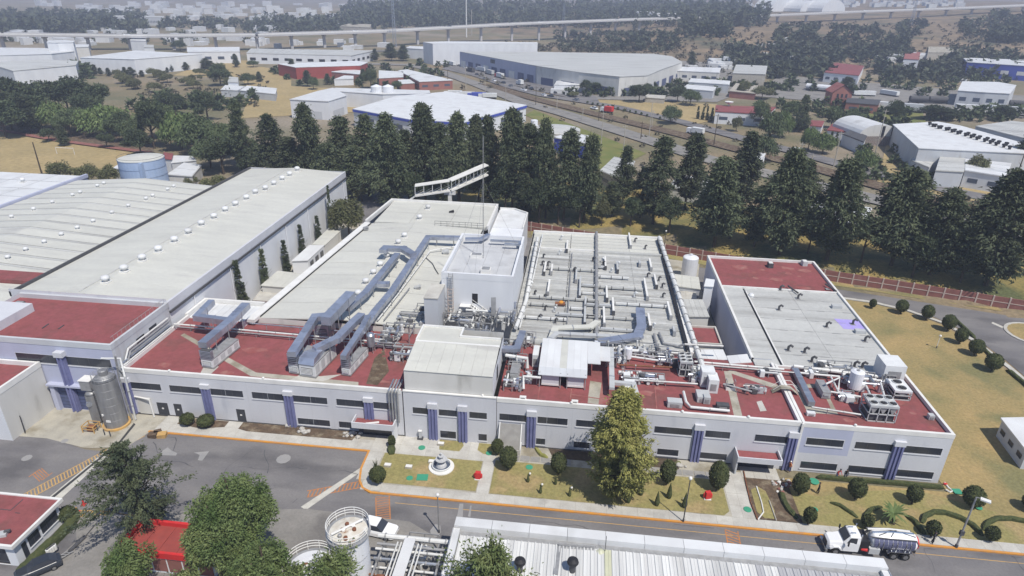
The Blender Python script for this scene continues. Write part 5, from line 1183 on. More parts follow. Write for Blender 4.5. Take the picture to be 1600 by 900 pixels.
for i, px in enumerate((970.5, 984.5, 998.5)):
    o = at(px, 582, Z+.2); t = thing('roof_pad', f'small white square pad on the red roof, {("left", "middle", "right")[i]} of three', 'pad', tuple(o), 'three white pads'); q = MB(); q.cbox((o.x, o.y, Z), .75, .75, .3); q.build('pad', 'trim_white', t); q = MB(); q.cbox((o.x, o.y, Z+.3), .6, .6, .04); q.build('lid', 'unit_white', t)
prun('white bent pipe at the front of the right red roof', [(1068, 612, 8.2), (1072, 628, 8.2), (1079, 636, 8.0), (1140, 642, 8.0)], .2)
duct('long silver trunk duct lying on the right wing roof', [(1242, 583, 7.7), (1266, 632, 7.7)], 1.1, .9, 'steel')
ahu((1290, 624), 1.1, 3.4, 1.1, 'rounded grey air handler on the right wing roof', 'unit_grey')
ahu((803, 596), 1.2, 3.4, 1.4, 'grey air handler between penthouse and canopy house', 'unit_grey')
duct('grey duct loop right of the canopy house, nearer the tree', [(960, 600, 8.6), (990, 603, 8.6), (996, 625, 8.2)], .8, .6, 'unit_grey')
duct('upright grey duct line right of the canopy house', [(955, 548, 9.6), (956, 607, 9.0)], .9, .5, 'unit_grey')
duct('grey loop duct left of the canopy house', [(789, 548, 9.6), (808, 548, 9.6), (816, 524, 9.6)], 1.3, .8, 'duct', legs=1, zb=7.6)
duct('grey upright duct leaning on the white tower front', [(771, 476, 12), (771, 490, 10.4)], 1.0, 1.2, 'pipe_grey')
# roof ducts on the tower
duct('silver duct at the back of the white tower roof, left run', [(730, 375, 16.3), (752, 375, 16.3), (762, 369, 16.3)], 1.0, .5, 'duct')
duct('silver duct at the back of the white tower roof, right run', [(768, 377, 16.3), (812, 379, 16.3), (812, 384, 16.3), (790, 383, 16.3)], .6, .4, 'steel')
# steep stairs in front of tower
st = thing('steel_stairs', 'steep white steel stairs against the white tower front', 'stairs', tuple(at(750, 485, 8)))
a, c = at(737, 477, 10.9), at(768, 489, 8.2); c.y = a.y = 97.2; q = MB()
for y in (97.0, 97.9): q.tube([(a.x, y, 10.8), (c.x+1, y, 7.9)], .08, 4); q.tube([(a.x, y, 11.8), (c.x+1, y, 8.9)], .04, 4)
q.build('stringer', 'trim_white', st)
for k in range(11): x = a.x+(c.x+1-a.x)*k/10; q = MB(); q.box(x-.12, x+.12, 97, 97.9, 10.8-2.9*k/10, 10.85-2.9*k/10); q.build('tread', 'trim_white', st)
q = MB(); q.box(a.x-2.0, a.x, 96.9, 97.98, 10.75, 10.85); q.build('landing', 'trim_white', st)
# canopy house
yb = at(846, 603, Z).y; zt = atY(841, 584, yb-.6).z
hs = thing('canopy_house', 'large white canopy roof on posts over white units in the middle of the red roof', 'shelter', (at(880, 603, Z).x, yb, Z))
xa, xb = atY(841, 584, yb-.6).x, atY(917.5, 588.6, yb-.6).x; xc = at(936, 533, zt+.6).x; y2 = at(890, 531, zt+.6).y
n = 7
for i in range(n):
    a, c = xa+(xb-xa)*i/n, xa+(xb-xa)*(i+1)/n-.01; a2, c2 = a, c
    q = MB(); pts = [(a, yb-.6, zt-.1), (c, yb-.6, zt-.1), (c, yb+.7, zt+.45), (a, yb+.7, zt+.45)]; q.v = pts+[(x, y, z-.1) for x, y, z in pts]; q.f = [(0, 1, 2, 3), (4, 5, 1, 0), (5, 6, 2, 1), (7, 4, 0, 3)]; q.build('eave_panel', 'wall_grey', hs)
    q = MB(); pts = [(a, yb+.7, zt+.45), (c, yb+.7, zt+.45), (c, y2, zt+.6), (a, y2, zt+.6)]; q.v = pts+[(x, y, z-.1) for x, y, z in pts]; q.f = [(0, 1, 2, 3), (4, 5, 1, 0), (5, 6, 2, 1), (6, 7, 3, 2), (7, 4, 0, 3)]; q.build('roof_panel', 'roof_white' if i != 3 else 'roof_cream', hs)
q = MB(); q.box(xb+.01, xb+1.9, yb+2.4, y2, zt+.45, zt+.56); q.build('roof_extension', 'roof_white', hs); q = MB(); q.box(xb+1.92, xb+3.4, yb+4.0, y2-.6, zt+.1, zt+.2); q.build('roof_extension', 'roof_white', hs)
for x in (xa+.2, xa+3.2, xb-2.8, xb-.2):
    for y in (yb-.2, y2-.3): q = MB(); q.box(x-.07, x+.07, y-.07, y+.07, Z, zt+.1); q.build('post', 'pipe_grey', hs)
q = MB(); q.box(xa+.3, xb-.3, yb+1.3, yb+1.4, Z, zt+.2); q.build('inner_screen', 'black', hs)
for i, (a, c) in enumerate(((xa+.5, xa+3.0), (xb-2.9, xb-.4))):
    t = thing('condenser_unit', f'white condenser unit under the canopy house, {("left", "right")[i]} one', 'air unit', ((a+c)/2, yb+.5, Z))
    q = MB(); q.box(a, c, yb-.1, yb+1.2, Z+.25, zt-.3); q.build('casing', 'wall_lilac', t); q = MB(); q.box(a-.02, c+.02, yb-.14, yb-.1, Z+.3, Z+.6); q.build('trim', 'trim_white', t)
b_ = boxes('tall slim white panel left of the canopy house', 'panel', [(836, 574, .9, 3.0, 2.1)], 'white_screen')
# process hall small ducts
K = 1/5.623
vd = [(485, 95, 175), (1035, 30, 140), (820, 235, 325), (290, 285, 375), (350, 305, 370), (565, 330, 440), (598, 415, 585), (323, 440, 550), (832, 495, 605), (1175, 430, 590), (1215, 255, 335), (1260, 395, 490), (645, 590, 660), (640, 680, 820), (888, 600, 720), (808, 680, 825), (1380, 635, 760), (1205, 740, 850), (1120, 270, 300), (925, 280, 355), (1420, 850, 900)]
vd.sort(key=lambda v: -v[2])
for i, (x, ya, yb_) in enumerate(vd):
    a, c = at(800+x*K, 360+ya*K, 8.45), at(800+x*K, 360+yb_*K, 8.45); X = (a.x+c.x)/2
    t = thing('roof_duct', f'short front-to-back duct on the process hall roof, {ONES[i]} counting from the front', 'duct', (X, c.y, 8), 'small ducts on the process hall')
    w = .34; q = MB(); q.sweep([(X, c.y, 8.35), (X, a.y, 8.35)], w, .4); q.build('duct_section', 'trim_white' if i % 3 else 'unit_grey', t)
    q = MB(); q.cbox((X, c.y-.2, 8.0), .5, .4, .8); q.build('elbow', 'dark_grey' if i % 2 else 'pipe_grey', t)
    for k in range(int((a.y-c.y)/1.6)+1): y = c.y+.4+k*1.6; q = MB(); q.box(X-.15, X+.15, y-.05, y+.05, 7.95, 8.35); q.build('support', 'pipe_grey', t)
hd = [(340, 300, 735, 0), (320, 760, 830, 0), (400, 760, 1030, 22), (490, 760, 1150, 32), (480, 600, 735, 0), (550, 600, 735, 0), (555, 760, 830, 0), (590, 120, 735, 10), (650, 150, 400, 0), (650, 640, 870, 8), (740, 390, 735, 5), (770, 100, 480, 0), (685, 500, 640, 0), (752, 650, 1080, 25), (858, 760, 1110, 28), (635, 890, 1360, 35)]
hd.sort(key=lambda v: -v[0])
for i, (y, xa_, xb_, dy) in enumerate(hd):
    a, c = at(800+xa_*K, 360+y*K, 8.4), at(800+xb_*K, 360+(y+dy)*K, 8.4); Y = (a.y+c.y)/2
    t = thing('roof_duct', f'cross duct on the process hall roof, {ONES[i]} counting from the front', 'duct', (a.x, Y, 8), 'cross ducts on the process hall')
    q = MB(); q.sweep([(a.x, Y, 8.2), (c.x, Y, 8.2)], .4 if i % 3 else .55, .34); q.build('duct_section', ('unit_grey', 'pipe_white', 'roof_grey')[i % 3], t)
    q = MB()
    for k in range(int((c.x-a.x)/2.2)+1): x = a.x+.3+k*2.2; q.box(x-.06, x+.06, Y-.26, Y+.26, 7.95, 8.58)
    q.build('bracket', 'dark_grey', t)
sv = [(265, 295), (315, 300), (545, 350), (710, 260), (790, 265), (800, 290), (870, 355), (930, 300), (1080, 90), (1170, 150), (1190, 400), (1290, 430), (1320, 490), (1325, 575), (1075, 570), (160, 480), (200, 550), (120, 590), (285, 590), (110, 655), (290, 690), (370, 700), (240, 770), (415, 200), (275, 230), (430, 70), (1240, 840), (380, 800)]
sv.sort(key=lambda v: -v[1])
for i, (x, y) in enumerate(sv):
    c = at(800+x*K, 360+y*K, 8.3); t = thing('vent_stub', f'small dark gooseneck vent on the process hall roof, {ONES[i]} counting from the front', 'vent', (c.x, c.y, 7.9), 'gooseneck vents on the process hall')
    s_ = .7+.5*((i*7) % 5)/5; q = MB(); q.tube([(c.x, c.y, 7.9), (c.x, c.y, 8.4+s_*.4), (c.x+.2*s_, c.y-.15, 8.65+s_*.4), (c.x+.5*s_, c.y-.3, 8.6+s_*.3)], .17, 7); q.build('neck', 'dark_grey' if i % 3 else 'unit_white', t)
    q = MB(); q.cbox((c.x, c.y, 7.9), .6, .6, .14); q.build('flashing', 'pipe_grey', t)
o = at(875, 475.5, 8.3); t = thing('orange_fan', 'rusty orange fan housing on the process hall roof', 'fan', tuple(o)); q = MB(); q.tube([(o.x-.9, o.y, 8.4), (o.x+.9, o.y, 8.5)], .38, 10); q.build('housing', 'pipe_rust', t); q = MB(); q.ball((o.x+.2, o.y, 8.7), .5, .4, .35); q.build('cap', 'kerb_orange', t)
# vents on the right wing (from the 4.5x view)
K2 = 1/4.5
rv = [(445, 240, 'dark'), (515, 245, 'long'), (570, 300, 'dark'), (435, 380, 'goose'), (240, 285, 'dome'), (840, 365, 'box'), (770, 500, 'goose'), (1005, 540, 'box'), (1040, 600, 'goose'), (500, 665, 'goose'), (615, 680, 'goose'), (665, 745, 'goose'), (965, 780, 'goose'), (1020, 785, 'goose'), (780, 232, 'long'), (955, 480, 'goose')]
rv.sort(key=lambda v: -v[1])
for i, (x, y, k) in enumerate(rv):
    c = at(1120+x*K2, 400+y*K2, 7.75); t = thing('vent_stub', f'{dict(dark="low dark vent", long="long dark vent", goose="gooseneck vent", dome="round white vent", box="flat grey vent box")[k]} on the right wing roof, {ONES[i]} counting from the front', 'vent', (c.x, c.y, 7.7), 'vents on the right wing')
    if k == 'dome': q = MB(); q.lathe((c.x, c.y, 7.72), [(.5, 0), (.55, .4), (.3, .7)], 12); q.build('dome', 'roof_white', t)
    elif k == 'box': q = MB(); q.cbox((c.x, c.y, 7.72), 1.7, .9, .6); q.build('casing', 'unit_grey', t)
    elif k == 'long': q = MB(); q.tube([(c.x, c.y+1.6, 8.1), (c.x+1.0, c.y-1.6, 8.1)], .16, 7); q.build('pipe', 'dark_grey', t)
    else: q = MB(); q.tube([(c.x, c.y, 7.7), (c.x, c.y, 8.5), (c.x+.25, c.y-.1, 8.8), (c.x+.6, c.y-.2, 8.6)], .2, 7); q.build('neck', 'dark_grey', t)
    q = MB(); q.cbox((c.x, c.y, 7.7), .8, .8, .08); q.build('flashing', 'pipe_grey', t)
for i, (px, py) in enumerate(((1203, 417), (1256, 414))):
    c = at(px, py, Z+.1); t = thing('roof_unit', f'small dark box unit on the back red roof, {("left", "right")[i]} one', 'air unit', (c.x, c.y, Z)); q = MB(); q.cbox((c.x, c.y, Z+.05), 1.0, 1.3, 1.0, .1 if i else 0); q.build('casing', 'unit_grey' if i else 'dark_grey', t); q = MB(); q.cbox((c.x, c.y, Z+1.05), .8, .9, .1); q.build('lid', 'trim_white', t)
# details on the middle hall and left block roofs
for i, (px, py, lab) in enumerate(((697, 396, 'grey fan with round mouth on the middle hall beside the tower, back'), (653, 451, 'small grey dish vent on the middle hall near the tower, front'), (572, 358, 'small pipe bracket at the back left of the middle hall'), (706, 333, 'dark vent at the back bay of the middle hall'))):
    c = at(px, py, 8.7); t = thing('roof_fan', lab, 'fan', tuple(c)); q = MB(); q.tube([(c.x-.6, c.y, 8.9), (c.x+.5, c.y, 9.3)], .5 if i == 0 else .3, 10); q.build('housing', ('unit_grey', 'unit_grey', 'pipe_grey', 'black')[i], t); q = MB(); q.cbox((c.x, c.y, 8.6), 1.0, .7, .3); q.build('base', 'pipe_grey', t)
prun('dark cable snaking over the middle hall roof to the tower corner', [(665, 402, 8.95), (676, 412, 8.85), (680, 420, 8.8), (685, 428, 8.7)], .07, 'black')
for i, (a, c) in enumerate((((66, 513), (76, 506)), ((91, 514), (100, 508)))):
    a, c = at(*a, 11.35), at(*c, 11.35); q = MB(); q.tube([a, c], .09, 5); tag(q.build('loose_bar', 'dark_grey', origin=a), f'thin dark bar lying on the big left red roof, {("left", "right")[i]} one', 'bar')
c = at(30, 474, 11.6); t = thing('roof_hatch', 'small dark hatch at the back of the big left red roof', 'hatch', tuple(c)); q = MB(); q.cbox((c.x, c.y, 11.3), 1.4, 1.0, .5); q.build('curb', 'dark_grey', t); q = MB(); q.cbox((c.x, c.y, 11.8), 1.2, .8, .06); q.build('lid', 'pipe_grey', t)
for i in range(7):
    c = at(640+i*12 if 0 else (268, 412, 752, 893, 1066, 1170, 1335)[i], (577, 591, 626, 629, 643, 653, 663)[i], 8.1)
    c.y = 75.1; tag(MB().lathe((c.x, 75.1, 8.1), [(.18, 0), (.2, .2), (.05, .32)], 8).build('parapet_light', 'trim_white', origin=(c.x, 75.1, 8.1)), f'tiny white fitting on the front parapet, {ONES[i]} from the left', 'light', 'parapet fittings')
w_ = thing('walk_bridge', 'small crossover step bridge over the white parapet on the right roof', 'steps', tuple(at(1232, 607, 8)))
o = at(1232, 608, 8.2); q = MB(); q.v = [(31.0-1.6, o.y-.5, 7.6), (31.0-.5, o.y-.5, 8.5), (31.9, o.y-.5, 8.5), (33.0, o.y-.5, 7.6), (29.4, o.y+.5, 7.6), (30.5, o.y+.5, 8.5), (31.9, o.y+.5, 8.5), (33.0, o.y+.5, 7.6)]; q.f = [(0, 1, 5, 4), (1, 2, 6, 5), (2, 3, 7, 6)]; q.build('tread_plate', 'concrete_dirty', w_)
for y in (o.y-.5, o.y+.5): q = MB(); q.tube([(29.4, y, 8.2), (30.5, y, 9.3), (31.9, y, 9.3), (33, y, 8.2)], .04, 4); q.build('handrail', 'trim_white', w_)
c = at(1140, 607, Z); t = thing('roof_grille', 'dark ladder opening with hoops on the right red roof', 'hatch', tuple(c)); q = MB(); q.cbox((c.x, c.y, Z), 1.3, 1.2, .5); q.build('curb', 'trim_white', t); q = MB(); q.cbox((c.x, c.y, Z+.5), 1.1, 1.0, .02); q.build('opening', 'black', t)
for s in (-.6, .6): q = MB(); q.tube([(c.x+s, c.y-.5, Z+.5), (c.x+s, c.y-.4, Z+1.5), (c.x+s, c.y+.3, Z+1.5), (c.x+s, c.y+.5, Z+.5)], .05, 5); q.build('hoop', 'pipe_grey', t)
# ================================================================== silos and tanks
sl_ = thing('silo', 'tall steel silo with domed top at the building corner, the larger of two', 'silo', (-66.3, 72, 0))
cx, cy, r, hh = -66.3, 72.1, 1.58, 7.7
for k in range(6): q = MB(); q.lathe((cx, cy, .3+k*hh/6), [(r, 0), (r, hh/6-.06), (r-.02, hh/6-.03), (r-.02, hh/6)], 28, cap=False); q.build('shell_ring', 'silo_steel', sl_, smooth=False)
q = MB(); q.lathe((cx, cy, 0), [(r+.3, 0), (r+.3, .3), (r, .32)], 28); q.build('base_ring', 'paint_yellow', sl_)
q = MB(); q.lathe((cx, cy, hh+.3), [(r, 0), (r*.75, .45), (.3, .9)], 28); q.build('dome', 'silo_steel', sl_, smooth=True)
q = MB(); q.lathe((cx+.1, cy, hh+.9), [(.6, -.3), (.6, .8), (.5, .95)], 16); q.build('top_filter', 'silo_steel', sl_)
q = MB(); q.lathe((cx, cy, hh+.3), [(r-.05, 0), (r-.05, .03)], 20, cap=False)
for k in range(14): a = k*math.pi/7; q.tube([(cx+r*.95*math.cos(a), cy+r*.95*math.sin(a), hh+.3), (cx+r*.95*math.cos(a), cy+r*.95*math.sin(a), hh+1.3)], .03, 4)
for z_ in (.8, 1.3): q.tube([(cx+r*.95*math.cos(a), cy+r*.95*math.sin(a), hh+z_) for a in np.linspace(0, 6.283, 25)], .03, 4)
q.build('railing', 'pipe_grey', sl_)
q = MB(); q.cbox((cx+.2, cy-r-.02, 1.5), .7, .06, .35); q.build('sign_plate', 'trim_white', sl_); q = MB(); q.lathe((cx-.45, cy-r+.02, 2.6), [(.14, 0), (.14, .25)], 8); q.build('gauge', 'trim_white', sl_)
s2 = thing('silo', 'slimmer steel silo with ladder left of the larger one', 'silo', (-69.4, 72.6, 0)); cx, cy, r, hh = -69.4, 72.6, .95, 4.6
for k in range(4): q = MB(); q.lathe((cx, cy, .3+k*hh/4), [(r, 0), (r, hh/4-.05), (r-.02, hh/4)], 22, cap=False); q.build('shell_ring', 'silo_steel', s2)
q = MB(); q.lathe((cx, cy, hh+.3), [(r, 0), (r*.7, .35), (.2, .6)], 22); q.build('dome', 'silo_steel', s2, smooth=True)
q = MB()
for s_ in (-.22, .22): q.box(cx+r+.3+s_-.03, cx+r+.3+s_+.03, cy-.9, cy-.84, .2, 6.4)
for k in range(17): q.box(cx+r+.08, cx+r+.52, cy-.9, cy-.86, .4+k*.35, .45+k*.35)
q.build('ladder', 'dark_grey', s2)
q = MB(); q.cbox((cx-.3, cy+.2, 5.6), 1.6, 1.4, 1.6); q.build('head_box', 'pipe_grey', s2); q = MB(); q.cbox((cx-.3, cy+.2, 7.2), 1.8, 1.6, .12); q.build('head_cover', 'trim_white', s2)
q = MB(); q.tube([(cx-.4, cy-.5, 3.6), (cx+.1, cy-1.1, 3.6)], .4, 10); q.build('manway', 'steel', s2)
q = MB(); q.tube([(cx, cy, 5.4), (cx-1.2, cy+.5, 5.3), (cx-2.4, cy+2.2, 5.2)], .16, 6); q.build('fill_pipe', 'trim_white', s2)
prun('steel pipe cluster rising beside the larger silo, outer', [(206, 655, .2), (186, 590, 8.4), (180, 556, 12.6)], .14, 'pipe_grey'); prun('steel pipe cluster rising beside the larger silo, inner', [(212, 655, .2), (195, 588, 8.4), (188, 560, 10.6), (158, 560, 10.6)], .14, 'pipe_white')
c = at(144, 672); t = thing('yellow_pump_box', 'yellow barrier box at the foot of the slim silo', 'barrier', (c.x, c.y, 0)); q = MB()
for x in (-.9, .9):
    for y in (-.7, .7): q.tube([(c.x+x, c.y+y, 0), (c.x+x, c.y+y, 1.1)], .09, 6)
for z_ in (.55, 1.05): q.sweep([(c.x-.9, c.y-.7, z_), (c.x+.9, c.y-.7, z_), (c.x+.9, c.y+.7, z_), (c.x-.9, c.y+.7, z_), (c.x-.9, c.y-.7, z_)], .08, .1)
q.build('barrier_frame', 'paint_yellow', t); q = MB(); q.cbox((c.x, c.y, 0), .9, .8, .7); q.build('pump', 'pipe_rust', t)
for i, (px, py) in enumerate(((153, 673), (164, 680), (173, 682), (168, 672))):
    c = at(px, py); q = MB(); q.tube([(c.x, c.y, 0), (c.x, c.y, 1.0)], .08, 6); tag(q.build('bollard', 'dark_grey', origin=(c.x, c.y, 0)), f'short dark bollard in front of the silos, {ONES[i]} going right'[:60], 'bollard', 'bollards in front of the silos')
c = at(222, 648); t = thing('door_frame', 'white pipe door frame on the facade beside the silos', 'frame', (c.x, c.y, 0)); q = MB(); q.tube([(-64.6, 74.8, 3.3), (-62.0, 74.4, 3.3), (-61.9, 74.4, 0.1)], .13, 6); q.build('pipe', 'trim_white', t); q = MB(); q.box(-64.4, -62.2, 74.9, 74.97, .2, 3.1); q.build('door_leaf', 'wall_cream', t)
dc = at(129, 578, 8); 
for i, (px, py, s) in enumerate(((240, 682, 1.), (254, 682, 1.), (247, 678, .8))):
    c = at(px, py); t = thing('pallet_stack', f'pile of worn wooden pallets at the yard corner, {("left", "right", "back")[i]} one', 'pallets', (c.x, c.y, 0), 'pallets at the yard corner')
    for k in range(4): q = MB(); q.cbox((c.x, c.y, k*.16), 1.2*s, 1.0*s, .11, .2*i+k*.05); q.build('pallet', 'soil' if i != 1 else 'paint_yellow', t)
def big_tank(cx, cy, r, hh, label, top, stair=True, z0=0):
    t = thing('storage_tank', label, 'tank', (cx, cy, 0))
    for k in range(3): q = MB(); q.lathe((cx, cy, k*hh/3), [(r, 0), (r, hh/3-.04), (r+.03, hh/3-.04), (r+.03, hh/3)], 36, cap=False); q.build('shell_ring', 'tank_white', t)
    q = MB(); q.lathe((cx, cy, hh), [(r+.02, 0), (r*.6, .18), (.1, .3)], 36); q.build('roof', top, t)
    R = r+.25; q = MB(); q.lathe((cx, cy, hh-.1), [(r, 0), (R+.1, 0), (R+.1, .08), (r, .08)], 36, cap=False); q.build('walkway', 'pipe_grey', t)
    A = np.linspace(.25, 6.1, 40)
    for z_ in (.45, .8, 1.15): q = MB(); q.tube([(cx+R*math.cos(a), cy+R*math.sin(a), hh+z_) for a in A], .04, 5); q.build('rail', 'trim_white', t)
    for a in A[::3]: q = MB(); q.tube([(cx+R*math.cos(a), cy+R*math.sin(a), hh), (cx+R*math.cos(a), cy+R*math.sin(a), hh+1.15)], .035, 4); q.build('rail_post', 'trim_white', t)
    q = MB(); q.tube([(cx-r*.7, cy-r*.6, hh+.5), (cx+r*.6, cy+r*.65, hh+.5)], .12, 6); q.build('top_pipe', 'trim_white', t)
    rs = random.Random(int(r*10)); 
    for k in range(7): a, d = rs.uniform(0, 6.28), rs.uniform(.2, .7)*r; q = MB(); q.lathe((cx+d*math.cos(a), cy+d*math.sin(a), hh+.1), [(.22, 0), (.22, .35), (.12, .4)], 8); q.build('nozzle', rs.choice(('pipe_rust', 'trim_white', 'pipe_grey')), t)
    return t
big_tank(-21.7, 48.4, 1.95, 8.5, 'white storage tank with stained flaking top and ring railing, the taller of two', 'tank_top_rust')
big_tank(-24.4, 44.6, 2.35, 6.9, 'white storage tank with clean top and ring railing, the lower one by the trees', 'tank_white')
bt = thing('water_reservoir', 'large pale blue cylindrical water tank beyond the warehouses', 'tank', (-137.5, 188, 0)); c = gp(231, 283); c = Vector((-136.5, 186, 0))
for k in range(4): q = MB(); q.lathe((c.x, c.y, k*2.5), [(6.6, 0), (6.6, 2.4), (6.68, 2.42), (6.68, 2.5)], 40, cap=False); q.build('shell_ring', 'tank_blue', bt)
q = MB(); q.lathe((c.x, c.y, 10), [(6.6, 0), (.4, .8)], 40); q.build('roof', 'roof_cream', bt)
q = MB(); q.box(c.x+3.4, c.x+4.4, c.y-6.6, c.y-5.5, 0, 10); q.build('downpipe_panel', 'tank_blue', bt)
q = MB(); q.tube([(c.x+6.6*math.cos(a), c.y+6.6*math.sin(a), 10.7) for a in np.linspace(0, 6.28, 30)], .05, 4); q.build('rail', 'dark_grey', bt)
# pipe rack between tanks and the ribbed hall
for i, (y0_, z_, r, m_) in enumerate(((51.9, 4.6, .26, 'pipe_white'), (51.2, 4.1, .16, 'pipe_grey'), (50.6, 4.0, .14, 'pipe_white'), (49.8, 3.4, .18, 'steel'), (49.0, 3.0, .13, 'pipe_white'), (48.0, 3.0, .12, 'pipe_rust'), (47.2, 3.2, .12, 'pipe_white'))):
    t = thing('rack_pipe', f'pipe of the rack between the white tanks and the ribbed hall, {ONES[i]} from the road', 'pipe', (-19, y0_, z_), 'rack pipes between tanks and hall')
    q = MB(); q.tube([(-19.8, y0_, z_), (-11.7, y0_, z_)], r, 8); q.build('pipe', m_, t)
    q = MB()
    for X in (-19, -16.5, -14, -12.2): q.tube([(X-.08, y0_, z_), (X+.08, y0_, z_)], r*1.3, 8)
    q.build('flange', 'pipe_grey', t)
rk = thing('pipe_rack', 'steel frame carrying pipes between the white tanks and the ribbed hall', 'rack', (-16, 52, 0))
for X in (-19.2, -12.6):
    for Y in (45.6, 49, 52.1): q = MB(); q.box(X-.1, X+.1, Y-.1, Y+.1, 0, 4.4); q.build('post', 'pipe_grey', rk)
    q = MB(); q.box(X-.1, X+.1, 45.6, 52.2, 3.6, 3.8); q.build('beam', 'pipe_grey', rk)
q = MB(); q.box(-16.7, -15.5, 38, 51.6, 4.9, 5.0); q.build('walkway', 'roof_white', rk)
for k, X in enumerate((-17.1, -17.5, -15.2, -14.8)): q = MB(); q.tube([(X, 38, 4.4), (X, 51.4, 4.4)], .09, 6); q.build('long_pipe', 'pipe_white', rk)
for k in range(8): q = MB(); x = -19+k*.9; q.tube([(x, 47.5+(k % 3), .1), (x, 47.5+(k % 3), 3.4), (x+.3, 47.5+(k % 3), 3.6)], .09, 6); q.build('riser', ('pipe_rust', 'pipe_grey', 'pipe_white')[k % 3], rk)
t = thing('pump_group', 'rusty pumps and bins under the pipe rack', 'pumps', (-15, 49.5, 0))
for k in range(5): q = MB(); q.lathe((-14.6+(k % 3)*.9, 46.2+k*.5, 0), [(.35, 0), (.35, .9), (.2, 1.1)], 10); q.build('pump', ('pipe_rust', 'tank_blue', 'pipe_grey')[k % 3], t)
bundle(655, 893, 3.5, 3, 2.6, 12, 31, 'tangle of white and rusty pipes under the pipe rack', z=0.1)
# ================================================================== vehicles
def wheel(x, y, z, r, w, par, rim='chrome'):
    q = MB(); q.lathe((0, 0, 0), [(r*.55, -w/2), (r*.92, -w/2), (r, -w*.35), (r, w*.35), (r*.92, w/2), (r*.55, w/2)], 18); q.v = [(a+x, c+y, b_+z) for a, b_, c in q.v]; wl = q.build('wheel', 'tire', par)
    q = MB(); q.lathe((0, 0, 0), [(r*.56, -w*.52), (r*.2, -w*.40), (r*.2, w*.40), (r*.56, w*.52)], 14); q.v = [(a+x, c+y, b_+z) for a, b_, c in q.v]; q.build('rim', rim, wl); return wl
def loft(sections, n='body'):
    """sections: list of (x, [(y, z)...]) closed rings lofted along x"""
    q = MB(); k = len(sections[0][1])
    for x, ring in sections: q.v += [(x, y, z) for y, z in ring]
    for i in range(len(sections)-1):
        for j in range(k): j2 = (j+1) % k; q.f.append((i*k+j, i*k+j2, (i+1)*k+j2, (i+1)*k+j))
    q.f.append(tuple(range(k-1, -1, -1))); q.f.append(tuple((len(sections)-1)*k+i for i in range(k))); return q
def rbox(w0, w1, z0, z1, c=.15):
    return [(-w0, z0), (w0, z0), (w0, z0+(z1-z0)*.55), (w1, z1-c), (w1-c, z1), (-w1+c, z1), (-w1, z1-c), (-w0, z0+(z1-z0)*.55)]
vt = thing('vacuum_truck', 'white vacuum tanker truck driving left along the plant road', 'truck', (0, 0, 0))
# nose points to -x ; origin at the middle on the ground
q = loft([(-5.75, rbox(.75, .68, .75, 1.55)), (-5.55, rbox(.95, .8, .7, 1.75)), (-4.3, rbox(1.05, .9, .7, 1.98)), (-3.95, rbox(1.1, .95, .7, 2.02))]); q.build('hood', 'car_white', vt)
q = loft([(-3.97, rbox(1.15, 1.05, .75, 2.05)), (-3.3, rbox(1.16, 1.0, .75, 2.95, .2)), (-2.9, rbox(1.16, 1.0, .75, 3.05, .2)), (-2.1, rbox(1.16, 1.02, .75, 3.05, .2))]); cab = q.build('cab', 'car_white', vt)
q = MB(); q.quad((-3.98, -.95, 2.12), (-3.98, .95, 2.12), (-3.36, .88, 2.88), (-3.36, -.88, 2.88)); q.f = [q.f[0][::-1]]; q.v = [(x-.03, y, z+.02) for x, y, z in q.v]; q.build('windscreen', 'glass_dark', cab)
for s in (-1, 1):
    q = MB(); q.v = [(-3.65, s*1.13, 2.0), (-2.5, s*1.17, 2.0), (-2.5, s*1.08, 2.78), (-3.3, s*1.08, 2.78)]; q.f = [(0, 1, 2, 3)]; q.build('side_window', 'glass_dark', cab)
    q = MB(); q.box(-3.7, -3.6, s*1.5-.12, s*1.5+.12, 1.9, 2.5); q.build('mirror', 'black', cab)
    q = MB(); q.tube([(-2.0, s*.95, .9), (-2.0, s*.95, 3.3)], .09, 8); q.build('exhaust', 'chrome', vt)
    q = loft([(-5.5, [(s*.8, .9), (s*1.22, .9), (s*1.22, 1.05), (s*.8, 1.05)]), (-5.1, [(s*.8, 1.2), (s*1.25, 1.2), (s*1.25, 1.35), (s*.8, 1.35)]), (-4.6, [(s*.8, 1.25), (s*1.25, 1.25), (s*1.25, 1.4), (s*.8, 1.4)]), (-4.1, [(s*.8, .8), (s*1.25, .8), (s*1.25, 1.0), (s*.8, 1.0)])]); q.build('fender', 'car_white', vt)
    q = MB(); q.tube([(-3.2, s*.5, 3.1), (-2.6, s*.5, 3.12)], .07, 6); q.build('horn', 'chrome', cab)
    q = MB(); q.cbox((-5.72, s*.6, 1.1), .12, .3, .22); q.build('headlight', 'chrome', vt)
q = MB(); q.box(-5.95, -5.7, -1.1, 1.1, .45, .8); q.build('bumper', 'chrome', vt)
q = MB(); q.box(-5.80, -5.74, -.55, .55, .85, 1.5); q.build('grille', 'dark_grey', vt)
q = MB(); q.box(-5.4, 5.2, -.45, .45, .6, .95); q.build('chassis', 'black', vt)
q = MB(); q.box(-1.95, -.9, -1.05, 1.05, .95, 2.4); q.build('pump_bay', 'black', vt)
q = MB(); q.cbox((-.2, -1.0, .7), 1.3, .5, .8); q.build('tool_box', 'unit_grey', vt); q = MB(); q.tube([(-1.7, -.9, 1.1), (-1.0, -1.05, 1.1)], .22, 8); q.build('filter', 'bright_red', vt)
q = MB(); prof = [(.3, 0), (.95, .25), (1.08, .5), (1.08, 5.3), (.95, 5.55), (.3, 5.8)]; q.lathe((0, 0, 0), prof, 26); q.v = [(z_-.7, y, x+2.05) for x, y, z_ in q.v]; q.f = [f[::-1] for f in q.f]; tnk = q.build('tank', 'car_white', vt, smooth=True)
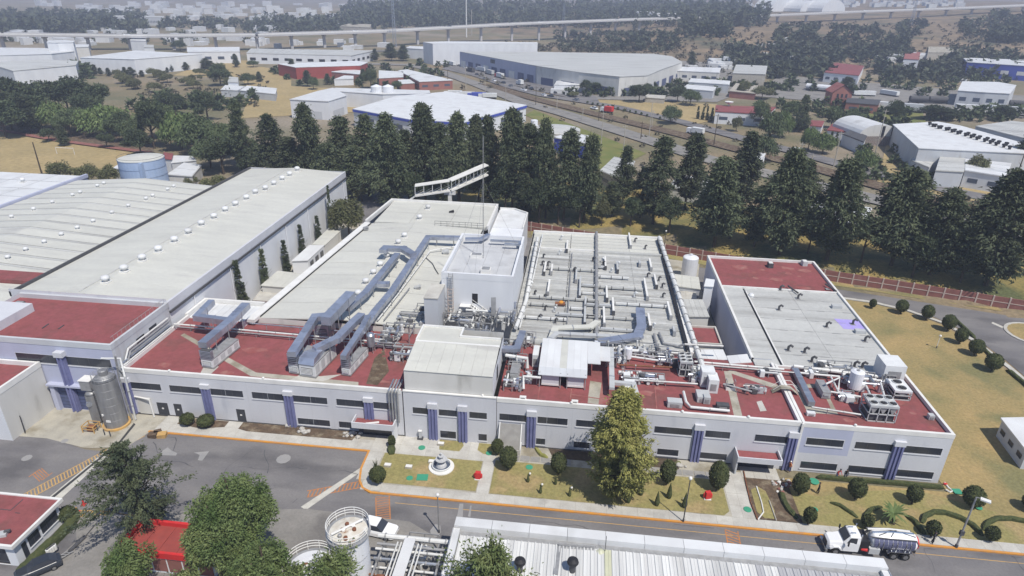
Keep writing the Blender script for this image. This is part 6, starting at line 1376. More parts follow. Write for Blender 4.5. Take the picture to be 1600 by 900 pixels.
for s in (-1, 1):
    for k in range(9):
        xa = -.35+k*.55; q = MB(); R = 1.11
        for a in range(5):
            A0, A1 = -.75+a*.3, -.75+(a+1)*.3; q.quad((xa, s*R*math.cos(A0), 2.05+R*math.sin(A0)), (xa+.5, s*R*math.cos(A0), 2.05+R*math.sin(A0)), (xa+.5, s*R*math.cos(A1), 2.05+R*math.sin(A1)), (xa, s*R*math.cos(A1), 2.05+R*math.sin(A1)))
        if s > 0: q.f = [f[::-1] for f in q.f]
        q.build('side_panel', 'tank_panel', tnk)
        if k in (1, 2, 4, 5, 7, 8): q = MB(); q.box(xa-.06, xa+.02, s*1.13-.02, s*1.13+.02, 1.35, 2.6); q.build('band', 'chrome', tnk)
    q = MB(); q.tube([(-.9, s*.75, 2.95), (.2, s*.85, 2.95), (4.6, s*.85, 2.9), (5.0, s*.9, 2.2)], .08, 6); q.build('top_rail', 'dark_grey', vt)
    q = loft([(1.4, [(s*.8, .95), (s*1.28, .95), (s*1.28, 1.05), (s*.8, 1.05)]), (1.8, [(s*.8, 1.25), (s*1.28, 1.25), (s*1.28, 1.33), (s*.8, 1.33)]), (4.3, [(s*.8, 1.25), (s*1.28, 1.25), (s*1.28, 1.33), (s*.8, 1.33)]), (4.7, [(s*.8, .95), (s*1.28, .95), (s*1.28, 1.05), (s*.8, 1.05)])]); q.build('fender', 'chrome', vt)
    for x in (2.3, 3.75): wheel(x, s*.95, .52, .52, .5, vt)
    wheel(-4.75, s*1.02, .52, .52, .34, vt)
for (a, c, r, m_) in (((-.6, -.2, 3.2), (4.6, .1, 3.15), .10, 'chrome'), ((-.9, .35, 3.15), (4.3, .5, 3.1), .13, 'trim_white'), ((.2, -.5, 3.05), (3.2, .6, 3.15), .05, 'black'), ((.8, .7, 3.0), (4.6, -.4, 3.1), .05, 'black'), ((1.6, -.6, 3.0), (2.6, .4, 3.15), .05, 'black')):
    q = MB(); q.tube([a, tuple((Vector(a)+Vector(c))/2+Vector((0, .1, .08))), c], r, 6); q.build('boom' if m_ != 'black' else 'hose', m_, vt)
q = MB(); q.lathe((0, 0, 0), [(.2, 0), (.8, .02), (.8, .14), (.2, .2)], 22); q.v = [(z_+4.98, y, x+2.0) for x, y, z_ in q.v]; q.f = [f[::-1] for f in q.f]; q.build('rear_door', 'bright_red', vt)
q = MB(); q.tube([(-.9, 0, 1.2), (-1.1, .3, 2.6), (-.4, .5, 3.1)], .16, 8); q.build('intake_hose', 'black', vt)
pt = (at(1322, 858, 0)+at(1405, 883, 0))/2; P0, P1 = at(1302, 864, 0), at(1397, 880, 0)
vt.scale = (.93, .95, .97); vt.location = (36.9, 61.35, .01); vt.rotation_euler = (0, 0, .02)

def car_proto(name, label, m, kind='suv'):
    t = thing(name, label, 'car', (0, 0, 0)); 
    q = loft([(-2.15, rbox(.75, .7, .35, .75, .08)), (-1.9, rbox(.85, .78, .3, .92, .1)), (-.9, rbox(.88, .8, .3, 1.0, .1)), (1.7, rbox(.88, .8, .3, 1.02, .1)), (2.15, rbox(.82, .75, .35, .9, .1))]); q.build('body', m, t)
    q = loft([(-.95, [(-.76, .98), (.76, .98), (.74, 1.0), (-.74, 1.0)]), (-.3, [(-.78, .98), (.78, .98), (.64, 1.48), (-.64, 1.48)]), (1.2, [(-.78, .98), (.78, .98), (.64, 1.5), (-.64, 1.5)]), (1.85, [(-.76, .98), (.76, .98), (.72, 1.04), (-.72, 1.04)])]); g = q.build('cabin', 'glass_dark', t)
    q = MB(); q.box(-.3, 1.15, -.63, .63, 1.47, 1.53); q.build('roof', m, t)
    for x in (-1.35, 1.35):
        for s in (-1, 1): wheel(x, s*.8, .32, .32, .22, t)
    for s in (-1, 1): q = MB(); q.cbox((-2.12, s*.55, .6), .1, .3, .14); q.build('headlight', 'chrome', t)
    return t
cw_, cb_, cg_ = [car_proto('parked_car', 'car', m_) for m_ in ('car_white', 'car_dark', 'car_grey')]
c = at(590, 832); place(cw_, (c.x, c.y, .02), math.pi-.15, 1.15, 'white car parked on the service road behind the stained tank')
c = at(62, 893); place(cb_, (c.x, c.y, .02), .8, 1.0, 'dark car parked by the hedge at the bottom left corner')
c = at(8, 872); place(cg_, (c.x-1, c.y-.5, .02), 1.2, 1.0, 'grey motor vehicle beside the gatehouse door')
# ================================================================== fountain, hedges, garden
ft = thing('fountain', 'round tiered stone fountain on the small front lawn', 'fountain', (-16.5, 69.1, .17)); c = (-16.5, 69.0, .17)
q = MB(); q.lathe(c, [(1.75, 0), (1.75, .14), (1.3, .15)], 32); q.build('plinth', 'trim_white', ft)
q = MB(); q.lathe((c[0], c[1], .31), [(1.25, 0), (1.32, .35), (1.22, .38), (1.15, .1), (.2, .08)], 32); q.build('basin', 'unit_white', ft)
q = MB(); q.lathe((c[0], c[1], .42), [(1.15, 0), (1.15, .02)], 28); q.build('water', 'glass_blue', ft)
q = MB(); q.lathe((c[0], c[1], .4), [(.75, 0), (.6, .35), (.28, .55), (.25, .9), (.75, 1.05), (.8, 1.15), (.3, 1.1), (.16, 1.5), (.4, 1.62), (.42, 1.7), (.12, 1.68), (.1, 2.0), (.16, 2.1), (.02, 2.25)], 22); q.build('tiers', 'membrane', ft)
def hedge(name, pts, w, hh, label, z=.15, m='hedge', seed=0):
    rs = random.Random(seed); P = [Vector((p[0], p[1], 0)) for p in pts]; Q = []
    for a, c in zip(P, P[1:]):
        k = max(1, int((c-a).length/.5)); Q += [a.lerp(c, i/k) for i in range(k)]
    Q.append(P[-1]); q = MB(); n = 8
    for i, p in enumerate(Q):
        d = Q[min(i+1, len(Q)-1)]-Q[max(i-1, 0)]; d.normalize(); s = Vector((-d.y, d.x, 0))
        for j in range(n):
            a = math.pi*j/(n-1); jj = 1+rs.uniform(-.1, .1); e = .35 if i in (0, len(Q)-1) else 1
            cx_ = math.copysign(abs(math.cos(a))**.5, math.cos(a)); q.v.append(tuple(p+s*cx_*w/2*jj*max(e, .6)+Vector((0, 0, z+hh*(math.sin(a)**.5)*jj*e))))
    for i in range(len(Q)-1):
        for j in range(n-1): q.f.append((i*n+j, i*n+j+1, (i+1)*n+j+1, (i+1)*n+j))
    for i in (0, len(Q)-1): q.f.append(tuple(i*n+j for j in (range(n) if i else range(n-1, -1, -1))))
    o = Q[0].copy(); o.z = z; return tag(q.build(name, m, origin=o), label, 'hedge')
def hpx(l, z=0): return [at(x, y, z) for x, y in l]
hedge('hedge', hpx([(116, 800), (118, 812), (108, 826), (88, 846), (62, 870), (40, 890), (28, 905)]), 1.1, .9, 'clipped green hedge curving around the gatehouse', 0, seed=1)
hedge('hedge', hpx([(1492, 500), (1500, 508), (1514, 521), (1523, 529)]), .6, .5, 'low dark hedge between ball trees by the back road, upper piece', .02, seed=2)
hedge('hedge', hpx([(1531, 541), (1545, 555), (1552, 562)]), .6, .5, 'low dark hedge between ball trees by the back road, middle piece', .02, seed=3)
hedge('hedge', hpx([(1573, 579), (1600, 601), (1620, 620)]), .7, .6, 'low dark hedge by the back road, right piece', .02, seed=4)
hedge('hedge', hpx([(1276, 747), (1330, 752), (1400, 757), (1474, 764)]), .5, .5, 'low hedge at the foot of the right wing facade', .1, seed=5)
hedge('hedge', hpx([(1219, 770), (1224, 785), (1232, 800), (1246, 812)]), .7, .6, 'dark hedge curving beside the dug-up strip', .05, seed=6)
hedge('hedge', hpx([(1297, 786), (1312, 791), (1330, 803), (1340, 810)]), .5, .35, 'sparse low hedge on the right lawn', .05, seed=7)
hedge('hedge', hpx([(1349, 818), (1352, 806), (1362, 797), (1378, 793)]), .5, .4, 'curled low hedge left of the palm', .05, seed=8)
hedge('hedge', hpx([(1415, 806), (1430, 818), (1440, 832), (1446, 836)]), .6, .5, 'low hedge curve right of the palm', .05, seed=9)
hedge('hedge', hpx([(1440, 818), (1445, 808), (1458, 802), (1476, 803), (1500, 811), (1520, 823), (1535, 838)]), .6, .5, 'long looping low hedge behind the leaning lamp pole', .05, seed=10)
hedge('hedge', hpx([(1537, 830), (1543, 818), (1556, 812), (1578, 812), (1610, 818)]), .6, .5, 'looping low hedge at the right edge of the lawn', .05, seed=11)
hedge('hedge', hpx([(836, 701), (845, 713), (856, 717)]), .5, .4, 'yellow-green low hedge by the stair shelter', .15, 'leaf_yellow', seed=12)
hedge('hedge', hpx([(612, 699), (612, 712)]), 1.1, .8, 'dark hedge block at the corner of the fountain lawn', .15, seed=13)
# ball trees
def balltree(px, py, topy, wpx, label, group, name='topiary_tree', zb=.02, rs=random.Random(5)):
    b = at(px, py, zb); t = thing(name, label, 'topiary tree', tuple(b), group)
    zt = atY(px, topy, b.y).z; w = wpx/FPX*(b-Vector((0, 0, HC))).dot(FWD)/2; trunk = min(.6, (zt-zb)*.22); cz = (zt+zb+trunk)/2; rz = (zt-zb-trunk)/2
    q = MB(); q.tube([(b.x, b.y, zb), (b.x+.03, b.y, zb+trunk+.3)], .11, 6); q.build('trunk', 'bark', t)
    q = MB(); q.ball((b.x, b.y, cz), w*.97, w*.97, rz*.97, 20, 14, .06, rs); q.build('crown', 'hedge', t, smooth=True)
    me = shell_leaves(w, rz, 1100, rs.randint(0, 999)); piece('foliage', me, t, (b.x, b.y, cz))
    return t
def shell_leaves(w, rz, n, seed):
    rs = np.random.RandomState(seed); d = rs.normal(size=(n, 3)); d /= np.linalg.norm(d, axis=1)[:, None]; c = d*np.array([w, w, rz])*rs.uniform(.97, 1.04, (n, 1))
    a = rs.normal(size=(n, 3)); a /= np.linalg.norm(a, axis=1)[:, None]; e = np.cross(d, a); e /= np.linalg.norm(e, axis=1)[:, None]+1e-6; s = .11
    V = np.stack([c-e*s, c+e*s, c+(a*.6+d*.5)*s*1.8], 1).reshape(-1, 3); me = bpy.data.meshes.new('foliage'); me.from_pydata(V.tolist(), [], np.arange(3*n).reshape(-1, 3).tolist()); me.materials.append(M['leaf_olive'] if 0 else M['hedge']); return me
for i, (x, y, ty, w) in enumerate([(1362, 482, 468, 9), (1406.5, 490, 469, 17), (1446.5, 500, 477, 17), (1479.5, 517, 492, 19), (1498, 537, 513, 17), (1522, 555, 531, 21), (1548, 580, 553, 23)]):
    balltree(x, y, ty, w, f'clipped ball tree along the back road, {ONES[i]} from the left', 'ball trees along the back road')
for i, (x, y, ty, w) in enumerate([(1247.5, 773, 741, 24), (1335, 780, 749, 25), (1424, 787, 759, 21), (1516, 793, 762, 30), (1608, 797, 775, 26)]):
    balltree(x, y, ty, w, f'clipped ball tree on the lawn before the right wing, {ONES[i]} from the left', 'ball trees before the right wing')
for i, (x, y, ty, w) in enumerate([(872, 741, 709, 23), (1041, 757, 720, 23), (1119, 766, 722, 28), (794, 733, 700, 26)]):
    balltree(x, y, ty, w, ('clipped ball tree on the long lawn left of the tall tree', 'clipped ball tree on the long lawn right of the tall tree', 'clipped ball tree at the right end of the long lawn', 'clipped ball tree at the left end of the long lawn')[i], 'ball trees on the long lawn', zb=.17)
for i, (x, y, ty, w) in enumerate([(591, 755, 732, 24), (777, 710, 688, 17), (294, 664, 648, 20), (323, 666, 651, 24)]):
    balltree(x, y, ty, w, ('round clipped bush at the kerb corner of the fountain lawn', 'round bush by the stair shelter', 'flat round bush by the two small doors, left one', 'flat round bush by the two small doors, right one')[i], 'round clipped bushes', 'clipped_bush', .16)
for i, (x, y, ty, w) in enumerate([(1262, 820, 794, 17), (1353, 824, 806, 16), (1454, 839, 815, 19), (1546, 846, 824, 18), (613, 700, 682, 9)]):
    balltree(x, y, ty, w, (f'olive-green cone bush beside the pavement before the right wing, {ONES[i]} from the left' if i < 4 else 'small upright clipped bush by the red entrance canopy'), 'cone bushes by the pavement', 'clipped_bush', .05)
c = at(104, 822); 
balltree(106, 812, 796, 24, 'round dark bush at the corner of the gatehouse', 'round clipped bushes', 'clipped_bush', .02)
# small cone bushes on the long lawn
cone = thing('cone_bush', 'cone', 'bush', (0, 0, 0)); q = MB(); q.lathe((0, 0, 0), [(.22, .05), (.3, .4), (.2, 1.1), (.03, 2.0)], 10); q.build('crown', 'hedge', cone); q = MB(); q.tube([(0, 0, 0), (0, 0, .2)], .05, 5); q.build('trunk', 'bark', cone)
for i, (x, y, s) in enumerate([(825, 753, .75), (844.5, 770.5, .75), (868, 757, .7), (890, 775, .75), (981.5, 785, 1.1), (1001, 773, 1.2), (1026, 789.5, 1.15), (1045, 778, 1.25), (1069, 792.5, 1.2)]):
    c = at(x, y, .17); place(cone, c, 0, (s, s, s), f'slim dark cone bush on the long lawn, {ONES[i]} from the left', 'cone bushes on the long lawn')
for i, (x, y) in enumerate([(828, 744), (847, 761), (893, 766), (980, 775), (1000.5, 763.5), (1068.5, 783.5)]):
    c = at(x, y, .17); t = thing('lawn_light', f'small white globe light on the long lawn, {ONES[i]} from the left', 'garden light', tuple(c), 'globe lights on the long lawn'); q = MB(); q.tube([(c.x, c.y, .17), (c.x, c.y, .5)], .05, 5); q.build('post', 'dark_grey', t); q = MB(); q.ball((c.x, c.y, .62), .16, .16, .16, 10, 7); q.build('globe', 'trim_white', t)
# hydrants / red cabinets
for i, (x, y) in enumerate(((747, 748), (1105, 779))):
    c = at(x, y, .17); t = thing('hydrant_cabinet', ('red fire hydrant with white base beside the narrow path', 'red fire hydrant cabinet at the right end of the long lawn')[i], 'hydrant', tuple(c))
    q = MB(); q.cbox((c.x, c.y, .17), .9, .7, .12); q.build('base', 'trim_white', t); q = MB(); q.cbox((c.x, c.y, .3), .7, .5, 1.0, .3*i); cb = q.build('cabinet', 'bright_red', t)
    for s in (-1, 1): q = MB(); q.lathe((c.x+s*.45, c.y, .45), [(.14, 0), (.14, .5), (.05, .65)], 8); q.build('hydrant_head', 'bright_red', t)
# green covers, signs, plaques on the lawns
for i, (x, y, w, d, lab, r) in enumerate([(660, 746, 1.5, 1.2, 'square green cover on the fountain lawn', 0), (640, 747, .9, .8, 'round green cover on the fountain lawn', 1), (659, 699.5, 1.0, .8, 'round green cover on the paved path', 1), (764, 708, .9, .8, 'round green cover near the clipped bush', 1), (1272, 752, 1.3, .8, 'green cover beside the right wing lawn', 1), (1273, 796, .8, .8, 'green cover on the lawn behind the truck', 1), (1168, 796, 1.0, 1.2, 'green cover on the oval grass patch', 1), (1529, 793, .9, .8, 'green cover by the leaning lamp pole', 1), (827, 730, 1.0, .5, 'faint green cover on the long lawn', 1), (1496, 768, 1.1, 1.0, 'green cover at the corner of the right wing', 0), (1085, 411, 0, 0, '', 0)][:-1]):
    c = at(x, y, .18); q = MB()
    if r: q.lathe((c.x, c.y, .17), [(w/2, 0), (w/2, .05), (w*.4, .07)], 14)
    else: q.cbox((c.x, c.y, .17), w, d, .07, .1)
    tag(q.build('ground_cover_lid', 'green_paint', origin=(c.x, c.y, .17)), lab, 'cover')
for i, (x, y) in enumerate(((606, 728), (639, 730.5), (690-15, 722.5), (689, 694.5))):
    c = at(x, y, .18); t = thing('stone_plaque', f'small pale stone plaque near the round fountain, {ONES[i]} from the left', 'plaque', tuple(c), 'stone plaques'); q = MB(); q.cbox((c.x, c.y, .17), .95, .6, .3); q.build('block', 'stone', t); q = MB(); q.cbox((c.x, c.y, .47), .85, .5, .04); q.build('plate', 'trim_white', t)
c = at(657, 686, .15); t = thing('statue_stand', 'small grey figure on a white stand by the facade', 'statue', tuple(c)); q = MB(); q.cbox((c.x, c.y, .15), .8, .5, .3); q.build('base', 'dark_grey', t); q = MB(); q.cbox((c.x, c.y, .45), .35, .3, 1.1); q.build('figure', 'membrane', t); q = MB(); q.cbox((c.x, c.y, 1.55), .5, .4, .12); q.build('cap', 'trim_white', t)
c = at(587, 730, .15); t = thing('kerb_plant', 'small dark spiky plant on the pavement corner', 'plant', tuple(c))
for k in range(9): a = k*.7; q = MB(); q.poly([(c.x-.08, c.y, .15), (c.x+.08, c.y, .15), (c.x+.4*math.cos(a), c.y+.4*math.sin(a), 1.0+.3*(k % 3))]); q.build('leaf', 'hedge', t)
rs = random.Random(3)
for i, (x, y, n, w, lab) in enumerate([(473, 674, 14, 1.5, 'pile of pale rocks in the window bed, left pile'), (548, 680, 16, 2.4, 'pile of pale rocks in the window bed, right pile'), (446, 668, 4, .7, 'two pale stones in the window bed'), (1060, 726, 16, 1.8, 'pale flowering shrub beds at the facade')]):
    c = at(x, y, .17); t = thing('rock_pile', lab, 'rocks' if i < 3 else 'shrubs', tuple(c))
    for k in range(n): r = rs.uniform(.15, .4); q = MB(); q.ball((c.x+rs.uniform(-w, w)*.6, c.y+rs.uniform(-.5, .5), .17+r*.5), r, r*.9, r*.7, 7, 5, .2, rs); q.build('rock', 'rock_pale' if i < 3 else ('leaf_olive', 'rock_pale')[k % 2], t)
# lamp posts and poles
def lamp(bx, by, tx, ty, label, m='pipe_grey', head='flood', bz=.15, r=.08, name='lamp_post', tz=None):
    b_ = at(bx, by, bz); zt = tz or atY(tx, ty, b_.y).z; t = thing(name, label, 'lamp post', tuple(b_)); q = MB(); q.tube([(b_.x, b_.y, bz), (b_.x, b_.y, zt)], r*1.3, 8, r); q.build('pole', m, t)
    q = MB(); q.lathe((b_.x, b_.y, bz), [(r*2, 0), (r*2, .4), (r*1.4, .5)], 10); q.build('base', 'dark_grey', t)
    if head == 'flood': q = MB(); q.tube([(b_.x, b_.y, zt), (b_.x+.5, b_.y-.3, zt+.1)], .05, 5); q.build('arm', m, t); q = MB(); q.cbox((b_.x+.75, b_.y-.45, zt-.05), 1.0, .5, .18, -.5); q.build('lamp_head', 'trim_white', t); q = MB(); q.cbox((b_.x, b_.y, bz+2.0), .45, .35, .6); q.build('control_box', 'dark_grey', t)
    elif head == 'globe': q = MB(); q.ball((b_.x, b_.y, zt+.18), .24, .24, .24, 10, 7); q.build('globe', 'trim_white', t)
    elif head == 'arm': q = MB(); q.tube([(b_.x, b_.y, zt), (b_.x-.8, b_.y, zt+.3)], .05, 5); q.build('arm', m, t); q = MB(); q.cbox((b_.x-1.0, b_.y, zt+.25), .7, .25, .12); q.build('lamp_head', 'trim_white', t)
    return t
lamp(1493.7, 855, 1525, 777, 'tall grey lamp pole with flood light on the pavement before the right wing', r=.09)
lamp(1067.5, 815, 1077, 749, 'slender dark lamp pole on the pavement at the long lawn', m='dark_grey', head='globe', r=.06)
lamp(686, 832, 681, 775, 'grey lamp post standing in the road beside the tarmac patch', head='globe', bz=0, r=.07)
lamp(1463, 544, 1466, 526, 'thin pale lamp post on the dry right lawn', m='pipe_white', head='globe', bz=.02, r=.05)
lamp(1038, 384, 1040, 362, 'dark lamp post with white globe at the brick wall', m='dark_grey', head='globe', bz=.02, r=.06)
# red pipe & dug soil details
for i, (P, m_, lab) in enumerate([([(1162, 736), (1166, 756), (1173, 785), (1184, 812)], 'pipe_rust', 'orange plastic pipe laid across the dug-up soil'), ([(1182, 760), (1190, 785), (1193, 800), (1184, 812)], 'trim_white', 'white curved kerb piece in the dug-up soil'), ([(1202, 782), (1213, 813)], 'stone', 'pale timber lying on the dug-up soil')]):
    q = MB(); q.tube([at(x, y, .26) for x, y in P], .09, 6); tag(q.build('loose_pipe', m_, origin=at(*P[0], .2)), lab, 'pipe')
rs = random.Random(9); c = at(1222, 758, .15); t = thing('rubble_heap', 'heap of pale rubble and rope at the end of the dug-up soil', 'rubble', tuple(c))
for k in range(22): r = rs.uniform(.1, .32); q = MB(); q.ball((c.x+rs.uniform(-1.2, 1.2), c.y+rs.uniform(-1.6, 1.2), .16+r*.4), r, r, r*.6, 6, 4, .25, rs); q.build('rubble', ('rock_pale', 'trim_white', 'brick_red')[k % 3], t)
c = at(1487, 762, .05); t = thing('white_hose_coil', 'white curled hose with red end at the corner of the right wing', 'hose', tuple(c)); q = MB(); q.tube([at(1476, 754, .1), at(1482, 762, .12), at(1489, 767, .12), at(1484, 769, .12), at(1478, 765, .12)], .12, 6); q.build('hose', 'trim_white', t); q = MB(); q.ball((c.x-.6, c.y+.5, .2), .3, .2, .15, 7, 5); q.build('nozzle', 'bright_red', t)
for i, (x, y, lab) in enumerate(((141, 790, 0), (130, 799, 0))):
    pass
for i, (x, y) in enumerate(((131, 789), (121, 800))):
    c = at(x, y); t = thing('traffic_cone', f'orange traffic cone on the yard, {("far", "near")[i]} one', 'traffic cone', tuple(c), 'orange traffic cones'); q = MB(); q.lathe((c.x, c.y, 0.03), [(.22, 0), (.05, .75)], 10); q.build('cone', 'kerb_orange' if i else 'bright_red', t); q = MB(); q.cbox((c.x, c.y, .02), .5, .5, .04); q.build('foot', 'bright_red', t)
q = MB(); q.tube([at(108, 862, .15), at(133, 838, .15)], .22, 8); tag(q.build('dark_log', 'dark_grey', origin=at(108, 862, .1)), 'dark rolled tarp or log on the concrete yard', 'log')
q = MB(); q.tube([at(133, 838, .1), at(150, 818, .1)], .06, 5); tag(q.build('thin_rod', 'dark_grey', origin=at(133, 838, .1)), 'thin dark rod beyond the dark roll on the yard', 'rod')
c = at(96, 872); t = thing('hand_trolley', 'small metal hand trolley lying on the yard', 'trolley', tuple(c))
for s in (-.3, .3): q = MB(); q.tube([(c.x-.3+s, c.y-.8, .3), (c.x+.6+s, c.y+.8, .35)], .05, 5); q.build('rail', 'pipe_grey', t)
for k in range(4): q = MB(); q.cbox((c.x-.1+k*.2, c.y-.5+k*.35, .33), .6, .08, .05, .1); q.build('rung', 'pipe_grey', t)
wheel(c.x-.6, c.y-.9, .18, .18, .1, t, 'dark_grey'); wheel(c.x+.1, c.y-1.0, .18, .18, .1, t, 'dark_grey')
for i in range(4):
    c = at(75+i*3.4, 862-i*2.6, .9); t = thing('planter_drum', f'white drum standing in the gatehouse hedge, {ONES[i]} from the left', 'drum', (c.x, c.y, .5), 'white drums in the hedge'); q = MB(); q.lathe((c.x, c.y, .5), [(.22, 0), (.22, .7), (.18, .75)], 10); q.build('drum', 'trim_white', t); q = MB(); q.lathe((c.x, c.y, 1.25), [(.14, 0), (.14, .06)], 8); q.build('lid', 'dark_grey', t)
# palm by the road
c = at(1396, 819, .05); t = thing('palm_bush', 'bright green palm-like bush on the lawn behind the truck', 'palm', tuple(c))
q = MB(); q.tube([(c.x, c.y, 0), (c.x-.2, c.y+.3, 1.5)], .18, 7); q.build('trunk', 'bark', t)
rs = random.Random(12); q = MB()
for k in range(46):
    a, e, L = rs.uniform(0, 6.28), rs.uniform(-.1, 1.1), rs.uniform(1.1, 1.9); o = Vector((c.x-.2, c.y+.3, 1.5)); P = [o]
    for s in range(1, 5): u = s/4; P.append(o+Vector((math.cos(a)*L*u, math.sin(a)*L*u, math.sin(e)*L*u-u*u*.7*L*.6)))
    for s in range(4):
        w0, w1 = .16*(1-abs(s/4-.3)), .16*(1-abs((s+1)/4-.3)) if s < 3 else .01; n_ = Vector((-math.sin(a), math.cos(a), 0)); q.quad(P[s]-n_*w0, P[s]+n_*w0, P[s+1]+n_*w1, P[s+1]-n_*w1)
q.build('crown', 'leaf_green', t)
# ================================================================== people
def person(px, py, label, top='cloth_dark', legs='cloth_dark', z=.17, rz=0., lean=0., s=1.):
    c = at(px, py, z); t = thing('person', label, 'person', tuple(c))
    me = bpy.data.meshes.new('body'); J = [(0, 0, .95), (0, -lean*.2, 1.2), (0, -lean*.5, 1.45), (0, -lean*.62, 1.56), (0, -lean*.7, 1.66), (-.19, -lean*.5, 1.40), (.19, -lean*.5, 1.40), (-.24, -lean*.6-.05, 1.12), (.24, -lean*.6-.05, 1.12), (-.2, -lean*.8-.2, .95), (.2, -lean*.8-.2, .95), (-.1, 0, .88), (.1, 0, .88), (-.12, -.08, .48), (.13, .08, .48), (-.12, .0, .06), (.13, .14, .06), (-.12, -.14, .04), (.13, 0, .04)]
    E = [(0, 1), (1, 2), (2, 3), (3, 4), (2, 5), (2, 6), (5, 7), (6, 8), (7, 9), (8, 10), (0, 11), (0, 12), (11, 13), (12, 14), (13, 15), (14, 16), (15, 17), (16, 18)]
    Rr = [.15, .13, .16, .055, .10, .07, .07, .05, .05, .035, .035, .09, .09, .065, .065, .045, .045, .04, .04]
    me.from_pydata([(x*s, y*s, z_*s) for x, y, z_ in J], E, []); ob = bpy.data.objects.new('body', me); COL.objects.link(ob)
    md = ob.modifiers.new('skin', 'SKIN'); 
    for v, r in zip(me.skin_vertices[0].data, Rr): v.radius = (r*s, r*s*.85)
    me.skin_vertices[0].data[0].use_root = True
    sb_ = ob.modifiers.new('sub', 'SUBSURF'); sb_.levels = 1; sb_.render_levels = 1
    me.materials.append(M[top]); ob.parent = t; t.rotation_euler = (0, 0, rz)
    q = MB(); q.ball((0, -lean*.72*s, 1.72*s), .10*s, .12*s, .13*s, 10, 8); q.v = [(x+c.x, y+c.y, z_+c.z) for x, y, z_ in q.v]; hd_ = q.build('head', 'skin', t)
    q = MB(); q.ball((c.x, c.y-lean*.72*s+.02, c.z+1.77*s), .115*s, .13*s, .11*s, 10, 7); q.build('hair' if top != 'cloth_orange' else 'helmet', 'black' if top != 'cloth_orange' else 'trim_white', t)
    for sd, y0, y1 in ((-1, 0, -.08), (1, .14, .08)): q = MB(); q.tube([(c.x+sd*.1*s, c.y, c.z+.92*s), (c.x+sd*.125*s, c.y+y1, c.z+.48*s), (c.x+sd*.125*s, c.y+y0, c.z+.1*s)], .095*s, 8, .062*s); q.build('trousers', legs, t)
    return t
person(1456.5, 849, 'person in dark clothes walking on the pavement behind the truck', rz=.8)
person(1307, 747, 'person in a red shirt bending at the hedge before the right wing', 'cloth_red', 'cloth_blue', .1, .3, .5)
person(1320, 748, 'person in dark clothes bending beside the red-shirted one', 'cloth_dark', 'cloth_blue', .1, -.4, .5)
person(1232.5, 737, 'person in an orange vest standing by the rubble at the facade', 'cloth_orange', 'cloth_blue', .15, 2.)
person(1277.5, 771, 'person in dark clothes standing on the lawn beside the green cover', z=.05, rz=1.2)
sheet('lawn', [(30.3, 64.78), (92, 64.78), (92, 69), (74, 70.5), (60, 68.6), (53, 71), (47, 73.1), (38, 71.6), (34, 70), (30.3, 70.8)], .032, 'lawn_green', 'greener front strip of the right lawn')
# ================================================================== trees
def leafmesh(C, D, L, Wd, seed, m):
    """triangular leaf sprays: centres C, directions D, lengths L, widths Wd"""
    rs = np.random.RandomState(seed); n = len(C); r = rs.normal(size=(n, 3)); S = np.cross(D, r); S /= np.linalg.norm(S, axis=1)[:, None]+1e-9
    V = np.empty((n, 3, 3)); V[:, 0] = C-S*Wd[:, None]/2; V[:, 1] = C+S*Wd[:, None]/2; V[:, 2] = C+D*L[:, None]
    me = bpy.data.meshes.new('crown'); me.vertices.add(3*n); me.vertices.foreach_set('co', V.ravel()); me.loops.add(3*n); me.loops.foreach_set('vertex_index', np.arange(3*n)); me.polygons.add(n); me.polygons.foreach_set('loop_start', np.arange(0, 3*n, 3)); me.polygons.foreach_set('loop_total', np.full(n, 3)); me.update(); me.materials.append(M[m]); return me
def nrm(v): return v/(np.linalg.norm(v, axis=1)[:, None]+1e-9)
def conifer_mesh(seed, H=22., R=5.2, nb=230, per=38, leaf=.75, low=.10, pw_=.62, droop=.35, m='leaf_conifer', up=.25, sc=.32):
    rs = np.random.RandomState(seed); t = low+(1-low)*rs.rand(nb)**1.05; a = rs.rand(nb)*6.283; prof = np.clip((t-low+.05)*3.6, .35, 1)*(1-t)**pw_*1.12
    lob = 1+.30*np.sin(a*2+t*5+seed*1.7)+.22*np.sin(t*(11+seed % 7)+seed); r = R*prof*lob*rs.uniform(.7, 1.12, nb)+.3
    u = rs.rand(nb, per)**.6; x = u*r[:, None]; z = t[:, None]*H+x*up-droop*x*u; dr = np.stack([np.cos(a), np.sin(a)], 1)
    C = np.stack([dr[:, None, 0]*x, dr[:, None, 1]*x, z], 2)+rs.normal(size=(nb, per, 3))*np.array([sc, sc, sc*.7])*(.5+u[..., None])*R/5
    D = np.stack([np.repeat(dr[:, None, 0], per, 1), np.repeat(dr[:, None, 1], per, 1), np.full((nb, per), -.25)], 2)+rs.normal(size=(nb, per, 3))*.55
    n = nb*per; return leafmesh(C.reshape(n, 3), nrm(D.reshape(n, 3)), rs.uniform(.6, 1.3, n)*leaf, rs.uniform(.35, .6, n)*leaf, seed, m)
